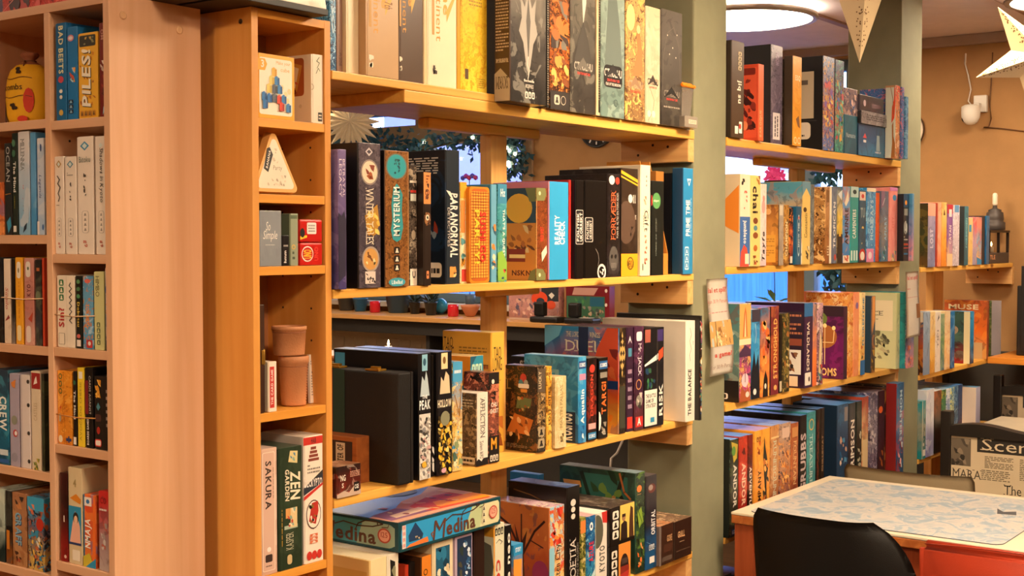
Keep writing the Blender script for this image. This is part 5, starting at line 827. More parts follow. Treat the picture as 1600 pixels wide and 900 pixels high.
B3.b(1406.5, 1415.5, 457, 'teal box with white vertical block letters', '1c8c98,2a9ca4,1c7c8c,3cacac,145c6c|6', pr=[('t', 'SANTIAGO', .35, .3, .75, .85, 90, 'eef0ec'), ('n', .0, .02, .9, .2, 'e8c43c,c85c3c,2c5c7c', 5, 3, .2)], ins=-.05, d=.18)
B3.b(1416, 1428, 457, 'periwinkle box with warm skyline, outermost', '5c6ca8,6c7cb0,c8848c,8c9cc8,3c446c|9', pr=[('n', 0, 0, 1, .3, 'e8a074,c86c5c,4a5484', 8, 4, .16)], ins=-.055, d=.18)
B3.b(1272, 1279, 458, 'wide slate blue box standing behind the aubergine one', '1c5c84', cover='5c6c74', top='94a4b4', ins=.19, d=.14) if False else None

B4 = Row(1.83, .6752, ', middle bay fourth shelf', 'game boxes on the middle bay fourth shelf', .26, 3.607, 5.10)
BT = '7c9ccc,5c84c0,4a74b0,a8c0e4,3a5c94|4'  # blue tops in this row carry the window reflection as colour
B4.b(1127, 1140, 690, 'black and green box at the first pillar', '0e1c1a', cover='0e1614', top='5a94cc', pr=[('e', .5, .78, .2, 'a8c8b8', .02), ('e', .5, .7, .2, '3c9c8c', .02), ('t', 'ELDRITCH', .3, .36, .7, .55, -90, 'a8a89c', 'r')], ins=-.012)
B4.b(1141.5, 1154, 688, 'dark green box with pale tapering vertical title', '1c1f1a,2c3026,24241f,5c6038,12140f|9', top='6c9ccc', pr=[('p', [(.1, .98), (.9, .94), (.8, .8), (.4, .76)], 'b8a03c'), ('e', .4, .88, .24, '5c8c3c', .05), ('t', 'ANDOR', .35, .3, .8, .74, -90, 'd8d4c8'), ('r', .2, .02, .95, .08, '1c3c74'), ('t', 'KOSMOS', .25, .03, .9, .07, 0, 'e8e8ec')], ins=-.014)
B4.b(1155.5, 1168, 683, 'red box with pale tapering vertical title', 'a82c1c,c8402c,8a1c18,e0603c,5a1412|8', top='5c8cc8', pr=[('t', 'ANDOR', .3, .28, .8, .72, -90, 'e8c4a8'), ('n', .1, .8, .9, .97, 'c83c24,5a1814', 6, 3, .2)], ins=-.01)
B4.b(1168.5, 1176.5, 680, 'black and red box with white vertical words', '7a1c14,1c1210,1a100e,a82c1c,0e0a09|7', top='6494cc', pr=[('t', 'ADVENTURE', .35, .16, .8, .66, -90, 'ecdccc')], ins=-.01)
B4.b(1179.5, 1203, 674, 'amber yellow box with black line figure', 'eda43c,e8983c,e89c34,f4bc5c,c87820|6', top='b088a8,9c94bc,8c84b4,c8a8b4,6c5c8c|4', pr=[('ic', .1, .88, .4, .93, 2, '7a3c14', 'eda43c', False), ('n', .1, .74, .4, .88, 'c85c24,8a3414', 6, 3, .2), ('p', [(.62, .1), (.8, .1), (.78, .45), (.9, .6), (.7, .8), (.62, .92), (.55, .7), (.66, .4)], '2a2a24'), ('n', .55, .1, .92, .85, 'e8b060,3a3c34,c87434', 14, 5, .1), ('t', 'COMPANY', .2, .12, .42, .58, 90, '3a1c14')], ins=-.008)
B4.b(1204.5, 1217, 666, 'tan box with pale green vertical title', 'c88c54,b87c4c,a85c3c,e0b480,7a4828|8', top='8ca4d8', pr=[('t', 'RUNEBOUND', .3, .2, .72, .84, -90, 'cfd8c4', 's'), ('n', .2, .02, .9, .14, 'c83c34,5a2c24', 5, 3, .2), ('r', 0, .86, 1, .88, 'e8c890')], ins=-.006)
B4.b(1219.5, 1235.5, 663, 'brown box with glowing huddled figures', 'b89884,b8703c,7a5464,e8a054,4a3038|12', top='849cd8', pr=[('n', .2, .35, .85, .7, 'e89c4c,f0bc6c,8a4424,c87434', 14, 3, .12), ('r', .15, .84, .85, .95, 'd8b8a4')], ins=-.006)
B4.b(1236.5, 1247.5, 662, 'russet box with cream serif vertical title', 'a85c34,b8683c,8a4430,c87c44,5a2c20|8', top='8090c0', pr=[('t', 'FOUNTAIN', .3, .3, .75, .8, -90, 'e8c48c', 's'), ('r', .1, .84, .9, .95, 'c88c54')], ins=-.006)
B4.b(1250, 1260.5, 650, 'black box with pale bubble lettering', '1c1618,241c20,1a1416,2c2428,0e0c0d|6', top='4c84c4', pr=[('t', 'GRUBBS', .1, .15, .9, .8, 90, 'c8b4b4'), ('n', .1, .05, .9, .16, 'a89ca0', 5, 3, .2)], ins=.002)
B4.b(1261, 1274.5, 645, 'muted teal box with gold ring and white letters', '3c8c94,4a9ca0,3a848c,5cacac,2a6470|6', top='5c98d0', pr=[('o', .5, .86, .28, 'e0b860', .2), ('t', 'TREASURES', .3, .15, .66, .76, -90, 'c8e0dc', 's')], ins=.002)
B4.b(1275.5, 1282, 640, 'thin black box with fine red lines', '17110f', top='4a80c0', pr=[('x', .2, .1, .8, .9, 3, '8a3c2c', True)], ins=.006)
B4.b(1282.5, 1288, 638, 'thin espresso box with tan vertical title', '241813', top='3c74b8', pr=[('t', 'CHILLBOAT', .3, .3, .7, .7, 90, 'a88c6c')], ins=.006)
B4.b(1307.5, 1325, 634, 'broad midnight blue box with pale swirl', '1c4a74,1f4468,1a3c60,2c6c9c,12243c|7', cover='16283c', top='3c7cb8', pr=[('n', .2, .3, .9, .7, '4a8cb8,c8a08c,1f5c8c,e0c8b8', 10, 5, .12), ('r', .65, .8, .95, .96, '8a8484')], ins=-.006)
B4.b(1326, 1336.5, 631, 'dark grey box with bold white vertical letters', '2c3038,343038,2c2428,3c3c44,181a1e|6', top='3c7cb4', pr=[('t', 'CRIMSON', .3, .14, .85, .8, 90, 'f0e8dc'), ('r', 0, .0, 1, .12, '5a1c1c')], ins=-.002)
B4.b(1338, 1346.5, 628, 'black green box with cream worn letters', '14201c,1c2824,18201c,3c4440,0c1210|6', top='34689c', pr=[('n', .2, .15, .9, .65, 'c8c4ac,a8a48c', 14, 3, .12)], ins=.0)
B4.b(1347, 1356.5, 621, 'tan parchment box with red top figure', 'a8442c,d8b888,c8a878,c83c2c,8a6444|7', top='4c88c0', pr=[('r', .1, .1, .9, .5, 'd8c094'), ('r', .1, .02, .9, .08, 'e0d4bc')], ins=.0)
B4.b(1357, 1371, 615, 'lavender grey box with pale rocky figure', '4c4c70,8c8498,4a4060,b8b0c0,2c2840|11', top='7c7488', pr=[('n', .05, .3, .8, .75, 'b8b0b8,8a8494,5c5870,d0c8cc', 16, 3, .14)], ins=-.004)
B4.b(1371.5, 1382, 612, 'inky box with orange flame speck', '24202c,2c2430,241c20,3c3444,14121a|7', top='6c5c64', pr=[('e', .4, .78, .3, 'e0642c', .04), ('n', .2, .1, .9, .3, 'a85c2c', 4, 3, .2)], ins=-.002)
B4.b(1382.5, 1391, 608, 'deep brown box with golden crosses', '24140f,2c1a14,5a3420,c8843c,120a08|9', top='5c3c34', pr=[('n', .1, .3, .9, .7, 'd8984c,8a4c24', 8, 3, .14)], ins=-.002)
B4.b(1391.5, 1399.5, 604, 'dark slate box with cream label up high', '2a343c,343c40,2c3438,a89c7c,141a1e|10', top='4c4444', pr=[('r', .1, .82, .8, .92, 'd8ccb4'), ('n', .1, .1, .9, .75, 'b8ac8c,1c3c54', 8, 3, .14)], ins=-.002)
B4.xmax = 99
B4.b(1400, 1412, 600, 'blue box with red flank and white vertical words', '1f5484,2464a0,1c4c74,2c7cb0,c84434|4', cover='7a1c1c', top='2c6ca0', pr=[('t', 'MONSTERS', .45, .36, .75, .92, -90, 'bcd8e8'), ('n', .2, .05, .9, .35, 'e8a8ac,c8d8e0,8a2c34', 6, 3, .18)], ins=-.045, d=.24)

# ================================================================ END BAY
C2 = Row(1.83, 1.4742, ', end bay upper shelf', 'game boxes on the end bay upper shelf', .18, 5.35, 6.6)
C2.b(1449.5, 1461.5, 317, 'lilac box with brown treasure cover', '9c94b8,8c8cb0,7c84ac,b8b0c8,5c5c8c|7', cover='4a3c20,3c4428,5a4424,8a7434,24200f|7', pr=[('r', 0, .8, 1, 1, 'e8a48c'), ('t', 'LOST', .3, .3, .7, .6, 90, 'dcd8e8')], cv=[('e', .3, .8, .3, 'c84c2c', .14), ('e', .3, .8, .18, '3c2c20', .08), ('p', [(.0, 0), (.7, 0), (.7, .16), (0, .16)], 'e08c24'), ('w_', [(.1, .35), (.5, .45), (.8, .6)], .003, '8aa484')], ins=-.006)
C2.b(1462, 1464.5, 317, 'very thin crimson box', 'a8342c', ins=-.002)
C2.b(1465, 1470.5, 316, 'peach box with red lower figure', 'f0a484,f09c7c,e8845c,f4bc9c,d85c44|5', ins=-.004)
C2.b(1471, 1479, 316, 'marigold box with cream top', 'f0c87c,f0a43c,e88c2c,f4b854,c8642c|6', pr=[('p', [(.3, .8), (.5, .9), (.7, .8)], '5a3c1c')], ins=-.006)
C2.b(1479.5, 1488.5, 319, 'purple box with crimson top and white title', '8c5ca0,8454a0,e8b880,a87cb8,6c3c84|4', pr=[('r', 0, .85, 1, 1, 'b82c3c'), ('r', .3, .8, .8, .92, 'f0dcd8'), ('t', 'CATAN', .35, .36, .75, .66, 90, 'f0e4dc'), ('r', 0, 0, 1, .2, 'f0c898')], ins=-.008)
C2.b(1489, 1499, 320, 'pearl white box with grey lilac print', 'dcd0dc,d0c4d0,c8b8c4,e8e0e8,a89cac|14', pr=[('r', .2, .88, .9, 1, '5c94c0')], ins=-.006)
C2.b(1506.5, 1513, 322, 'teal box with charcoal cover', '1c7488,146c80,1c6478,2c8494,0f4c5c|5', cover='33383a', pr=[('t', 'FORBIDDEN', .35, .3, .7, .8, 90, '8cc8d0')], ins=-.008)
C2.b(1514, 1520, 340, 'low sand coloured box', 'e8c88c,e8c078,e0b46c,f0d8a4,c89c5c|6', pr=[('r', 0, .7, .6, .85, '3c94b8')], ins=-.004)
C2.b(1520.5, 1526, 339, 'low box pink over lavender', 'e05c5c,c8a4b8,a89cb8,e8b8b4,8c7ca0|5', ins=-.004)
C2.b(1526.5, 1534, 339, 'low multicoloured box with blue corner', 'e08c7c,8cb0cc,e8b070,d84c3c,3c7cac|9', pr=[('p', [(0, 0), (1, 0), (1, .1), (0, .16)], '3c8cc0')], ins=-.006)
C2.b(1534.5, 1539, 337, 'thin charcoal box beside the blue one', '241c1c', ins=-.002)
C2.b(1539.5, 1546, 337, 'deep blue box beside the dark lantern', '1f6ca0,1c6498,1c5c8c,2c7cac,14446c|5', ins=-.008)
C3 = Row(1.83, 1.0282, ', end bay lower shelf', 'game boxes on the end bay lower shelf', .18, 5.35, 6.29)
C3.b(1441.5, 1453, 488, 'pale steel blue box with fiery cover', '9cb0c8,8ca4c0,8498b4,b8c8d8,5c6c8c|6', cover='2c4c6c,a84c24,3a1c14,e09034,1c100c|8', cv=[('e', .5, .12, .3, 'd8d0c8', .07), ('r', .0, .84, 1, 1, 'd8c8b0')], pr=[('w_', [(.6, .3), (.8, .5)], .003, '3c3c44')], ins=-.012)
C3.b(1453.5, 1461, 488, 'ochre box with cream top', 'f0dcb0,e8b454,d89c44,f0c874,a86c2c|8', ins=-.008)
C3.b(1461.5, 1469.5, 488, 'white box with dark top sketch', 'ece0d4,e8dcd0,e4d8cc,f4ece0,b8aca0|6', pr=[('p', [(.3, .84), (.7, .9), (.6, .96)], '3c3c44'), ('t', 'TIPI', .3, .4, .6, .7, 90, 'a89c98')], ins=-.008)
C3.b(1470, 1475.5, 491, 'fern green box with blue foot', '8ca484,6c945c,3c7c94,b0b88c,2c546c|6', ins=-.004)
C3.b(1476, 1484.5, 487, 'ivory box with amber flank', 'f0d4a8,f0cc98,e8b87c,f4e0c0,d89c5c|6', ins=-.008)
C3.b(1485.5, 1491.5, 487, 'ultramarine box with white speckled top', '2c74b4,2468a8,1c5c98,8cb8dc,14447c|8', ins=-.01)
C3.b(1515.5, 1521.5, 487, 'azure box with dark red portrait cover', '3c9cd8,2c84c4,1c3c64,5cb0e0,142c4c|5', cover='3c5c54,2c3c3c,8a1c20,5c7c6c,2c0f14|6', cv=[('r', 0, 0, .16, 1, '2c6ca4'), ('r', .84, 0, 1, 1, 'e0d8b0'), ('e', .5, .64, .2, '9c8c74', .1), ('e', .5, .64, .12, '3c4c44', .05)], ins=-.012)
C3.b(1541.5, 1548, 470, 'rust brown box with orange scene cover', 'a85838,a05034,8a4430,c87450,5c2c20|5', cover='a8502c,e8742c,c8a068,f09c3c,5c3420|6', cv=[('t', 'MUSE', .1, .84, .8, .93, 0, 'e8d8b0'), ('r', .0, .0, .9, .28, 'c8a878')], ins=-.004, d=.2)
C3.b(1548.5, 1563, 470, 'olive green box with white tab', '4c5c38,546034,4a5430,7c7c4c,2c341c|10', pr=[('r', .35, .8, .6, .94, 'ece4dc'), ('r', .62, .8, .8, .94, 'b8382c'), ('n', .1, .05, .9, .7, '8a8454,3c4c2c', 8, 3, .16)], ins=-.004)
C3.b(1563.5, 1568, 470, 'thin dove grey box', '9c9498', ins=-.004)
C3.xmax = 99
C4 = Row(1.83, .6802, ', end bay bottom shelf', 'game boxes on the end bay bottom shelf', .2, 5.35, 6.6)  # blue tops below have window sheen in their colour
C4.b(1431.5, 1446.5, 630, 'teal box with a cream edge and lynx photo', '2c94a0,8c9484,1c848c,a8a08c,4c6c64|7', pr=[('r', 0, 0, .14, 1, 'dfe0c8'), ('r', .25, .05, .9, .16, 'e8e4dc'), ('n', .3, .3, .9, .7, 'b8b4a0,6c7468,1c6c78', 9, 3, .2), ('e', .4, .25, .2, 'e0dccc', .03)], ins=-.012)
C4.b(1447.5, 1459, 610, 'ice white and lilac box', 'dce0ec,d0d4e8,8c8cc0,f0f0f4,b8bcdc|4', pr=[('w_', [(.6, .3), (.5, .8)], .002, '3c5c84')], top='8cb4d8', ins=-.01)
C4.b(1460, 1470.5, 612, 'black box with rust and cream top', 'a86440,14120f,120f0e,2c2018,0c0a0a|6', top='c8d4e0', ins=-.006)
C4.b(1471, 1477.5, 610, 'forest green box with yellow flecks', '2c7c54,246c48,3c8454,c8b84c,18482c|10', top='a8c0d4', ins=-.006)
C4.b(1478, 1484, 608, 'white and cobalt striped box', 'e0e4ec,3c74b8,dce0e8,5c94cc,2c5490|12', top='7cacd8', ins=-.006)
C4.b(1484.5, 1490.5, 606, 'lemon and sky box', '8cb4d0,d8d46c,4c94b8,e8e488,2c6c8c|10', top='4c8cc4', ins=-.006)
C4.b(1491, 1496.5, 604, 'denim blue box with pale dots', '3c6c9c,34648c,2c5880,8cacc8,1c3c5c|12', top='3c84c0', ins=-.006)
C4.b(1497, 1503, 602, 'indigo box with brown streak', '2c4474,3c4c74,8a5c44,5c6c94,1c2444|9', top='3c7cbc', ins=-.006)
C4.b(1524, 1531, 606, 'white box with a flower picture cover', 'c0c0dc', cover='ece0d4', cv=[('n', .0, .25, .4, .7, 'a89484,8c7468,c8b4a0', 10, 3, .16), ('n', .3, .05, .7, .2, 'e0a07c,c88464', 4, 3, .2)], top='4c94c4', ins=-.012, d=.22)

# ================================================================ PALE DOUBLE BOOKCASE: what stands in it
XF = 1.445
def LX(z, where, grp, ymax, ymin):
    inner = 'inner' in where
    return RowX(XF, z+.0003, where, grp, .14, YW+t_ if inner else 2.40-dv, 2.40-dv-t_ if inner else 2.40-t_)
LW = ', pale bookcase outer column '; RW = ', pale bookcase inner column '
r = LX(SHR[0], RW+'top row', 'boxes in the pale bookcase top row', 0, 0)
r.b(87, 104, 37, 'blue box with pale vertical letters', '1f6ca4', pr=[('t', 'BAD BEETS', .3, .48, .75, .97, -90, 'e0dcb0'), ('e', .5, .42, .26, 'c84c5c', .035), ('e', .5, .3, .16, 'e8e8e0', .02), ('e', .5, .24, .14, 'd8d8d0', .02), ('e', .5, .08, .2, 'c8a84c', .03)], d=.1)
r.b(104.6, 121.5, 43, 'brighter blue box with a starburst and dark squares', '2478b8', pr=[('e', .4, .88, .3, 'd88a9c', .035), ('e', .4, .88, .2, 'e8e0e0', .02), ('n', .2, .4, .85, .56, 'c8503c,e8a04c,a8c8dc', 6, 3, .25), ('ic', .15, .06, .6, .22, 3, '1c2c44', '8cb4d0')], d=.11, top='2c84c4')
r.b(122.2, 153.5, 53, 'yellow box with bold white slanted letters', 'f0b83c', pr=[('rr', .08, .84, .9, .97, '2c2a1c', .15), ('n', .15, .86, .85, .95, '8a8a5c,c8a84c', 5, 2, .2), ('n', .05, .12, .95, .8, 'd88a24,b86a24', 18, 3, .05), ('t', 'PILES!', .22, .12, .68, .8, 90, '3a3020', 'b', .1), ('t', 'PILES!', .19, .13, .65, .81, 90, 'f4ecd8', 'b', .1), ('ic', .1, .02, .9, .09, 4, 'c88a2c', '5a3c14', False)], d=.1)
r.b(155, 170, 36, 'dark red box with a white monkey shape', '7a241c', pr=[('t', 'MO', .3, .82, .7, .93, 90, 'd8a08c'), ('n', .1, .48, .8, .6, 'e8d8cc,c8b0a4', 5, 3, .25), ('p', [(.5, .02), (1, .1), (1, .18), (.6, .1)], '9cc8e0'), ('n', .3, .2, .9, .45, 'a83c2c,5a1814', 6, 3, .2)], d=.11)
r = LX(SHR[1], RW+'second row', 'boxes in the pale bookcase second row', 0, 0)
def white4(xl, xr, yt, look, dc, title, extra=()):
    r.b(xl, xr, yt, look, 'eee2d4', pr=[('p', [(.5, .96), (.78, .92), (.5, .88), (.22, .92)], dc), ('p', [(.5, .945), (.66, .92), (.5, .895), (.34, .92)], 'd8e4e0'), ('rr', .28, .18, .72, .37, 'b0a89c', .3), ('rr', .31, .183, .69, .367, 'eee2d4', .3), ('ic', .36, .19, .64, .36, 4, 'eee2d4', '8a8278'), ('t', 'g9', .36, .06, .64, .12, -90, 'c87a68')]+title+list(extra), d=.1)
white4(81, 100.5, 245, 'short white box with a gold diamond', 'a8843c', [('w_', [(.35, .8), (.6, .76), (.4, .72), (.66, .68), (.42, .62), (.6, .58), (.45, .54)], .0022, '3a3430'), ('x', .25, .49, .75, .51, 1, '8a8278')])
white4(101.5, 120, 245, 'short white box with a slate diamond', '5c8ca0', [('x', .25, .8, .75, .84, 2, '8a8278'), ('n', .42, .52, .6, .74, '4a443c', 6, 3, .16)])
white4(121, 146.5, 214, 'tall white box with a blue diamond', '3c90b8', [('t', 'Bitoku', .15, .78, .85, .83, 0, '7a8478', 'r'), ('n', .42, .48, .6, .74, '4a443c', 7, 5, .14)])
white4(149, 171, 213, 'tall white box with black vertical script', 'eee2d4', [('t', 'Shadows in Kyoto', .34, .44, .72, .9, -90, '2c2824', 'r', .2)])
r = LX(SHR[2], RW+'third row', 'boxes in the pale bookcase third row', 0, 0)
r.b(89, 117, 430, 'cream box with green tiles and red letters', 'ece0cc', pr=[('ic', .14, .64, .4, .95, 3, '3c7a4c', 'ece0cc'), ('t', 'Sin?', .1, .28, .42, .55, 90, 'b83430'), ('rr', .1, .04, .44, .2, '8a7c68', .1), ('rr', .12, .045, .42, .195, 'ece0cc', .1), ('r', .56, 0, .57, 1, 'c8b8a0'), ('w_', [(.8, .9)]+[(.72+.14*(k % 2), .86-.04*k) for k in range(14)], .0018, '4a443c')], d=.1)
r.b(118, 128, 431, 'black box with green icons and yellow letters', '1c1f18', pr=[('e', .5, .92, .3, '5a8c5c', .03), ('e', .5, .82, .3, '4c7c50', .03), ('e', .5, .72, .3, '4c8c5c', .03), ('t', 'Dobutsu', .3, .3, .7, .64, -90, 'd8b84c'), ('r', .2, .03, .85, .12, 'ece0d4'), ('e', .5, .17, .3, 'c8685c', .03)], d=.1)
r.b(129, 145.5, 431, 'sky blue box with orange vertical letters', '5c98c0,6ca8cc,5090bc,a8c8dc,c88454|10', pr=[('e', .5, .93, .28, 'd86858', .03), ('t', 'TOKAIDO', .3, .3, .66, .62, -90, 'e8944c'), ('rr', .35, .02, .95, .13, 'b83430', .2), ('e', .65, .08, .14, 'ece0d4', .03)], d=.1)
r.b(146.5, 163, 424, 'pale lime box with maze like letters', 'd0d094', pr=[('t', 'HIMBO', .2, .68, .56, .94, -90, '5c5c3c', 'r'), ('ic', .3, .06, .62, .36, 4, '5c6c4c', 'd0d094')], d=.1)
r.b(164, 171, 419, 'narrow patchwork box at the side panel', 'd8c4b4,5c84a8,2c3440,b88474,e0d8cc|9', pr=[('e', .5, .74, .4, '2c5c94', .05), ('t', 'RA', .2, .45, .8, .6, 90, 'a87c5c')], d=.1)
r = LX(SHR[3], RW+'fourth row', 'boxes in the pale bookcase fourth row', 0, 0)
r.b(89, 113, 578, 'bright orange box with green badges', 'e8952c,e08a28,e08c2c,f0a844,c87420|14', pr=[('r', .46, 0, .48, 1, 'c87820')]+[('o', .24, v, .12, '4a6a34', .35) for v in (.92, .82, .72)]+[('p', [(.18, .5), (.3, .52), (.24, .47)], 'c83424'), ('e', .22, .07, .14, 'ecd8b4', .05), ('r', .6, .05, .95, .09, '2c3c6c'), ('r', .74, .03, .82, .12, '2c3c6c'), ('e', .2, .36, .08, 'b8a88c', .06)], d=.1)
r.b(114, 120, 580, 'narrow black box with bold white letters', '1f1a16', pr=[('t', 'The Mind', .25, .36, .8, .74, -90, 'ece4dc'), ('r', .1, .02, .9, .12, 'ece4dc'), ('e', .5, .85, .36, '3c6c4c', .03)], d=.1)
r.b(120.8, 132, 574, 'lemon yellow box with grey vertical words', 'eccc34', pr=[('r', .25, .86, .8, .95, 'e8e4d8'), ('t', 'AVOCADO CHEESE', .35, .08, .65, .82, 90, 'a08a2c', 'r')], d=.1)
r.b(132.6, 145.5, 574, 'black box with a maroon panel', '1a1615', pr=[('r', .05, .42, .45, .84, '7a1c20'), ('t', 'CARDS AGAINST', .55, .42, .78, .9, -90, 'c8c0b4', 'r'), ('t', 'BOARDS GAMES', .25, .04, .5, .36, 90, 'ece4dc')], d=.1)
r.b(147, 170, 587, 'dark brown box with a golden lion badge', '241d19', pr=[('n', .05, .7, .5, .95, 'e8a434,d89028,f0b850', 8, 3, .25), ('p', [(.3, .64), (.44, .58), (.3, .53), (.16, .58)], '4a8494'), ('rr', .08, .38, .5, .48, '4a2c24', .3), ('e', .3, .26, .12, 'a82c20', .05), ('rr', .05, .04, .5, .14, 'd8443c', .3), ('rr', .1, .055, .45, .125, 'ece0d4', .3), ('r', .6, 0, .61, 1, '4a3c34'), ('x', .85, .3, .98, .85, 6, 'a8948c')], d=.1)
r = LX(SHR[4], RW+'fifth row', 'boxes in the pale bookcase fifth row', 0, 0)
r.b(93.5, 106, 738, 'dark red and black box with tiny white vertical letters', '3c1414,2c1210,8a1c18,5a1c18,140c0b|5', pr=[('x', .45, .45, .72, .92, 1, 'ece0d4', True), ('e', .7, .06, .16, 'd8b8a8', .02)], d=.1)
r.b(107, 129, 729, 'beige box with a photo strip of a figure', 'd8c49c', pr=[('r', .04, .2, .94, .6, '2c8cb8'), ('p', [(.1, .22), (.9, .22), (.85, .4), (.65, .5), (.5, .55), (.35, .45)], 'e8b098'), ('e', .55, .48, .2, '2c2420', .06), ('e', .55, .46, .13, 'e8bc9c', .045), ('r', .04, .2, .94, .225, '2c3c6c'), ('rr', .3, .04, .85, .15, 'ece0cc', .1), ('t', '4', .4, .8, .6, .88, 0, 'a08c5c'), ('p', [(.15, .68), (.6, .73), (.95, .68), (.9, .63), (.4, .66)], 'd88424')], d=.12)
r.b(130, 150, 771, 'orange and blue box with white slanted vertical title', 'd8502c,d86434,c8542c,f09040,2c7ca8|8', cover='2478a8', pr=[('rr', .12, .84, .7, .96, 'ece0d8', .1), ('e', .4, .9, .14, '3c78b0', .03), ('p', [(.7, 0), (1, 0), (1, 1), (.85, 1)], 'e8702c'), ('t', 'NMAJA', .15, .26, .72, .66, 90, 'f4ece0', 'b', .15), ('p', [(0, 0), (.9, 0), (.5, .2), (0, .14)], 'c8b434'), ('p', [(.2, 0), (1, .0), (1, .14)], '2c8cb8')], d=.06)
r.b(154, 170, 766, 'scarlet box with grey ghostly figure', 'c8302c,a88484,b8a4a0,d8443c,5a2c2c|8', pr=[('t', 'CO', .2, .84, .8, .92, 0, '8a1c1c'), ('x', .1, .74, .9, .79, 1, 'ece0d8'), ('n', .2, .25, .9, .6, 'd0c4c0,a89490,b8604c', 8, 3, .2)], d=.06)
r.b(132, 170.5, 735, 'deep blue box with dim red letters behind others', '1c6490', cover='2c7cac', top='1f74a8', pr=[('t', 'Bo', .5, .72, .95, .88, 0, '8a2c2c', 's'), ('r', .1, .92, .9, .925, '8a9c8c')], ins=.075, d=.08)
# bottom row glimpsed
r = LX(SHL[1], LW+'second row', 'boxes in the pale bookcase outer column', 0, 0)
r.b(-6, 6, 285, 'orange and blue picture box', 'd8743c,c8482c,e89454,4c84a8,7a2c1c|9', d=.1)
r.b(7, 18.5, 224, 'near black box with white title and a hummingbird', '2a2c2c', pr=[('t', 'OCEAN', .3, .58, .8, .96, -90, 'b8b8b4', 'r'), ('p', [(.5, .02), (.95, .1), (.8, .2), (.3, .14)], '3c94b8'), ('w_', [(.1, .44), (.9, .45)], .001, 'c8843c')], d=.1)
r.b(19, 27.5, 208, 'dark green box with bold white title', '24302a', pr=[('e', .4, .9, .34, '4a7a5c', .035), ('e', .4, .8, .34, '3c6c50', .035), ('t', 'The Mind', .3, .42, .8, .72, -90, 'e4e0d8'), ('r', .2, .03, .8, .09, 'e0dcd4'), ('x', .4, .26, .6, .38, 1, 'a89c3c', True)], d=.1)
r.b(28.5, 46.5, 206, 'frosty white to blue box with gothic title', 'd8d8dc,b8cce0,88b4d4,e4e4e8,a8c4dc|5', pr=[('t', 'MILLENNIA', .25, .62, .6, .93, -90, '6c7478', 's'), ('n', .38, .18, .5, .5, 'c87c7c,7c8ca0', 5, 3, .1), ('p', [(.4, .02), (.7, .06), (.75, .12), (.5, .08)], '1c2c3c')], d=.1)
r.b(47.5, 56.5, 207, 'plain sky blue box', '5ca0d4,68a8dc,4c94cc,8cc0e4,3c84bc|3', d=.1)
r.b(58, 69.5, 216, 'white box with blue brush title', 'd4dce8,c4d4ec,b8d0ec,e8e8ec,a4c4e4|5', pr=[('e', .6, .9, .12, '2c4c8c', .04), ('t', 'Legends', .2, .38, .65, .62, -90, '2c5494', 'r', .2), ('r', .0, .0, .3, .14, 'e8e8e8'), ('e', .8, .08, .12, '3c6cac', .03)], d=.1)
r = LX(SHL[2], LW+'third row', 'boxes in the pale bookcase outer column', 0, 0)
r.b(-8, 4.5, 402, 'dark picture box', '1c2024,2c2c28,241c18,4c4c44,0e0e0e|8', d=.1)
r.b(6, 17, 404, 'white box with red handwriting', 'e8d8c4,e4d4c0,dcc8b0,f0e4d4,c8ac94|6', pr=[('t', 'Similo', .3, .4, .7, .66, -90, 'b84c3c', 'r', .2), ('p', [(.2, .26), (.9, .3), (.7, .34)], '8a2c24')], d=.1)
r.b(17.8, 23, 404, 'thin black box over grey foot', '1c1614,181413,8c8078,2a2420,100c0b|3', d=.1)
r.b(24, 36, 402, 'saffron box with white oval plates', 'eca82c', pr=[('rr', .25, .76, .8, .95, 'ece0cc', .4), ('e', .5, .85, .1, '8a7c4c', .03), ('rr', .25, .04, .8, .22, 'f0d8a0', .4), ('x', .4, .3, .7, .72, 1, 'd8902c', True)], d=.1)
r.b(38, 53.5, 403, 'dusty rose box with white plates', 'c89084,b87c74,d8a494,c87c6c,a86460|7', pr=[('rr', .2, .78, .7, .96, 'e4d8cc', .4), ('e', .45, .88, .1, '5a6c54', .02), ('t', 'KYO', .3, .56, .7, .7, 90, '6a2c2c'), ('rr', .2, .03, .7, .22, 'e4d0c4', .4), ('p', [(.4, .3), (.9, .38), (.8, .26)], 'b8442c')], d=.1)
r.b(55, 65, 406, 'charcoal box with olive emblem', '2c2824,343434,3c3c44,6c6c54,1c1a1a|6', pr=[('e', .5, .58, .4, '6c7458', .06), ('x', .3, .85, .8, .93, 1, 'c8703c')], d=.1)
r.b(65.8, 70, 403, 'thin vermilion box', 'c8482c', d=.1)
r = LX(SHL[3], LW+'fourth row', 'boxes in the pale bookcase outer column', 0, 0)
r.b(-14, 14.5, 576, 'deep sea blue box with white lettering', '2c3c4c,1c6c8c,1c5c7c,4ca0b8,12384c|7', pr=[('t', 'CREW', .5, .36, .9, .72, -90, 'e8ece8'), ('r', .5, .1, .95, .16, 'c8d4d8'), ('r', .4, .02, 1, .06, '2c5c9c')], d=.12)
r.b(15.5, 31, 583, 'lilac grey box with a small orange emblem', 'a8a0b4', pr=[('p', [(.2, .9), (.7, .94), (.6, .84), (.3, .86)], 'd8843c'), ('e', .5, .5, .3, '8a8c7c', .05), ('e', .6, .36, .24, 'b83c3c', .04), ('e', .65, .36, .14, 'ece4e0', .025), ('e', .5, .1, .3, '9490a0', .05)], d=.12, top='c8c0d0')
r.b(32, 48, 585, 'white binder with three dark ring studs', 'dcd0cc', pr=[('r', .1, 0, .2, 1, 'c0b4b8')]+[('e', .85, v, .14, '3a3430', .022) for v in (.08, .38, .68, .93)], d=.12)
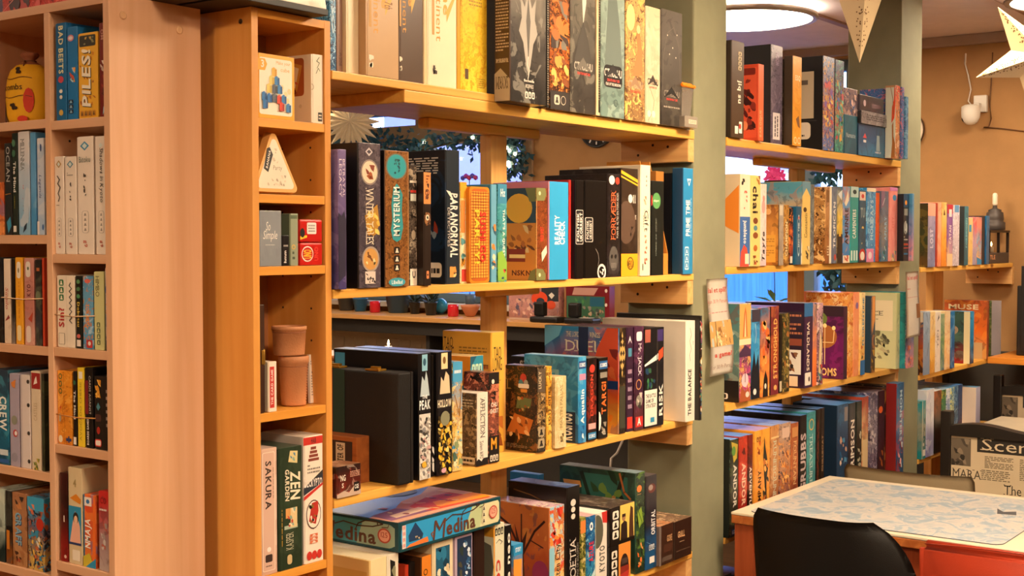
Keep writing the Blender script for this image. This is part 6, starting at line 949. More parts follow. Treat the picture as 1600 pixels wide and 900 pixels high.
r.b(49, 64.5, 579, 'cream box with a red cap and deer mark', 'dccbb0', pr=[('r', .1, .82, 1, .98, '9c2824'), ('p', [(.3, .86), (.7, .88), (.6, .95), (.45, .92)], 'ece0d4'), ('t', 'CASTLES', .3, .5, .65, .68, 90, 'b8a07c', 'r'), ('n', .1, 0, .9, .12, '5c6c2c,8a8c3c,c8a84c', 8, 3, .2)], d=.12)
r.b(65.2, 70, 584, 'thin mossy dark box', '2c2c24,3c4430,343424,5c6444,1c1c14|8', d=.12)
r = LX(SHL[4], LW+'fifth row', 'boxes in the pale bookcase outer column', 0, 0)
r.b(-8, 8, 762, 'pale green box with a black figure', 'b8c4b4,a8b8ac,1c2c2c,d0d8c8,141c1c|6', d=.12)
r.b(9, 18.5, 766, 'black box with an orange strip', '2c2c28,1c1c18,8a4c1c,4c4c44,0e0e0c|6', pr=[('r', .2, .2, .7, .46, 'c87824')], d=.12, top='b0b8ac')
r.b(19.5, 42, 768, 'brown box with blue graffiti letters', 'a87450,b07c54,98643c,c89868,5c3824|8', pr=[('t', 'GRAFF', .25, .28, .7, .72, -90, '2c4c6c'), ('t', 'GRAFF', .22, .29, .66, .73, -90, '7ca4bc'), ('n', .1, .78, .9, .95, '3c2c24,c8844c', 6, 3, .2), ('n', .1, .05, .9, .2, 'a84c2c,4c2c1c', 6, 4, .2)], d=.12)
r.b(43.5, 70, 775, 'blue topped box with a red helmet figure', '3c94bc,6c5c6c,c8a454,a85c3c,2c3440|12', pr=[('r', 0, .82, 1, 1, '3c9cc4'), ('n', .0, .76, .5, .9, 'd88464,c86c4c', 4, 3, .25), ('e', .75, .64, .22, 'b8301c', .09), ('n', .15, .08, .9, .55, 'e0b44c,3c8cb0,2c2c34,d8d0c0,c86c3c', 22, 4, .12)], d=.12)
# rubber bands around the bundles
def band(label, x0, x1, z, yA, yB, col='d8b48c'):
    bm = bmesh.new(); e = .0022
    a, b = onX(x0, 450, XF+.006).y+e, onX(x1, 450, XF+.006).y-e; xf = XF+.006-e; xb = XF+.006+.1+e
    pts = [(xf, a, z), (xf, (a+b)/2, z-.002), (xf, b, z+.001), (xb, b, z), (xb, a, z)]
    tube(bm, pts, .0011, 6, True); o = fin('rubber_band', bm, plain(col, .6)); tag(o, label, 'rubber band', 'rubber bands round the box bundles')
band('tan rubber band round the third row bundle in the outer column', 5, 66, SHL[2]+.088, 0, 0)
band('tan rubber band round the third row bundle in the inner column', 88, 146, SHR[2]+.06, 0, 0)
band('brown rubber band round the orange box in the fourth row', 88.5, 146, SHR[3]+.055, 0, 0, 'c88a44')
# yellow drawstring pouch with bees
def pouch():
    c = onX(48, 188, XF+.075); zb = SHL[0]+.0005
    t = thing('cloth_pouch', 'yellow drawstring cloth pouch printed with bees in the pale bookcase', 'pouch', (c.x, c.y, zb), -math.pi/2)
    bm = bmesh.new(); H = .125; n = 28; rings = []
    for k, (f, sx, sy) in enumerate(((0, .040, .03), (.03, .050, .036), (.15, .054, .040), (.35, .054, .041), (.55, .053, .041), (.72, .050, .038), (.85, .043, .032), (.93, .028, .022), (.985, .013, .011), (1.02, .010, .009), (1.06, .016, .014), (1.10, .021, .016), (1.13, .017, .013))):
        rings.append([bm.verts.new((sx*math.cos(2*math.pi*i/n)*(1+.03*math.sin(5*i+k) if f > .8 else 1), sy*math.sin(2*math.pi*i/n)*(1+.10*math.sin(4*i) if f > .85 else 1), H*f)) for i in range(n)])
    for a, b in zip(rings, rings[1:]):
        for i in range(n):
            f = bm.faces.new((a[i], a[(i+1) % n], b[(i+1) % n], b[i])); f.smooth = True
            z = (a[i].co.z+b[i].co.z)/2/H; f.material_index = 1 if z > .93 else 0
    bm.faces.new(rings[0][::-1]); bm.faces.new(rings[-1])
    fin('bag', bm, [plain('f4b81c', .75, bump=.2, bscale=220, name='yellow_bag_cloth'), plain('9c5c3c', .8)], t)
    V, Fs = textgeo('ycombs', 'r'); ax = min(v[0] for v in V); bx = max(v[0] for v in V)
    def wrap(u, v, e=.0006):     # u metres from centre, v height
        import math as m
        a = u/.054; f = v/H; sx = .0545+e; sy = .0415+e
        k = 1 if f < .55 else 1-(f-.55)*.35 if f < .75 else .93-(f-.75)*1.5
        return (sx*k*m.sin(a), -sy*k*m.cos(a), v)
    def bits(nm, polys, col):
        vs = []; fs = []
        for P in polys:
            b = len(vs); vs += [wrap(*p) for p in P]; fs.append(tuple(range(b, b+len(P))))
        me = bpy.data.meshes.new(nm); me.from_pydata(vs, [], fs); link(nm, me, plain(col, .7), t)
    me = bpy.data.meshes.new('word_print'); me.from_pydata([wrap((x-ax)/(bx-ax)*.062-.034, .066+y*.017) for x, y in V], [], Fs); link('word_print', me, plain('2c2018', .7), t)
    E = lambda cx, cy, rx, ry, n=12: [(cx+rx*math.cos(2*math.pi*i/n), cy+ry*math.sin(2*math.pi*i/n)) for i in range(n)]
    bits('bees_print', [E(.012, .104, .005, .007), E(.006, .108, .005, .003), E(.018, .100, .005, .003), E(.006, .034, .005, .007), E(.0, .037, .005, .003), E(.012, .031, .005, .003)], '3a2410')
    for zc in (.088, .052):
        bits('seam_stitching', [[(-.05+.01*i, zc+.002*math.sin(i)), (-.04+.01*i, zc+.002*math.sin(i+1)), (-.04+.01*i, zc+.002*math.sin(i+1)+.0012), (-.05+.01*i, zc+.002*math.sin(i)+.0012)] for i in range(10)], '6a3c10')
    bits('black_wave', [[(-.046, .004), (-.020, .004), (-.026, .02), (-.028, .04), (-.036, .048), (-.044, .042)]], '1c1a18')
    bits('red_blob', [E(.042, .045, .012, .024), E(.028, .01, .012, .006)], 'd83c1c')
    bm = bmesh.new(); tube(bm, [(.012*math.cos(a*.785), .011*math.sin(a*.785), H*.995) for a in range(8)], .0018, 6, True); tube(bm, [(.0, -.012, H), (.01, -.02, H*.97), (.012, -.022, H*.9)], .0014, 6)
    fin('drawstring', bm, plain('7a4a2c', .8), t)
pouch()
# things lying on the pale bookcase
pa = onX(2, 20, XF+.01); pb = onX(150, 0, XF+.01)
g_ = gbox((XF+.012, pa.y, 2.0205), -math.pi/2, pa.y-1.975, .185, .055, 'c84438,b83430,c8443c,e87468,5a2420|14', label='dark red patterned box lying on the pale double bookcase', name='game_box', pr=[('n', 0, .0, 1, 1, 'd8605c,8a2c2c,4a2c30,b84440', 26, 5, .12), ('w_', [(.0, .0), (.3, .9)], .003, 'e89484')])
pc = onY(232, 10, 1.95).x
gbox((XF+.055, 1.985, 2.0765), 0, .17, .14, .09, '1c1a1a', label='black box with a red line resting upon the dark red one', group=None, pr=[('r', 0, .06, 1, .1, 'b8302c'), ('x', .5, .3, .9, .6, 2, '8a8480')])
# big white box resting on the tower shelf
bx0 = onY(358, 10, 1.80).x; bx1 = onY(507, 10, 1.80).x
wb_ = thing('large_game_box', 'large white sided box with a black base lying on the narrow tower shelf', 'game box', (bx0, 1.79, 2.0206))
bm = bmesh.new(); W2 = bx1-bx0
boxv(bm, (0, 0, 0), (W2, .20, .012), 0, .001); fin('black_base', bm, plain('17120f', .5), wb_)
bm = bmesh.new(); fs = taper(bm, (W2/2-.002, .098), (W2/2-.012, .09), .0122, .11); bmesh.ops.translate(bm, vec=(W2/2, .1, 0), verts=bm.verts); bmesh.ops.bevel(bm, geom=bm.edges[:], offset=.001, segments=2, affect='EDGES')
fin('white_lid', bm, plain('efe4d0', .4), wb_)
pr_ = Print(W2, .09, (Vector((0, 0.0, .0124)), X_, Z_, -Y_)); pr_.go([('t', 'DELUXE', .80, .04, .93, .12, 0, 'f8f2e4')]); pr_.build('side_print', wb_)
gbox((XF+.09, 1.80, 2.0206), 0, bx0-(XF+.09)-.012, .14, .05, '1a1512', label='black box with gold scrawl and red white edge beside the large white box', pr=[('n', .3, .2, .95, .8, 'a8844c,c89c5c,6a4c2c', 9, 3, .2), ('r', 0, .6, .3, .95, 'd8342c'), ('x', .0, .65, .28, .9, 2, 'ece4e0')])

# ================================================================ NARROW TOWER SHELF: what stands in it
BY = 1.834
def T(name, label, cat, px, z, y=BY, grp='games on the narrow tower shelf'): return thing(name, label, cat, (onY(px, 374, y).x, y, z+.0005), 0, grp)
def tb_(xl, xr, yt, z, *a, **k):
    Y = k.pop('Y', BY); A = onY(xl, 374+(EYE-z)*800, Y).x; B = onY(xr, 374+(EYE-z)*800, Y).x; h = onY(xl, yt, Y).z-z; A = max(A, XB+.0175); B = min(B, XE-.0170)
    return gbox((A, Y, z+.0005), k.pop('rz', 0), B-A-.001, k.pop('d', .11), h, *a, **k)
TZ = [1.817, 1.675, 1.5386, 1.262, .952]
tb_(402, 461, 82, TZ[0], 'f0b040', cover='f0b040', label='white and orange puzzle box with stacked colour cubes, tower shelf top compartment', d=.045,
    pr=[('rr', .05, .06, .93, .94, 'f4ead4', .06), ('p', [(0, .74), (.2, .74), (.26, .84), (.2, .92), (0, .92)], 'f0a830'), ('t', '3', .1, .78, .18, .9, 0, 'f4ead4'), ('t', 'Make your', .5, .84, .88, .91, 0, 'e0a850', 'r'), ('t', 'cube', .62, .75, .86, .81, 0, 'e0a850', 'r')]
    +[('p', [(x+.05*math.cos(a*1.047), y+.05*math.sin(a*1.047)) for a in range(6)], 'f4d8a0') for x, y in ((.75, .4), (.8, .3), (.15, .35), (.25, .2), (.65, .5), (.85, .45))]
    +[it for x, y, c, c2 in ((.38, .66, 'eab44c', 'c89430'), (.31, .53, 'e8d070', 'c8ac4c'), (.45, .53, '3c84c0', '24609c'), (.24, .4, 'e8d070', 'c8ac4c'), (.38, .4, '5c6470', '3c444c'), (.52, .4, '3c84c0', '24609c'), (.1, .27, '3478b8', '1c5490'), (.24, .25, '3478b8', '1c5490'), (.38, .26, '5c6470', '3c444c'), (.5, .24, 'd8442c', 'a82c1c'), (.62, .25, '3c84c0', '24609c'), (.12, .15, '3478b8', '1c5490'), (.56, .13, 'd8442c', 'a82c1c'), (.74, .12, '3c84c0', '24609c')) for it in (('r', x, y, x+.075, y+.12, c), ('r', x+.075, y, x+.13, y+.115, c2), ('p', [(x, y+.12), (x+.05, y+.145), (x+.13, y+.115), (x+.075, y+.12)], c))])
tb_(487, 505.5, 84, TZ[0], 'efe2cc', cover='efe2cc', label='white box with an antique picture frame on its cover, tower shelf top compartment', d=.10,
    pr=[('w_', [(.5, .8), (.7, .88), (.45, .9), (.68, .96)], .0015, '5a7050'), ('w_', [(.4, .72), (.6, .8), (.75, .76)], .0015, '5a7050'), ('o', .0, .52, .2, 'b8a88c', .3), ('rr', .55, .03, .9, .16, '3a3a34', .1), ('x', .6, .05, .85, .14, 2, 'efe2cc')],
    cv=[('rr', .0, .4, .8, .95, 'a8582c', .1), ('p', [(.3, .5), (.6, .46), (.75, .84), (.45, .9)], 'c8903c'), ('p', [(.38, .54), (.56, .52), (.66, .8), (.5, .84)], 'e4d4b4'), ('n', .3, .35, .8, .9, '7a2c20,c8643c', 5, 4, .12), ('e', .7, .25, .04, 'd8ccb4', .03)])
# triangular tin
def tri():
    t = T('triangular_tin', 'cream triangular rounded tin leaning in the tower shelf second compartment', 'tin', 404, TZ[1]); t.location.x = XB+.018
    w = (onY(476, 300, BY).x-onY(404, 300, BY).x)*.98; h = onY(440, 209, BY).z-TZ[1]-.001
    def ring(bm, k, y):
        c = [(w*.07, h*.06), (w*.90, h*.06), (w*.50, h*.93)]; R = .0095; out = []; cx = sum(p[0] for p in c)/3; cz = sum(p[1] for p in c)/3
        for i, (x, z) in enumerate(c):
            d0 = math.atan2(z-cz, x-cx); x, z = cx+(x-cx)*k, cz+(z-cz)*k
            for q in range(9):
                a = d0+rad(-60+15*q); out.append((x+R*k*math.cos(a), y, z+R*k*math.sin(a)))
        return out
    def body(nm, y0, y1, k0, k1, m, rim=None):
        bm = bmesh.new(); A = [bm.verts.new(p) for p in ring(bm, k0, y0)]; B = [bm.verts.new(p) for p in ring(bm, k1, y1)]; n = len(A)
        for i in range(n): bm.faces.new((A[i], A[(i+1) % n], B[(i+1) % n], B[i]))
        bm.faces.new(A[::-1]); bm.faces.new(B); bmesh.ops.recalc_face_normals(bm, faces=bm.faces)
        o = fin(nm, bm, m, t); return o
    body('tin_body', .006, .05, .93, .93, plain('c88f3c', .5, name='tin_side'))
    body('tin_lid', .0, .018, .95, 1.0, plain('e0aa5c', .45, name='tin_rim'))
    bm = bmesh.new(); A = [bm.verts.new((x, -.0006, z)) for x, y, z in ring(bm, .80, 0)]; bm.faces.new(A); fin('paper_face', bm, plain('e8dcc4', .5), t)
    pr = Print(w, h, (Vector((0, -.0006, 0)), X_, Z_, -Y_)); pr.go([('p', [(.24, .38), (.33, .32), (.46, .62), (.40, .74), (.34, .72)], '1c1814'), ('t', 'BANANA', .28, .38, .42, .68, 70, 'e0d8c8'), ('t', 'Party', .44, .34, .64, .44, 0, '8a7c68', 'r', .2), ('n', .26, .1, .8, .28, 'c8b89c,b0a088,dccbb0', 12, 3, .1), ('n', .42, .46, .6, .8, 'cfc0a4,b8a88c', 5, 5, .12)]); pr.build('face_print', t)
    t.location.y += .012; t.location.z += .0052; t.location.x += .0005; t.rotation_euler = (rad(-5), 0, 0)
tri()
tb_(402, 440.5, 329, TZ[2], '8c9298,90969c,888e94,989ea4,80868c|4', label='blue grey box with white script, tower shelf third compartment', d=.045, pr=[('t', 'So', .32, .64, .52, .80, 0, 'ece8e0', 'r', .25), ('t', 'Simple', .2, .44, .82, .64, 0, 'ece8e0', 'r', .25), ('x', .3, .37, .7, .40, 1, 'c8c8c4')])
tb_(441.5, 452, 368, TZ[2], '1c1a1c', label='small black box with white letters, tower shelf third compartment', d=.05, pr=[('t', 'hmm', .2, .1, .6, .5, 90, 'e8e4dc'), ('x', .15, .6, .85, .72, 1, 'a8a49c')])
tb_(453, 466.5, 334, TZ[2], '98a088', cover='6a745c', label='grey green box behind the small black one, tower shelf third compartment', d=.06, Y=BY+.0, pr=[('r', .1, .9, .9, .97, '5c6c54'), ('o', .45, .36, .22, 'd8b45c', .4), ('x', .3, .1, .6, .3, 2, '3c4434')])
def uno(z0, lab, word):
    A = onY(469, 395, BY).x; B = onY(504, 395, BY).x
    t = thing('card_game_tin', lab, 'card game', (A, BY, z0+.0005), 0, 'games on the narrow tower shelf')
    bm = bmesh.new(); boxv(bm, (0, 0, 0), (B-A, .085, .0445), 0, .004); fin('tin_box', bm, plain('c81f18', .3), t)
    pr = Print(B-A, .045, (Vector((0, 0, 0)), X_, Z_, -Y_)); pr.go(word); pr.build('side_print', t)
uno(TZ[2], 'lower of two stacked red card game tins with a yellow oval', [('e', .32, .5, .26, 'f4ecdc', .34), ('e', .32, .5, .23, 'c81f18', .29), ('t', 'UNO', .14, .3, .5, .68, 90, 'f8c42c'), ('t', 'UNO', .62, .2, .8, .8, 90, 'e83c2c')])
uno(TZ[2]+.0455, 'upper of two stacked red card game tins with a white label', [('rr', .3, .35, .72, .85, 'ece4dc', .12), ('x', .36, .42, .66, .78, 3, '8a8480'), ('p', [(0, .1), (.3, .2), (.3, .3), (0, .25)], 'f8c42c'), ('e', .1, .4, .1, '1c1410', .2)])
# dark hinged wooden box
t = T('wooden_game_case', 'dark wooden case with brass hinge, tower shelf fourth compartment', 'wooden box', 401, TZ[3]); t.location.x = XB+.0175
w_ = onY(417, 600, BY).x-XB-.0175; h_ = onY(401, 477, BY).z-TZ[3]
dk = wood('dark_stained_wood', '4a2c1c', '321c12', 'z', .4)
mbox('case_half', (0, 0, 0), (w_*.62, .12, h_), dk, t, .0015); mbox('case_half', (w_*.64, .004, 0), (w_-.001, .12, h_), dk, t, .0015)
bm = bmesh.new(); boxv(bm, (w_*.3, -.0015, h_*.45), (w_*.6, 0, h_*.58), 0, .0004); boxv(bm, (w_*.66, .0025, h_*.45), (w_*.95, .004, h_*.58), 0, .0004); tube(bm, [(w_*.63, .0, h_*.44), (w_*.63, .0, h_*.59)], .0012, 8)
fin('brass_hinge', bm, plain('d8ac4c', .3, .9), t)
tb_(419, 433, 566, TZ[3], 'ece0d0', cover='d8c8b0', label='small white card box with a red strip, tower shelf fourth compartment', d=.075, pr=[('r', .2, .08, .72, .9, 'c8342c'), ('t', 'THE CARD GAME', .34, .14, .58, .84, 90, 'f0e0d4')])
# two stacked leather dice cups
lea = plain('c8895c', .55, bump=.35, bscale=240, name='tan_leather')
def cup(x, y, z, lab, h=.09, rb=.024, rt=.029, stitch=True):
    t = thing('dice_cup', lab, 'dice cup', (x, y, z), 0, 'leather dice cups')
    bm = bmesh.new(); lathe(bm, [(rb*.2, 0), (rb, .001), (rb+.0008, .004), (rt*.985, h*.86), (rt+.001, h*.87), (rt+.0012, h*.98), (rt, h), (rt-.003, h), (rt-.0035, h-.002), (rb-.003, .004), (.001, .004)], 40); fin('cup_body', bm, lea, t)
    bm = bmesh.new()
    for k in range(14):
        z_ = h*(.1+.055*k); r_ = rb+(rt-rb)*z_/h+.0006
        for s in (-1, 1):
            a = rad(-62+s*5.5); b = rad(-62)
            tube(bm, [(r_*math.cos(a), r_*math.sin(a), z_+.002), (r_*1.02*math.cos(b), r_*1.02*math.sin(b), z_-.001)], .0005, 4)
    if stitch: fin('stitching', bm, plain('8a5430', .7), t)
    else: bm.free()
    bm = bmesh.new(); 
    for zz in (.8, .9): lathe(bm, [(rb+(rt-rb)*zz+.0004, h*zz-.0006), (rb+(rt-rb)*zz+.0012, h*zz), (rb+(rt-rb)*zz+.0004, h*zz+.0006)], 32, cap=False)
    fin('tooled_line', bm, plain('94583a', .6), t)
cx = onY(459, 600, BY+.04).x
cup(cx, BY+.04, TZ[3]+.0005, 'lower of two tan leather dice cups in the tower shelf', .098)
cup(cx-.006, BY+.046, TZ[3]+.0995, 'upper tan leather dice cup standing on the other in the tower shelf', .058, .0295, .0335, False)
# leaning white card booklet
t = T('score_pad', 'white score pad leaning on the tower shelf side', 'paper pad', 484, TZ[3]+.0008, BY+.03)
bm = bmesh.new(); boxv(bm, (0, 0, 0), (.026, .006, .097), 0, .0006); fin('paper_block', bm, plain('e8dccc', .7), t)
pr = Print(.026, .095, (Vector((0, 0, 0)), X_, Z_, -Y_)); pr.go([('x', .12, .15, .4, .6, 8, '8a8278'), ('x', .1, .8, .9, .9, 2, '8a8278')]); pr.build('lines_print', t)
t.rotation_euler = (rad(-4), rad(3), rad(8))
tb_(402, 434, 704, TZ[4], 'd8b8a4,dcbca8,d0a894,e4ccbc,c89c88|5', cover='d8b8a4', label='dusty pink box with dark vertical title, tower shelf lowest compartment', d=.11, top='c8b0a4',
    pr=[('rr', .12, .03, .88, .97, 'ecdccc', .1), ('rr', .16, .035, .84, .965, 'd8b4a0', .1), ('t', 'SAKURA', .3, .52, .66, .9, -90, '3a2c24'), ('x', .75, .6, .8, .85, 1, '6a5044', True), ('rr', .28, .1, .7, .16, '3a2c28', .2), ('e', .5, .2, .12, 'f0e4dc', .02), ('x', .3, .06, .66, .08, 1, '6a5044')])
tb_(435.5, 473, 702, TZ[4], '2c3c2c,30422f,283828,3c4c38,1f2c20|5', cover='243424', label='forest green box with cream brush title, tower shelf lowest compartment', d=.11, top='3c4c3c',
    pr=[('r', .2, .0, .21, 1, '1c2a1c'), ('p', [(.42, .88), (.8, .86), (.82, .96), (.5, .97)], 'd8c890'), ('n', .45, .88, .78, .95, '5c8cb0,8cac9c', 4, 3, .2), ('t', 'ZEN', .5, .56, .92, .8, -90, 'f0e4c8', 'b', .1), ('t', 'GARDEN', .28, .56, .46, .82, -90, 'e8dcc0', 'b', .1), ('r', .3, .42, .7, .5, 'd8a05c'), ('r', .24, .33, .8, .36, 'a8b8a4'), ('r', .5, .34, .78, .5, 'e0c894'), ('n', .3, .34, .75, .5, 'c8543c,8cac9c,e8d8b8', 8, 3, .14), ('t', 'KASPER', .3, .16, .62, .3, 90, 'b8b89c', 'r'), ('rr', .35, .04, .55, .12, 'c8b080', .4), ('x', .12, .2, .16, .5, 1, 'd8a43c', True)])
tb_(475, 505.5, 683, TZ[4], 'efe4d4', cover='d8ccc0', label='white box with red and black stamps, tower shelf lowest compartment', d=.12, top='d8c8b8',
    pr=[('r', .0, .93, 1, .99, 'c83428'), ('t', 'HAB', .4, .94, .65, .98, 0, '3a1c18')]+[('r', .25+.04*k, .80+.03*k, .8-.05*k, .822+.03*k, '8a4434') for k in range(4)]+[('x', .2, .7, .85, .78, 3, '8a8278'), ('p', [(0, .56), (1, .68), (1, .72), (0, .6)], '3a3834'), ('p', [(0, .54), (1, .62), (1, .7), (0, .59)], '2c3440'), ('t', 'DECRYPTO', .05, .6, .95, .66, 0, 'ece4dc'), ('p', [(0, .5), (1, .6), (1, .62), (0, .53)], 'c83428'),
        ('e', .5, .38, .38, '4a2c24', .115), ('e', .5, .38, .35, 'efe4d4', .106), ('p', [(.25, .33), (.6, .3), (.75, .4), (.72, .48), (.4, .47)], 'b83428'), ('n', .2, .3, .8, .46, '8a6a2c,1c1814,e8dcc0', 8, 4, .14), ('ic', .3, .15, .7, .23, 3, 'd8744c', 'efe4d4'), ('e', .26, .06, .13, 'c83428', .035), ('e', .52, .06, .13, 'c83428', .035), ('e', .78, .06, .13, 'c83428', .035)])

# ================================================================ STAR LANTERNS, CAMERA, CLOCK, SIGNS
paper = plain('c4ac80', .8, name='folded_paper')
pb = paper.node_tree.nodes['Principled BSDF']; pb.inputs['Emission Color'].default_value = (1, .82, .55, 1); pb.inputs['Emission Strength'].default_value = .04
def star(label, c, R, ri, depth, yaw, roll, n=5, dots=True, cord=True, mat=paper, name='star_lantern', cat='paper star'):
    t = thing(name, label, cat, c, 0, 'paper star lanterns')
    M = Matrix.Rotation(yaw, 4, 'Z') @ Matrix.Rotation(roll, 4, 'Y')     # star lies in local XZ, faces -Y
    P = []
    for i in range(2*n):
        a = math.pi/2+math.pi*i/n; r_ = R if i % 2 == 0 else ri; P.append(Vector((r_*math.cos(a), 0, r_*math.sin(a))))
    for s in (-1, 1):
        for k in range(n):
            bm = bmesh.new(); tip = P[2*k]; l = P[(2*k+1) % (2*n)]; r_ = P[2*k-1]; ce = Vector((0, s*depth, 0))
            vs = [bm.verts.new(M @ v) for v in (ce, l, tip, r_)]
            bm.faces.new((vs[0], vs[1], vs[2])); bm.faces.new((vs[0], vs[2], vs[3]))
            o = fin('star_point', bm, mat, t)
            if s < 0 and dots:
                b2 = bmesh.new()
                for q, wv in ((l, 1), (r_, 1)):
                    nrm = (q-ce).cross(tip-ce).normalized(); 
                    if nrm.y > 0: nrm = -nrm
                    rnd = random.Random(k*7+int(q.x*1000))
                    e1 = (tip-ce).normalized(); e2 = nrm.cross(e1)
                    for j in range(46):
                        u = rnd.uniform(.15, .9); v = rnd.uniform(.12, .85)
                        p = ce+(tip-ce)*u+(q-ce-(tip-ce)*.35)*v*(1-u)*.75+nrm*.0008
                        ring = [b2.verts.new(M @ (p+e1*(.0016*math.cos(z*1.047))+e2*(.0016*math.sin(z*1.047)))) for z in range(6)]
                        b2.faces.new(ring)
                fin('punched_dots', b2, plain('6a4a24', .9), o)['kind'] = 'stuff'
    if cord:
        bm = bmesh.new(); tube(bm, [(0, 0, R*.9), (0, 0, CEIL-c[2]-.002)], .0018, 6); fin('hanging_cord', bm, plain('e8e0d0', .6), t)
    return t
# big star whose lowest point reaches down before the second pillar
c1 = onY(1345, -100, 1.05)
star('big cream perforated paper star, one point hanging down before the second pillar', tuple(c1), .265, .105, .06, rad(-50), rad(180), dots=True)
c2 = onY(1615, 90, .85)
star('cream perforated paper star at the frame edge near the security camera', tuple(c2), .148, .058, .045, rad(-50), rad(-37), dots=True)
# many pointed star by the window
c3 = onX(548, 190, 5.2)
def bigstar():
    t = thing('star_lantern', 'many pointed folded paper star hanging before the window', 'paper star', tuple(c3), 0, 'paper star lanterns')
    M = Matrix.Rotation(rad(-54), 4, 'Z')
    n = 11
    for layer, (R, off, dep) in enumerate(((.165, 0, .05), (.15, .5, .035))):
        for k in range(n):
            a = 2*math.pi*(k+off)/n; h = math.pi/n*.9; bm = bmesh.new()
            V = [Vector((0, -dep, 0)), Vector((R*.5*math.cos(a-h), -.005, R*.5*math.sin(a-h))), Vector((R*math.cos(a), 0, R*math.sin(a))), Vector((R*.5*math.cos(a+h), -.005, R*.5*math.sin(a+h))), Vector((0, dep, 0)), Vector((R*.55*math.cos(a), -.03, R*.55*math.sin(a)))]
            v = [bm.verts.new(M @ p) for p in V]
            for q in ((0, 1, 5), (0, 5, 3), (5, 1, 2), (5, 2, 3), (4, 2, 1), (4, 3, 2)): bm.faces.new([v[i] for i in q])
            fin('star_point', bm, paper, t)
    bm = bmesh.new(); tube(bm, [(0, 0, .1), (0, 0, CEIL-c3.z-.002)], .002, 6); fin('hanging_cord', bm, plain('e8e0d0', .6), t)
bigstar()
# security camera on the end wall
XW = X1R
cc = onX(1525, 175, XW-.05)
t = thing('security_camera', 'white dome security camera on the tan end wall', 'camera', (XW, cc.y, cc.z), 0)
wm = plain('ded8cc', .35, name='white_plastic')
mbox('wall_bracket', (-.03, -.045, .0), (-.001, .02, .085), wm, t, .005); mbox('bracket_arm', (-.07, -.022, .02), (-.03, .008, .045), wm, t, .006)
bm = bmesh.new(); lathe(bm, [(.005, .035), (.03, .034), (.045, .025), (.046, -.005), (.044, -.03), (.034, -.052), (.018, -.064), (.002, -.067)], 28, (-.085, .015, 0)); fin('camera_body', bm, wm, t, smooth=False)
bm = bmesh.new(); lathe(bm, [(.003, -.02), (.021, -.02), (.023, .0), (.003, .0)], 20); bmesh.ops.transform(bm, matrix=Matrix.Translation((-.108, .03, -.035)) @ Matrix.Rotation(rad(-100), 4, 'Y'), verts=bm.verts); fin('camera_lens', bm, plain('1a1412', .15), t)
def cable(label, pts, r, col, name='wall_cable'):
    bm = bmesh.new(); tube(bm, pts, r, 6); o = fin(name, bm, plain(col, .5)); tag(o, label, 'cable'); return o
q = lambda px, py, dx=.008: tuple(onX(px, py, XW-dx))
cable('white cable running from the ceiling to the security camera', [q(1509, 84, .06), q(1508, 100), q(1513, 118), q(1517, 140), q(1513, 158), tuple(onX(1519, 166, XW-.03))], .004, 'e0d8cc')
cable('thin brown wire down the end wall beside the security camera', [q(1551, 82, .055), q(1549, 130), q(1546, 160), q(1549, 185), q(1545, 198), q(1537, 199), q(1560, 200), q(1600, 205), q(1640, 206)], .003, '6a4424')
# wall clock seen under the top shelf
ck = onX(932, 200, XW-.02)
t = thing('wall_clock', 'round black wall clock with white marks beyond the shelves', 'clock', (XW-.001, ck.y, ck.z), 0)
bm = bmesh.new(); lathe(bm, [(.118, 0), (.12, .008), (.118, .026), (.110, .028), (.108, .018), (.002, .018)], 40); bmesh.ops.rotate(bm, matrix=Matrix.Rotation(rad(-90), 3, 'Y'), verts=bm.verts); fin('clock_case', bm, plain('26282a', .4), t)
for k in range(12):
    a = k*math.pi/6; mk = mbox('hour_mark', (-.003, -.004, .082), (0, .004, .100), plain('e8e4da', .5), t, 0); mk.location = (-.0185, 0, 0); mk.rotation_euler = (a, 0, 0)
for L, a, w in ((.06, 2.0, .004), (.085, -.5, .0028)):
    mk = mbox('clock_hand', (-.002, -w, -.01), (0, w, L), plain('e8e4da', .5), t, 0); mk.location = (-.022, 0, 0); mk.rotation_euler = (a, 0, 0)
# pale round plate behind the second pillar
pk = onX(1413, 204, XW-.02)
t = thing('wall_plate', 'pale round wall disc half hidden by the second pillar', 'wall decoration', (XW-.001, pk.y, pk.z), 0)
bm = bmesh.new(); lathe(bm, [(.10, 0), (.10, .02), (.085, .026), (.08, .018), (.002, .016)], 40); bmesh.ops.rotate(bm, matrix=Matrix.Rotation(rad(-90), 3, 'Y'), verts=bm.verts); fin('disc', bm, plain('e4d4bc', .4), t)
bm = bmesh.new(); lathe(bm, [(.101, .0), (.104, .012), (.101, .024)], 40, cap=False); bmesh.ops.rotate(bm, matrix=Matrix.Rotation(rad(-90), 3, 'Y'), verts=bm.verts); fin('dark_rim', bm, plain('4a3424', .4), t)
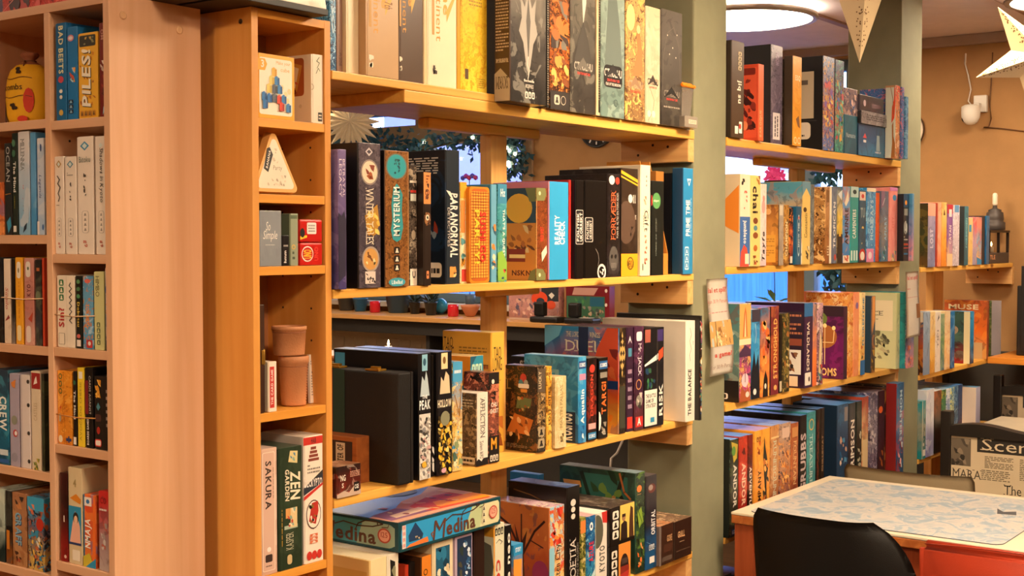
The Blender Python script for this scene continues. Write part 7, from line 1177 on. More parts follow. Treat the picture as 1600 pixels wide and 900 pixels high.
# curled paper notices on the pillars
def notice(label, pxl, pxr, pyt, pyb, Y, items, wob, turn=0):
    A = onY(pxl, pyt, Y); B = onY(pxr, pyb, Y); w, h = B.x-A.x, A.z-B.z
    t = thing('paper_notice', label, 'notice', (A.x, Y, B.z), 0)
    N = 24; bm = bmesh.new(); rows = []
    def f(u, v): return Vector((u*w+wob[0]*math.sin(v*3.1+.3)+wob[2]*(1-v), -wob[1]*math.sin(v*5.0+.6)*(.4+.6*u)-.012-.006*math.cos(u*3), v*h))
    for j in range(N+1): rows.append([bm.verts.new(f(i/6, j/N)) for i in range(7)])
    for a, b in zip(rows, rows[1:]):
        for i in range(6):
            fc = bm.faces.new((a[i], a[i+1], b[i+1], b[i])); fc.smooth = True
    bmesh.ops.solidify(bm, geom=bm.faces[:], thickness=-.0006)
    fin('paper_sheet', bm, plain('fbf2e8', .7), t)
    p = Print(1, 1, (Vector((0, 0, 0)), X_, Z_, Vector((0, 0, 0)))); p.go(items)
    me = bpy.data.meshes.new('text_print'); vs = []
    # split long shapes so they follow the curl
    bm = bmesh.new(); lay = bm.faces.layers.int.new('k'); vv = [bm.verts.new(v) for v in p.V]
    for k, fc in enumerate(p.F):
        try: g = bm.faces.new([vv[i] for i in fc]); g[lay] = k
        except ValueError: pass
    bm.faces.ensure_lookup_table(); lv = {}
    for g in bm.faces: 
        for v in g.verts: lv[v] = g[lay]
    cols = p.C
    bmesh.ops.subdivide_edges(bm, edges=[e for e in bm.edges if e.calc_length() > .12], cuts=6, use_grid_fill=True)
    cl = bm.loops.layers.float_color.new('Col')
    for g in bm.faces:
        for lp in g.loops: lp[cl] = tuple(cols[g[lay]])+(1,)
    # later shapes stand a hair further out
    for v in bm.verts:
        kk = max((g[lay] for g in v.link_faces), default=0)
        P_ = f(v.co.x, v.co.z); v.co = P_+Vector((0, -.0004-.0000015*kk, 0))
    bm.to_mesh(me); bm.free(); link('text_print', me, ink(), t)
    return t
photo = [('r', 0, .30, 1, .56, 'c89c5c'), ('n', 0, .30, 1, .56, 'e8c88c,8a5c2c,d8a868,b0c0c0,5c3c24,f0dcb0', 26, 3, .13), ('r', .24, .30, .27, .56, '3a2818')]
notice('white curled price notice with red headings on the first pillar', 1097, 1136, 436, 582, 1.832,
   [('t', 'ial et spil?', .04, .84, .92, .91, 0, 'c83c2c'), ('t', 'kun 30 Pr Person', .0, .745, .95, .785, 0, 'd88a7c', 'r'), ('x', .0, .64, .9, .66, 1, 'd8a49c')]+photo+[('t', 'a game?', .16, .175, .92, .24, 0, 'c83c2c'), ('t', 'for 30 Pr Person', .02, .07, .98, .11, 0, 'b89c90', 'r')], (.008, .008, .012))
notice('small pinkish curled notice on the second pillar', 1403.5, 1428, 425, 524, 1.770,
   [('t', 'ial et spil?', .1, .86, .95, .94, 0, 'd86a6a'), ('x', .1, .72, .9, .76, 1, 'd8a49c'), ('x', .1, .6, .9, .62, 1, 'd8a49c'), ('r', .75, .28, 1, .5, '8a5c3c')], (.004, .004, .006)).location.y = 1.758

# ================================================================ TABLES AND CHAIRS
TT = .775
def table(label, x0, x1, y0, y1, top, name='cafe_table'):
    t = thing(name, label, 'table', (x0, y0, 0), 0, 'cafe tables')
    mbox('table_top', (0, 0, TT-.008), (x1-x0, y1-y0, TT), plain('dccfb6', .35, coat=.2, name='pale_table_laminate'), t, .002)
    edge = wood('oak_edge', 'b86c34', '9c5424', 'x', .4)
    mbox('edge_band', (.0005, .0005, TT-.034), (x1-x0-.0005, y1-y0-.0005, TT-.0082), edge, t, .003)
    red = wood('reddish_oak', 'a8502c', '8a3c1c', 'z', .4)
    W_, D_ = x1-x0, y1-y0
    for a, b, c, d in ((.06, .02, W_-.06, .045), (.06, D_-.045, W_-.06, D_-.02), (.02, .06, .045, D_-.06), (W_-.045, .06, W_-.02, D_-.06)):
        mbox('apron', (a, b, TT-.12), (c, d, TT-.0345), red, t, .002)
    for a in (.008, W_-.068):
        for b in (.008, D_-.068): mbox('leg', (a, b, 0), (a+.06, b+.06, TT-.0345), red, t, .003)
    return t
k1 = onZ(1148, 803, TT); k2 = onZ(1283, 738, TT)
tx0, tx1, ty1 = 3.535, 4.28, 1.775
table('pale laminate cafe table with reddish legs beside the middle bay', tx0, tx1, .45, ty1, None)
# map playmat
def mat_():
    C4_ = [onZ(1228, 781, TT), onZ(1300, 748, TT)]
    x0, x1 = onZ(1562, 853, TT).x, onZ(1298, 748, TT).x; y1 = (C4_[0].y+C4_[1].y)/2; y0 = onZ(1570, 850, TT).y
    t = thing('map_playmat', 'pale blue grey map playmat with rounded corners on the near table', 'playmat', (x0, y0, TT+.0004))
    bm = bmesh.new(); W_, D_ = x1-x0, y1-y0; R = .03; P = []
    for cx, cy, st in ((W_-R, R, -90), (W_-R, D_-R, 0), (R, D_-R, 90), (R, R, 180)):
        for k in range(7): a = rad(st+15*k); P.append((cx+R*math.cos(a), cy+R*math.sin(a)))
    lo = [bm.verts.new((x, y, 0)) for x, y in P]; hi = [bm.verts.new((x, y, .0022)) for x, y in P]; n = len(P)
    for i in range(n): bm.faces.new((lo[i], lo[(i+1) % n], hi[(i+1) % n], hi[i]))
    bm.faces.new(lo[::-1]); f = bm.faces.new(hi); f.material_index = 1
    m, nn, l, b = newmat('map_print'); b.inputs['Roughness'].default_value = .5
    tc = nn.new('ShaderNodeTexCoord'); n1 = nn.new('ShaderNodeTexNoise'); n1.inputs['Scale'].default_value = 13; n1.inputs['Detail'].default_value = 10; n1.inputs['Distortion'].default_value = 1.3; n1.inputs['Roughness'].default_value = .62
    l.new(tc.outputs['Object'], n1.inputs['Vector']); rp = nn.new('ShaderNodeValToRGB'); e = rp.color_ramp.elements
    e[0].position = .36; e[0].color = lin('8496a6')+(1,); e[1].position = .70; e[1].color = lin('98a4aa')+(1,)
    for p_, c_ in ((.46, '93a2ae'), (.50, 'b8b4ae'), (.56, 'b2afab'), (.60, 'a5a8aa')): x = e.new(p_); x.color = lin(c_)+(1,)
    l.new(n1.outputs['Fac'], rp.inputs[0]); l.new(rp.outputs[0], b.inputs['Base Color'])
    fin('mat_sheet', bm, [plain('3c4450', .6), m], t)
    pr = Print(W_, D_, (Vector((0, 0, .0024)), X_, Y_, Z_)); pr.go([('p', [(.62, .10), (.70, .12), (.66, .16), (.72, .20), (.60, .17)], '3a3c44')]); pr.build('figure_print', t)
mat_()
table('second cafe table beyond the newspaper chair at the end bay', 5.42, 6.2, .5, 1.74, None)
bk = thing('paper_leaflet', 'blue and white leaflet lying on the second table', 'leaflet', (5.75, 1.0, TT+.0005), rad(20)); mbox('sheet', (0, 0, 0), (.21, .297, .003), plain('7c98b8', .5), bk, .0005)
# moulded shell chairs, seen from behind
def shell_chair(label, loc, rotz, col, w=.44, H=.86, rough=.45, legs='2a2420', corner=.09, flare=.0, bump=0, group='moulded shell chairs', wrap=.075, pw=2.2, corner2=None, wide=1):
    """local: sitter faces +Y; back at y=0"""
    t = thing('shell_chair', label, 'chair', loc, rotz, group)
    NU, NV = 24, 30; bm = bmesh.new(); R = []
    for j in range(NV+1):
        v = j/NV; row = []
        for i in range(NU+1):
            u = i/NU*2-1
            if v < .42:                 # seat: from front edge back
                s = v/.42; y = .46-.40*s; z = .455-.02*math.sin(s*3.14)+.02*abs(u)**3; hw = w/2*(.92+.08*math.sin(s*3.14))
                if s < .15: z -= (.15-s)**2*1.6
                x = u*hw
            else:
                s = (v-.42)/.58; ang = min(1, s*2.4); y = .06-.055*math.sin(ang*1.57)-.035*s; zz = .435+ (H-.435)*max(0, (s-.02))**.93
                hw = w/2*(1-flare*s)
                # rounded top corners
                tz = (H-zz); cr = corner if u > 0 or corner2 is None else corner2
                if tz < cr: hw -= cr*wide-wide*math.sqrt(max(0, cr**2-(cr-tz)**2))
                x = u*max(hw, .01); y += wrap*abs(u)**pw*(1-.35*s); z = zz
            row.append(bm.verts.new((x, y, z)))
        R.append(row)
    for a, b in zip(R, R[1:]):
        for i in range(NU):
            f = bm.faces.new((a[i], a[i+1], b[i+1], b[i])); f.smooth = True
    bmesh.ops.solidify(bm, geom=bm.faces[:], thickness=.012)
    o = fin('seat_shell', bm, plain(col, rough, bump=bump, bscale=260, vary=.04), t)
    lm = plain(legs, .35, .6)
    for sx in (-1, 1):
        for sy, yy in ((1, .40), (-1, .10)):
            b2 = bmesh.new(); tube(b2, [(sx*w*.30, yy, .43), (sx*w*.44, yy+sy*.06, .0)], [.011, .009], 10); fin('leg', b2, lm, t)
    b2 = bmesh.new(); tube(b2, [(-w*.3, .10, .425), (w*.3, .10, .425)], .009, 8); tube(b2, [(-w*.3, .40, .425), (w*.3, .40, .425)], .009, 8); fin('seat_frame', b2, lm, t)
    return t
# facing +X: rotz -90 turns +Y into +X
shell_chair('black moulded chair, its back turned, tucked under the near table', (3.235, 1.335, 0), rad(-90), '1c1a19', w=.46, H=.872, corner=.22, corner2=.05, wide=.75, rough=.6, bump=.12, wrap=.06, pw=3)
def pad_chair(label, loc, rotz, col, w=.5, H=.85):
    t = thing('upholstered_chair', label, 'chair', loc, rotz, 'moulded shell chairs')
    m = plain(col, .65, spec=.25, bump=.25, bscale=320, name='chair_leather')
    bm = bmesh.new(); boxv(bm, (-w/2, -.02, .47), (w/2, .035, H)); 
    bmesh.ops.bevel(bm, geom=bm.edges[:], offset=.02, segments=5, affect='EDGES')
    for v in bm.verts: v.co.y += .05*(abs(v.co.x)/(w/2))**2-.06*(v.co.z-.47); v.co.z -= .018*(v.co.x/(w/2))**2 if v.co.z > .6 else 0
    o = fin('backrest', bm, m, t); [setattr(p, 'use_smooth', True) for p in o.data.polygons]
    bm = bmesh.new(); pts = [(-w/2+.022+(w-.044)*i/20, -.0465+.05*(abs(-1+.1*i))**2-.0, H-.001-.018*(-1+.1*i)**2) for i in range(21)]; tube(bm, pts, .0016, 6); fin('piping', bm, plain('8a2c14', .5), o)
    bm = bmesh.new(); boxv(bm, (-w/2, .02, .41), (w/2, .48, .475)); bmesh.ops.bevel(bm, geom=bm.edges[:], offset=.022, segments=4, affect='EDGES'); fin('seat', bm, m, t)
    for sx in (-1, 1):
        for yy in (.05, .43): mbox('leg', (sx*(w/2-.03)-.018, yy-.018, 0), (sx*(w/2-.03)+.018, yy+.018, .41), plain('3a2418', .4), t, .003)
pad_chair('rust red upholstered chair beside the black one', (3.215, .855, 0), rad(-90), '8c280c', .50, .853)
shell_chair('taupe grey chair just past the far edge of the near table', (4.44, 1.565, 0), rad(-90), 'b8aa8c', w=.46, H=.798, corner=.03, rough=.4, bump=.15)
# dark stool top at the bottom edge
sp = onY(1095, 893, 1.45)
t = thing('round_stool', 'dark grey round stool at the foot of the first pillar', 'stool', (2.94, 1.42, 0))
bm = bmesh.new(); lathe(bm, [(.01, 0), (.155, 0), (.172, .012), (.176, .03), (.165, .052), (.12, .062), (.004, .066)], 40); bmesh.ops.translate(bm, vec=(0, 0, .604), verts=bm.verts); fin('stool_seat', bm, plain('3a332e', .6, bump=.2, bscale=300), t)
for k in range(4):
    a = k*math.pi/2+.6; bm = bmesh.new(); tube(bm, [(.11*math.cos(a), .11*math.sin(a), .606), (.17*math.cos(a), .17*math.sin(a), 0)], .012, 8); fin('leg', bm, plain('2a2420', .4, .5), t)
bm = bmesh.new(); tube(bm, [(.15*math.cos(a), .15*math.sin(a), .22) for a in [i*math.pi/12 for i in range(24)]], .007, 6, True); fin('foot_ring', bm, plain('2a2420', .4, .5), t)
# newspaper covered chairs
def news_items(seed):
    rnd = random.Random(seed); it = [('r', 0, 0, 1, 1, 'd0bf9f')]
    it += [('r', .17, .88, .66, .985, '2a2622'), ('t', 'Scenes', .19, .895, .64, .975, 0, 'd8c8a8', 's'), ('t', 'MARA', .01, .70, .2, .76, 0, '3a342c', 's'), ('t', 'The Globo', .34, .62, .65, .685, 0, '2c2822', 's'),
           ('t', 'Bay Tonas', .69, .28, .75, .60, -90, '2c2822', 's'), ('t', 'Reform', .8, .55, .96, .60, 0, '3a342c', 's')]
    for (a, b, c, d) in ((.0, .78, .13, .96), (.78, .66, 1, .82), (.1, .05, .3, .2)): it += [('r', a, b, c, d, '6a5f50'), ('n', a, b, c, d, '2c2822,8a7c68,4a4238', 10, int(a*100)+seed, .16)]
    for (a, b, c, d, n) in ((.22, .78, .4, .86, 8), (.44, .72, .6, .86, 12), (.2, .7, .38, .77, 6), (.66, .84, .76, .97, 9), (.8, .84, .98, .97, 9), (.02, .45, .16, .66, 16), (.18, .4, .32, .6, 16), (.36, .42, .5, .6, 14), (.52, .3, .66, .6, 24), (.36, .1, .5, .38, 22), (.78, .1, .98, .52, 30), (.54, .05, .66, .27, 18), (.02, .25, .3, .4, 12)):
        it.append(('x', a, b, c, d, n, '7a6e5c'))
    return it
def news_chair(label, loc, rotz, H, w, front=True):
    t = thing('newspaper_chair', label, 'chair', loc, rotz, 'chairs covered in newspaper print')
    fr = plain('17120f', .4, name='black_frame'); 
    mbox('back_pad', (-w/2, .0, .30), (w/2, .035, H-.075), plain('c4b090', .7), t, .004)
    pr = Print(w, H-.075-.30, (Vector((-w/2, -.0005, .30)), X_, Z_, -Y_)); pr.go(news_items(3)); pr.build('newspaper_print', t)
    pr = Print(w, H-.075-.30, (Vector((w/2, .0355, .30)), -X_, Z_, Y_)); pr.go(news_items(8)); pr.build('newspaper_print', t)
    for sx in (-1, 1): mbox('back_post', (sx*(w/2+.02)-.019, -.005, 0), (sx*(w/2+.02)+.019, .04, H), fr, t, .004)
    bm = bmesh.new(); N = 18; rows = []
    for i in range(N+1):
        x = -w/2+w*i/N; z0 = H-.075; z1 = H-.052+.012*math.sin(i/N*9)
        rows.append([bm.verts.new(p) for p in ((x, -.012, z0-.014), (x, .047, z0-.014), (x, .047, z1), (x, -.012, z1))])
    for a, b in zip(rows, rows[1:]):
        for k in range(4): bm.faces.new((a[k], a[(k+1) % 4], b[(k+1) % 4], b[k]))
    bm.faces.new(rows[0][::-1]); bm.faces.new(rows[-1]); bmesh.ops.recalc_face_normals(bm, faces=bm.faces); fin('top_rail', bm, fr, t)
    mbox('seat', (-w/2, .036, .42), (w/2, .46, .47), plain('c4b090', .7), t, .008)
    for sx in (-1, 1): mbox('leg', (sx*(w/2-.02)-.018, .42, 0), (sx*(w/2-.02)+.018, .456, .42), fr, t, .003)
news_chair('chair covered in newspaper print, its black back post beside the second table', (4.93, 1.28, 0), rad(-90), .945, .57)
news_chair('further chair covered in newspaper print at the end wall', (6.28, 1.48, 0), rad(-90), .955, .56)

# ================================================================ THE END WALL: counter and what stands on it
oakc = wood('counter_oak', 'e0a868', 'cf9450', 'y', .3)
t = thing('window_counter', 'long oak counter running under the windows on the end wall', 'counter', (6.3, 2.1, 0))
mbox('counter_top', (0, 0, 1.07), (X1R-6.3-.0145, 5.6, 1.10), oakc, t, .004)
mbox('fascia', (.03, .01, .985), (.05, 5.59, 1.0695), plain('2f2a25', .6), t, .002)
for yy in (.05, 1.1, 2.2, 3.2): mbox('bracket', (.06, yy, .80), (X1R-6.3-.0145, yy+.03, 1.0695), plain('2f2a25', .6), t, .002)
rd = plain('d8c8a8', .5, name='radiator_enamel')
t = thing('radiator', 'long cream radiator below the window counter', 'radiator', (6.62, 5.45, .14))
mbox('radiator_panel', (0, 0, 0), (.09, 2.3, .83), rd, t, .01)
bm = bmesh.new()
for k in range(23): boxv(bm, (-.008, .03+k*.1, .05), (0, .09+k*.1, .78), 0, .003)
fin('radiator_ribs', bm, rd, t)
for yy in (.1, 2.15): mbox('leg', (.02, yy, -.14), (.07, yy+.03, 0), rd, t, 0)
CT_ = 1.1005
def onC(px, X): p = onX(px, 480, X); return (X, p.y, CT_)
SILL = 1.1702
def onS(px): p = onX(px, 470, X1R-.035); return (X1R-.04, p.y, SILL)
def pot(label, loc, r, h, col, name='plant_pot', leaf=None, cat='pot'):
    t = thing(name, label, cat, loc); bm = bmesh.new(); lathe(bm, [(r*.7, 0), (r*.75, .002), (r, h*.9), (r*1.06, h*.92), (r*1.06, h), (r*.9, h), (r*.88, h*.9), (.002, h*.88)], 24); fin('pot_body', bm, plain(col, .4), t)
    if leaf:
        rnd = random.Random(len(label)); bm = bmesh.new()
        for k in range(40):
            a = rnd.uniform(0, 6.28); e = rnd.uniform(.2, 1.3); L = rnd.uniform(.5, 1.3)*r*1.4; p = Vector((0, 0, h*.9)); dr = Vector((math.cos(a)*math.cos(e), math.sin(a)*math.cos(e), math.sin(e)))
            c = p+dr*L; s = dr.cross(Z_).normalized()*L*.22; u = dr*L*.4
            vs = [bm.verts.new(c-u), bm.verts.new(c+s), bm.verts.new(c+u), bm.verts.new(c-s)]; bm.faces.new(vs)
            tube(bm, [p, c-u], .001, 4)
        fo = fin('foliage', bm, plain(leaf, .6), t)
    return t
pot('dark grey plant pot on the counter beside the tower shelf', onC(541, 6.62), .06, .10, '3a3c3c', leaf='24402c')
pot('blue plant pot on the counter next to the grey one', onC(563, 6.60), .05, .09, '1c5c84')
pot('big slate blue planter on the counter before the window', onC(622, 6.62), .085, .13, '2c4c64', leaf='1c3c34')
pot('small round black pot on the counter', onC(648, 6.58), .037, .08, '14181c', leaf='1c2c20')
pot('round black pot beside a blue globe on the counter', onC(673, 6.52), .042, .085, '14181c', leaf='1c2c20')
t = thing('glass_globe', 'blue glass globe on the counter before the window', 'glass ornament', onC(688, 6.64)); bm = bmesh.new(); bmesh.ops.create_icosphere(bm, subdivisions=3, radius=.05); bmesh.ops.translate(bm, vec=(0, 0, .055), verts=bm.verts); fin('globe', bm, plain('2c84a8', .1), t, smooth=True)
bm = bmesh.new(); lathe(bm, [(.03, 0), (.03, .008), (.02, .01)], 20); fin('globe_base', bm, plain('2a2420', .5), t)
def jar(label, loc, r=.035, h=.075):
    t = thing('candle_jar', label, 'candle', loc, 0, 'red candle jars'); bm = bmesh.new(); lathe(bm, [(r*.86, 0), (r, .004), (r*1.02, h*.8), (r*.95, h), (r*.9, h), (r*.94, h*.8), (r*.9, .01), (.002, .008)], 24); fin('glass_jar', bm, plain('c81f2c', .15), t)
    bm = bmesh.new(); lathe(bm, [(.002, .009), (r*.85, .009), (r*.85, h*.5), (.002, h*.5)], 20); fin('wax', bm, plain('f0d8c8', .6), t)
jar('red candle jar on the counter between the blue pots', onC(586, 6.55)); jar('red candle jar on the counter next to the post', onC(708, 6.5))
t = thing('clay_bowl', 'terracotta coloured bowl tilted on the counter by the post', 'bowl', onC(735, 6.55)); bm = bmesh.new(); lathe(bm, [(.02, 0), (.03, .004), (.06, .06), (.065, .075), (.06, .074), (.03, .01), (.002, .008)], 24); fin('bowl', bm, plain('c07a54', .6), t)
# displayed game boxes facing the room
def display(label, px0, px1, pyt, X, spec, items):
    a = onX(px0, 480, X); b = onX(px1, 480, X); h = onX(px0, pyt, X).z-CT_
    gbox((X, a.y, CT_), -math.pi/2, a.y-b.y, .06, h, spec, pr=items, label=label, group='boxes shown on the window counter', name='display_box')
display('displayed box with dusty pink crowd art and a red corner', 795, 873, 444, 6.46, 'b87c7c,c08c84,a87468,d89c90,5c4c5c|9', [('r', .66, .55, 1, 1, '2c3038'), ('e', .62, .62, .16, 'e84c24', .2), ('e', .64, .55, .08, '2c3444', .09), ('p', [(.86, .62), (.92, .72), (.86, .8), (.8, .72)], 'e8dccc'), ('e', .85, .45, .09, 'e0502c', .12), ('n', .02, .08, .7, .6, '8a6478,d8a898,c0847c,5c5468,e0b8a4', 26, 4, .1), ('r', 0, 0, 1, .06, 'c8a890')])
display('displayed box with red frame and green to teal landscape', 884, 952, 446, 6.46, '7a1c24', [('r', .02, .05, .9, .72, '3c6c4c'), ('p', [(.15, .75), (.65, .75), (.75, .95), (.2, .95)], 'c89484'), ('n', .1, .5, .6, .72, '4c8c4c,2c6c4c,1c5c5c', 8, 3, .16), ('r', .56, .45, .88, .7, '1c5c74'), ('n', .05, .05, .95, .45, '5c6454,8a8474,b08c6c,3c4c44,c8a884', 26, 4, .1), ('e', .93, .88, .03, 'e8d8c8', .05), ('e', .93, .5, .03, 'e8d8c8', .05)])
def card_stand(label, px, X):
    c = onC(px, X); t = thing('phone_handset', label, 'telephone', c, rad(-90))
    bm = bmesh.new(); boxv(bm, (-.10, -.05, 0), (.10, .05, .035), 0, .012); fin('base', bm, plain('1a1614', .4), t)
    bm = bmesh.new(); boxv(bm, (-.09, -.02, .036), (-.02, .03, .12), 0, .012); fin('handset', bm, plain('14110f', .4), t)
    mbox('keypad', (.0, -.04, .0352), (.07, .02, .038), plain('b8b0a4', .5), t, .0005)
card_stand('black desk telephone before the displayed pink box', 856, 6.36); card_stand('black desk telephone before the displayed landscape box', 910, 6.36)
# garland along the transom
rnd = random.Random(11); g = thing('fir_garland', 'fir garland with small lights hung along the first window', 'garland', (X1R-.10, 4.85, 2.27))
def needles(name, path, n, spread, parent, mat, L=.05):
    bm = bmesh.new()
    for k in range(n):
        u = rnd.random()*(len(path)-1.001); i = int(u); p = Vector(path[i]).lerp(Vector(path[i+1]), u-i)+Vector((rnd.uniform(-.3, .3)*spread, rnd.gauss(0, .5)*spread, rnd.gauss(0, .55)*spread))
        d = Vector((rnd.uniform(-1, .6), rnd.gauss(0, 1), rnd.gauss(0, 1))).normalized(); s = d.cross(Vector((rnd.random(), rnd.random(), rnd.random()))).normalized()*L*.28
        v = [bm.verts.new(p), bm.verts.new(p+d*L*.5+s), bm.verts.new(p+d*L), bm.verts.new(p+d*L*.5-s)]; bm.faces.new(v)
    return fin(name, bm, mat, parent)
leafm = plain('1a4654', .6, name='fir_green'); path = [(0, .0, -.25), (0, .03, -.05), (0, .12, 0), (0, .8, -.10), (0, 1.3, -.04), (0, 2.0, -.12), (0, 2.85, -.05)]
bm = bmesh.new(); tube(bm, path, .008, 6); fin('garland_stem', bm, plain('2c2c1c', .8), g)
f1 = needles('foliage', path, 1500, .10, g, leafm); f1['kind'] = 'stuff'
for k in range(26):
    u = rnd.random()*(len(path)-1.001); i = int(u); p = Vector(path[i]).lerp(Vector(path[i+1]), u-i)+Vector((-.03, rnd.uniform(-.04, .04), rnd.uniform(-.07, .05)))
    bm = bmesh.new(); bmesh.ops.create_icosphere(bm, subdivisions=1, radius=.012, matrix=Matrix.Translation(p)); fin('fairy_light', bm, MC.setdefault('fairy', glow('fairy_light', (1, .85, .5), 12)), g)
# sprig and orchid in the second window
s2 = onX(1308, 268, X1R-.08); sg = thing('hanging_fir_sprig', 'blue green fir sprig hanging in the second window', 'garland', (X1R-.08, s2.y, s2.z))
needles('foliage', [(0, -.08, .10), (0, 0, .02), (0, .10, -.05)], 120, .05, sg, leafm, .06)['kind'] = 'stuff'
needles('foliage', [(0, -.02, -.6), (0, 0, -.5), (0, .02, -.4)], 140, .06, sg, leafm, .06)['kind'] = 'stuff'
bm = bmesh.new(); tube(bm, [(0, -.06, 2.55-s2.z), (0, -.06, .12), (0, 0, .02), (0, 0, -.6)], .003, 5); fin('sprig_wire', bm, plain('2c3c2c', .7), sg)
oc = onX(1213, 276, X1R-.04); o = thing('orchid_plant', 'magenta orchid on a tall stem in the second window', 'plant', (X1R-.045, oc.y, SILL))
bm = bmesh.new(); lathe(bm, [(.03, 0), (.04, .07), (.043, .08), (.036, .08), (.002, .07)], 20); fin('pot_body', bm, plain('e0d8cc', .4), o)
bm = bmesh.new(); hz = oc.z-SILL; tube(bm, [(0, 0, .07), (0, .01, hz*.5), (-.01, 0, hz)], .003, 6); fin('stem', bm, plain('3c5c2c', .6), o)
for k in range(9):
    a = k*.7; bm = bmesh.new(); c = Vector((-.012-.006*(k % 2), .045*math.cos(a)*(.4+.6*(k % 3)/2), hz+.04*math.sin(a)*(.5+.5*((k+1) % 3)/2)))
    for q in range(5):
        b = q*1.257; d = Vector((-.2, math.cos(b), math.sin(b))); s = d.cross(X_).normalized()*.013; v = [bm.verts.new(c), bm.verts.new(c+d*.02+s), bm.verts.new(c+d*.036), bm.verts.new(c+d*.02-s)]; bm.faces.new(v)
    fin('flower', bm, plain('d0307c', .5), o)
for k in range(4):
    bm = bmesh.new(); a = k*1.6; d = Vector((-.4*abs(math.cos(a)), math.sin(a), .4)).normalized(); s = d.cross(Z_).normalized()*.018; p = Vector((0, 0, .07)); v = [bm.verts.new(p), bm.verts.new(p+d*.07+s), bm.verts.new(p+d*.14-Z_*.02), bm.verts.new(p+d*.07-s)]; bm.faces.new(v); fin('leaf', bm, plain('3c6c3c', .5), o)
# small violet flowers in the first window
o2 = onX(735, 278, X1R-.04); o = thing('violet_flower_stem', 'tiny violet and red blossoms on a stem in the first window', 'plant', (X1R-.045, o2.y, SILL))
bm = bmesh.new(); tube(bm, [(0, 0, 0), (0, .01, .4), (-.005, 0, o2.z-SILL)], .003, 5); fin('stem', bm, plain('2c4c4c', .6), o)
bm = bmesh.new(); lathe(bm, [(.03, 0), (.036, .06), (.03, .06), (.002, .05)], 18); fin('pot_body', bm, plain('4a5c6c', .5), o)
for k, c in enumerate(('4c4cb0', 'a03c9c', 'b83060', '5c50b8', 'b03c7c')):
    bm = bmesh.new(); bmesh.ops.create_icosphere(bm, subdivisions=1, radius=.018, matrix=Matrix.Translation((-.01, .05-.026*k, o2.z-SILL+.012*(k % 2)))); fin('flower', bm, plain(c, .6), o)
# round bar table with a candle
tc_ = onX(503, 530, 5.2); t = thing('round_bar_table', 'round pale bar table with wooden rim beyond the shelves', 'table', (tc_.x, tc_.y, 0))
bm = bmesh.new(); lathe(bm, [(.002, .935), (.19, .935), (.20, .945), (.20, .96), (.19, .965), (.002, .965)], 48); fin('table_top', bm, plain('e0c8b0', .3), t)
bm = bmesh.new(); lathe(bm, [(.2005, .938), (.208, .945), (.208, .962), (.2005, .966)], 48, cap=False); fin('wooden_rim', bm, plain('9c5424', .4), t)
bm = bmesh.new(); lathe(bm, [(.03, .02), (.03, .935)], 16); fin('pillar_leg', bm, plain('2a2420', .4, .5), t)
bm = bmesh.new(); lathe(bm, [(.22, 0), (.22, .015), (.03, .03)], 32); fin('foot_plate', bm, plain('2a2420', .4, .5), t)
ca = onC(608, 6.38)
def candle(label, loc, h=.13, r=.022):
    t = thing('lit_candle', label, 'candle', loc); bm = bmesh.new(); lathe(bm, [(r, 0), (r, h), (r*.8, h-.003), (.002, h-.004)], 18); fin('wax', bm, plain('f0e4dc', .5), t)
    bm = bmesh.new(); lathe(bm, [(.001, h-.002), (.005, h+.006), (.0065, h+.014), (.004, h+.026), (.0008, h+.038)], 12); fin('flame', bm, glow('candle_flame', (1, .8, .45), 25), t)
t2 = onX(607, 545, 5.7); tt = thing('side_table', 'small dark side table carrying the lit candle', 'table', (t2.x, t2.y, 0))
bm = bmesh.new(); lathe(bm, [(.002, .84), (.14, .84), (.14, .86), (.002, .86)], 36); fin('table_top', bm, plain('4a3a2c', .4), tt)
bm = bmesh.new(); lathe(bm, [(.18, 0), (.18, .015), (.025, .03), (.022, .84)], 24); fin('pedestal', bm, plain('2a2420', .4, .5), tt)
candle('lit white candle beyond the shelves before the radiator', (t2.x, t2.y, .8605), .11, .022)
# ---- end bay: lantern, candlestick and speaker
la = onY(1546, 400, 1.835).x; lb = 6.64
t = thing('metal_lantern', 'dark metal lantern with glowing panes on the end bay upper shelf', 'lantern', (la+.004, 1.835, C2.z+.0005))
Wl = lb-la-.008; Hl = onY(1548, 359, 1.835).z-C2.z-.002; dkm = plain('2c201a', .45, .5, name='dark_lantern_metal')
mbox('lantern_base', (0, 0, 0), (Wl, .17, Hl*.32), plain('4a403c', .5, .2), t, .003); mbox('lantern_roof', (-.004, -.004, Hl*.93), (Wl+.0, .174, Hl), dkm, t, .002)
for a in (0, Wl/2-.006, Wl-.012):
    for b in (0, .158): mbox('corner_bar', (a, b, Hl*.32), (a+.012, b+.012, Hl*.93), dkm, t, .001)
mbox('back_wall', (.012, .152, Hl*.33), (Wl-.012, .156, Hl*.92), plain('5c3824', .5), t, 0)
for a, c in ((Wl*.25, (1, .45, .15)), (Wl*.72, (1, .5, .2))):
    bm = bmesh.new(); lathe(bm, [(.011, Hl*.33), (.011, Hl*.5), (.001, Hl*.51)], 14, (a, .06, 0)); fin('tea_light', bm, plain('e8d0b0', .5), t)
    bm = bmesh.new(); lathe(bm, [(.001, Hl*.51), (.006, Hl*.57), (.001, Hl*.66)], 10, (a, .06, 0)); fin('flame', bm, MC.setdefault('fl', glow('tea_flame', c, 6)), t)
pr = Print(Wl, Hl*.32, (Vector((0, 0, 0)), X_, Z_, -Y_)); pr.go([('t', 'TLE', .02, .4, .28, .8, 0, 'e0a070')]); pr.build('word_print', t)
tw = onY(1556, 340, 1.91); t = thing('candlestick_tower', 'dark stacked candlestick with white bulb standing behind the lantern', 'candlestick', (tw.x, 1.915, C2.z+.0005+Hl+.0008))
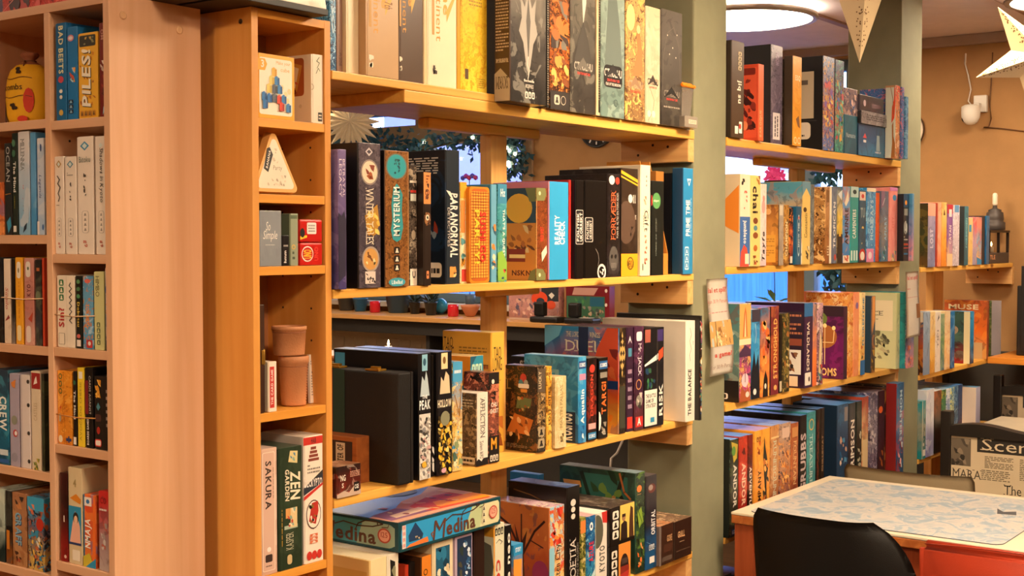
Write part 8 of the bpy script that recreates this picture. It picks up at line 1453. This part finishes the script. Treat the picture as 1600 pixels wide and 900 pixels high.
hh = onY(1556, 326, 1.915).z-C2.z-Hl; bm = bmesh.new(); lathe(bm, [(.045, 0), (.05, .004), (.05, hh*.35), (.04, hh*.4), (.043, hh*.5), (.04, hh*.8), (.03, hh*.85), (.032, hh*.92), (.012, hh), (.01, hh*1.12), (.002, hh*1.12)], 22); fin('tower_body', bm, plain('4c4440', .5, .3), t)
bm = bmesh.new(); lathe(bm, [(.009, hh*1.12), (.0125, hh*1.2), (.0125, hh*1.6), (.009, hh*1.68), (.001, hh*1.7)], 16); fin('bulb', bm, plain('f4e4cc', .3), t)
pc = onX(1591, 500, 6.45); t = thing('loudspeaker', 'tall black loudspeaker at the end wall beside the end bay', 'speaker', (6.36, 1.28, 1.0455))
mbox('cabinet', (0, 0, 0), (.3, .44, onX(1583, 446, 6.36).z-1.0455), plain('1f1c1a', .5, bump=.2, bscale=200), t, .006)
mbox('grille', (-.006, .02, .02), (0, .42, .42), plain('171412', .7, bump=.5, bscale=500), t, .002)
t = thing('wall_ledge', 'orange pine ledge under the black loudspeaker at the end wall', 'ledge', (6.2, .9, 1.015)); mbox('ledge_board', (0, 0, 0), (X1R-6.2-.0145, .905, .03), wood('orange_pine', 'e89434', 'd8842c', 'y', .4), t, .003); mbox('ledge_bracket', (.1, .3, -.2), (X1R-6.2-.0145, .33, -.0005), pinez, t, .002)
mbox('ledge_bracket', (.1, .7, -.2), (X1R-6.2-.0145, .73, -.0005), pinez, t, .002)
# white cable behind the front bay
bm = bmesh.new(); tube(bm, [tuple(onX(978, 665, 6.2)), tuple(onX(972, 690, 6.2)), tuple(onX(964, 708, 6.2)), tuple(onX(955, 716, 6.2)), (6.2, onX(948, 720, 6.2).y, .02), (6.3, 4.3, .012)], .007, 8); tag(fin('floor_cable', bm, plain('c8c0b4', .5)), 'pale cable hanging behind the front bay lower shelves', 'cable')
# ---- floor level shelf of the middle bay
B5 = Row(1.83, .2702, ', middle bay bottom shelf', 'game boxes on the middle bay bottom shelf', .24, 3.607, 5.10)
for k, (x, w_, h_, c, lk) in enumerate(((3.62, .06, .28, '16120f', 'black box'), (3.69, .05, .27, '2c1a16', 'dark brown box'), (3.75, .07, .26, '1c2a3c', 'navy box'))):
    gbox((x, 1.845, .2702), 0, w_, .24, h_, c, label=lk+' on the middle bay bottom shelf under the near table', group=B5.group)
gbox((3.62, 1.60, .0005), 0, .25, .2, .3, '14100f,1c1614,2474a8,e08c5c,0e0c0c|5', top='2c84b8', label='dark box standing on the floor before the middle bay', pr=[('r', 0, .96, 1, .98, 'a8a8a8')]) if False else None
# ---- outside the windows: lavender wall added for the pale sky, a sloping white roof board, and a blue fence
def outside_wall():
    t = thing('stand_in_house', 'lavender neighbouring house with sloping white roof board outside the second window', 'house', (13.5, 6.05, 0))
    bm = bmesh.new(); boxv(bm, (0, 0, -1), (.3, 6, 5.2)); fin('house_wall', bm, plain('8a84ac', .8), t)  # wall added to fill the window with the sky's lavender
    bm = bmesh.new(); q_ = [(-.12, 0, 1.95), (-.12, 6, 3.95), (-.12, 6, 4.40), (-.12, 0, 2.30)]
    vv = [bm.verts.new(p) for p in q_]+[bm.verts.new((p[0]+.118, p[1], p[2])) for p in q_]
    for f_ in ((0, 1, 2, 3), (7, 6, 5, 4), (0, 4, 5, 1), (1, 5, 6, 2), (2, 6, 7, 3), (3, 7, 4, 0)): bm.faces.new([vv[i] for i in f_])
    bmesh.ops.recalc_face_normals(bm, faces=bm.faces); fin('roof_board', bm, plain('fafafc', .6), t)
    t = thing('garden_fence', 'blue board fence outside the windows', 'fence', (10.5, -3, 0)); mbox('fence_boards', (0, 0, 0), (.05, 18, 1.45), wood('blue_fence_boards', '3c78b0', '2a62a0', 'z', .7), t, .004)
outside_wall()
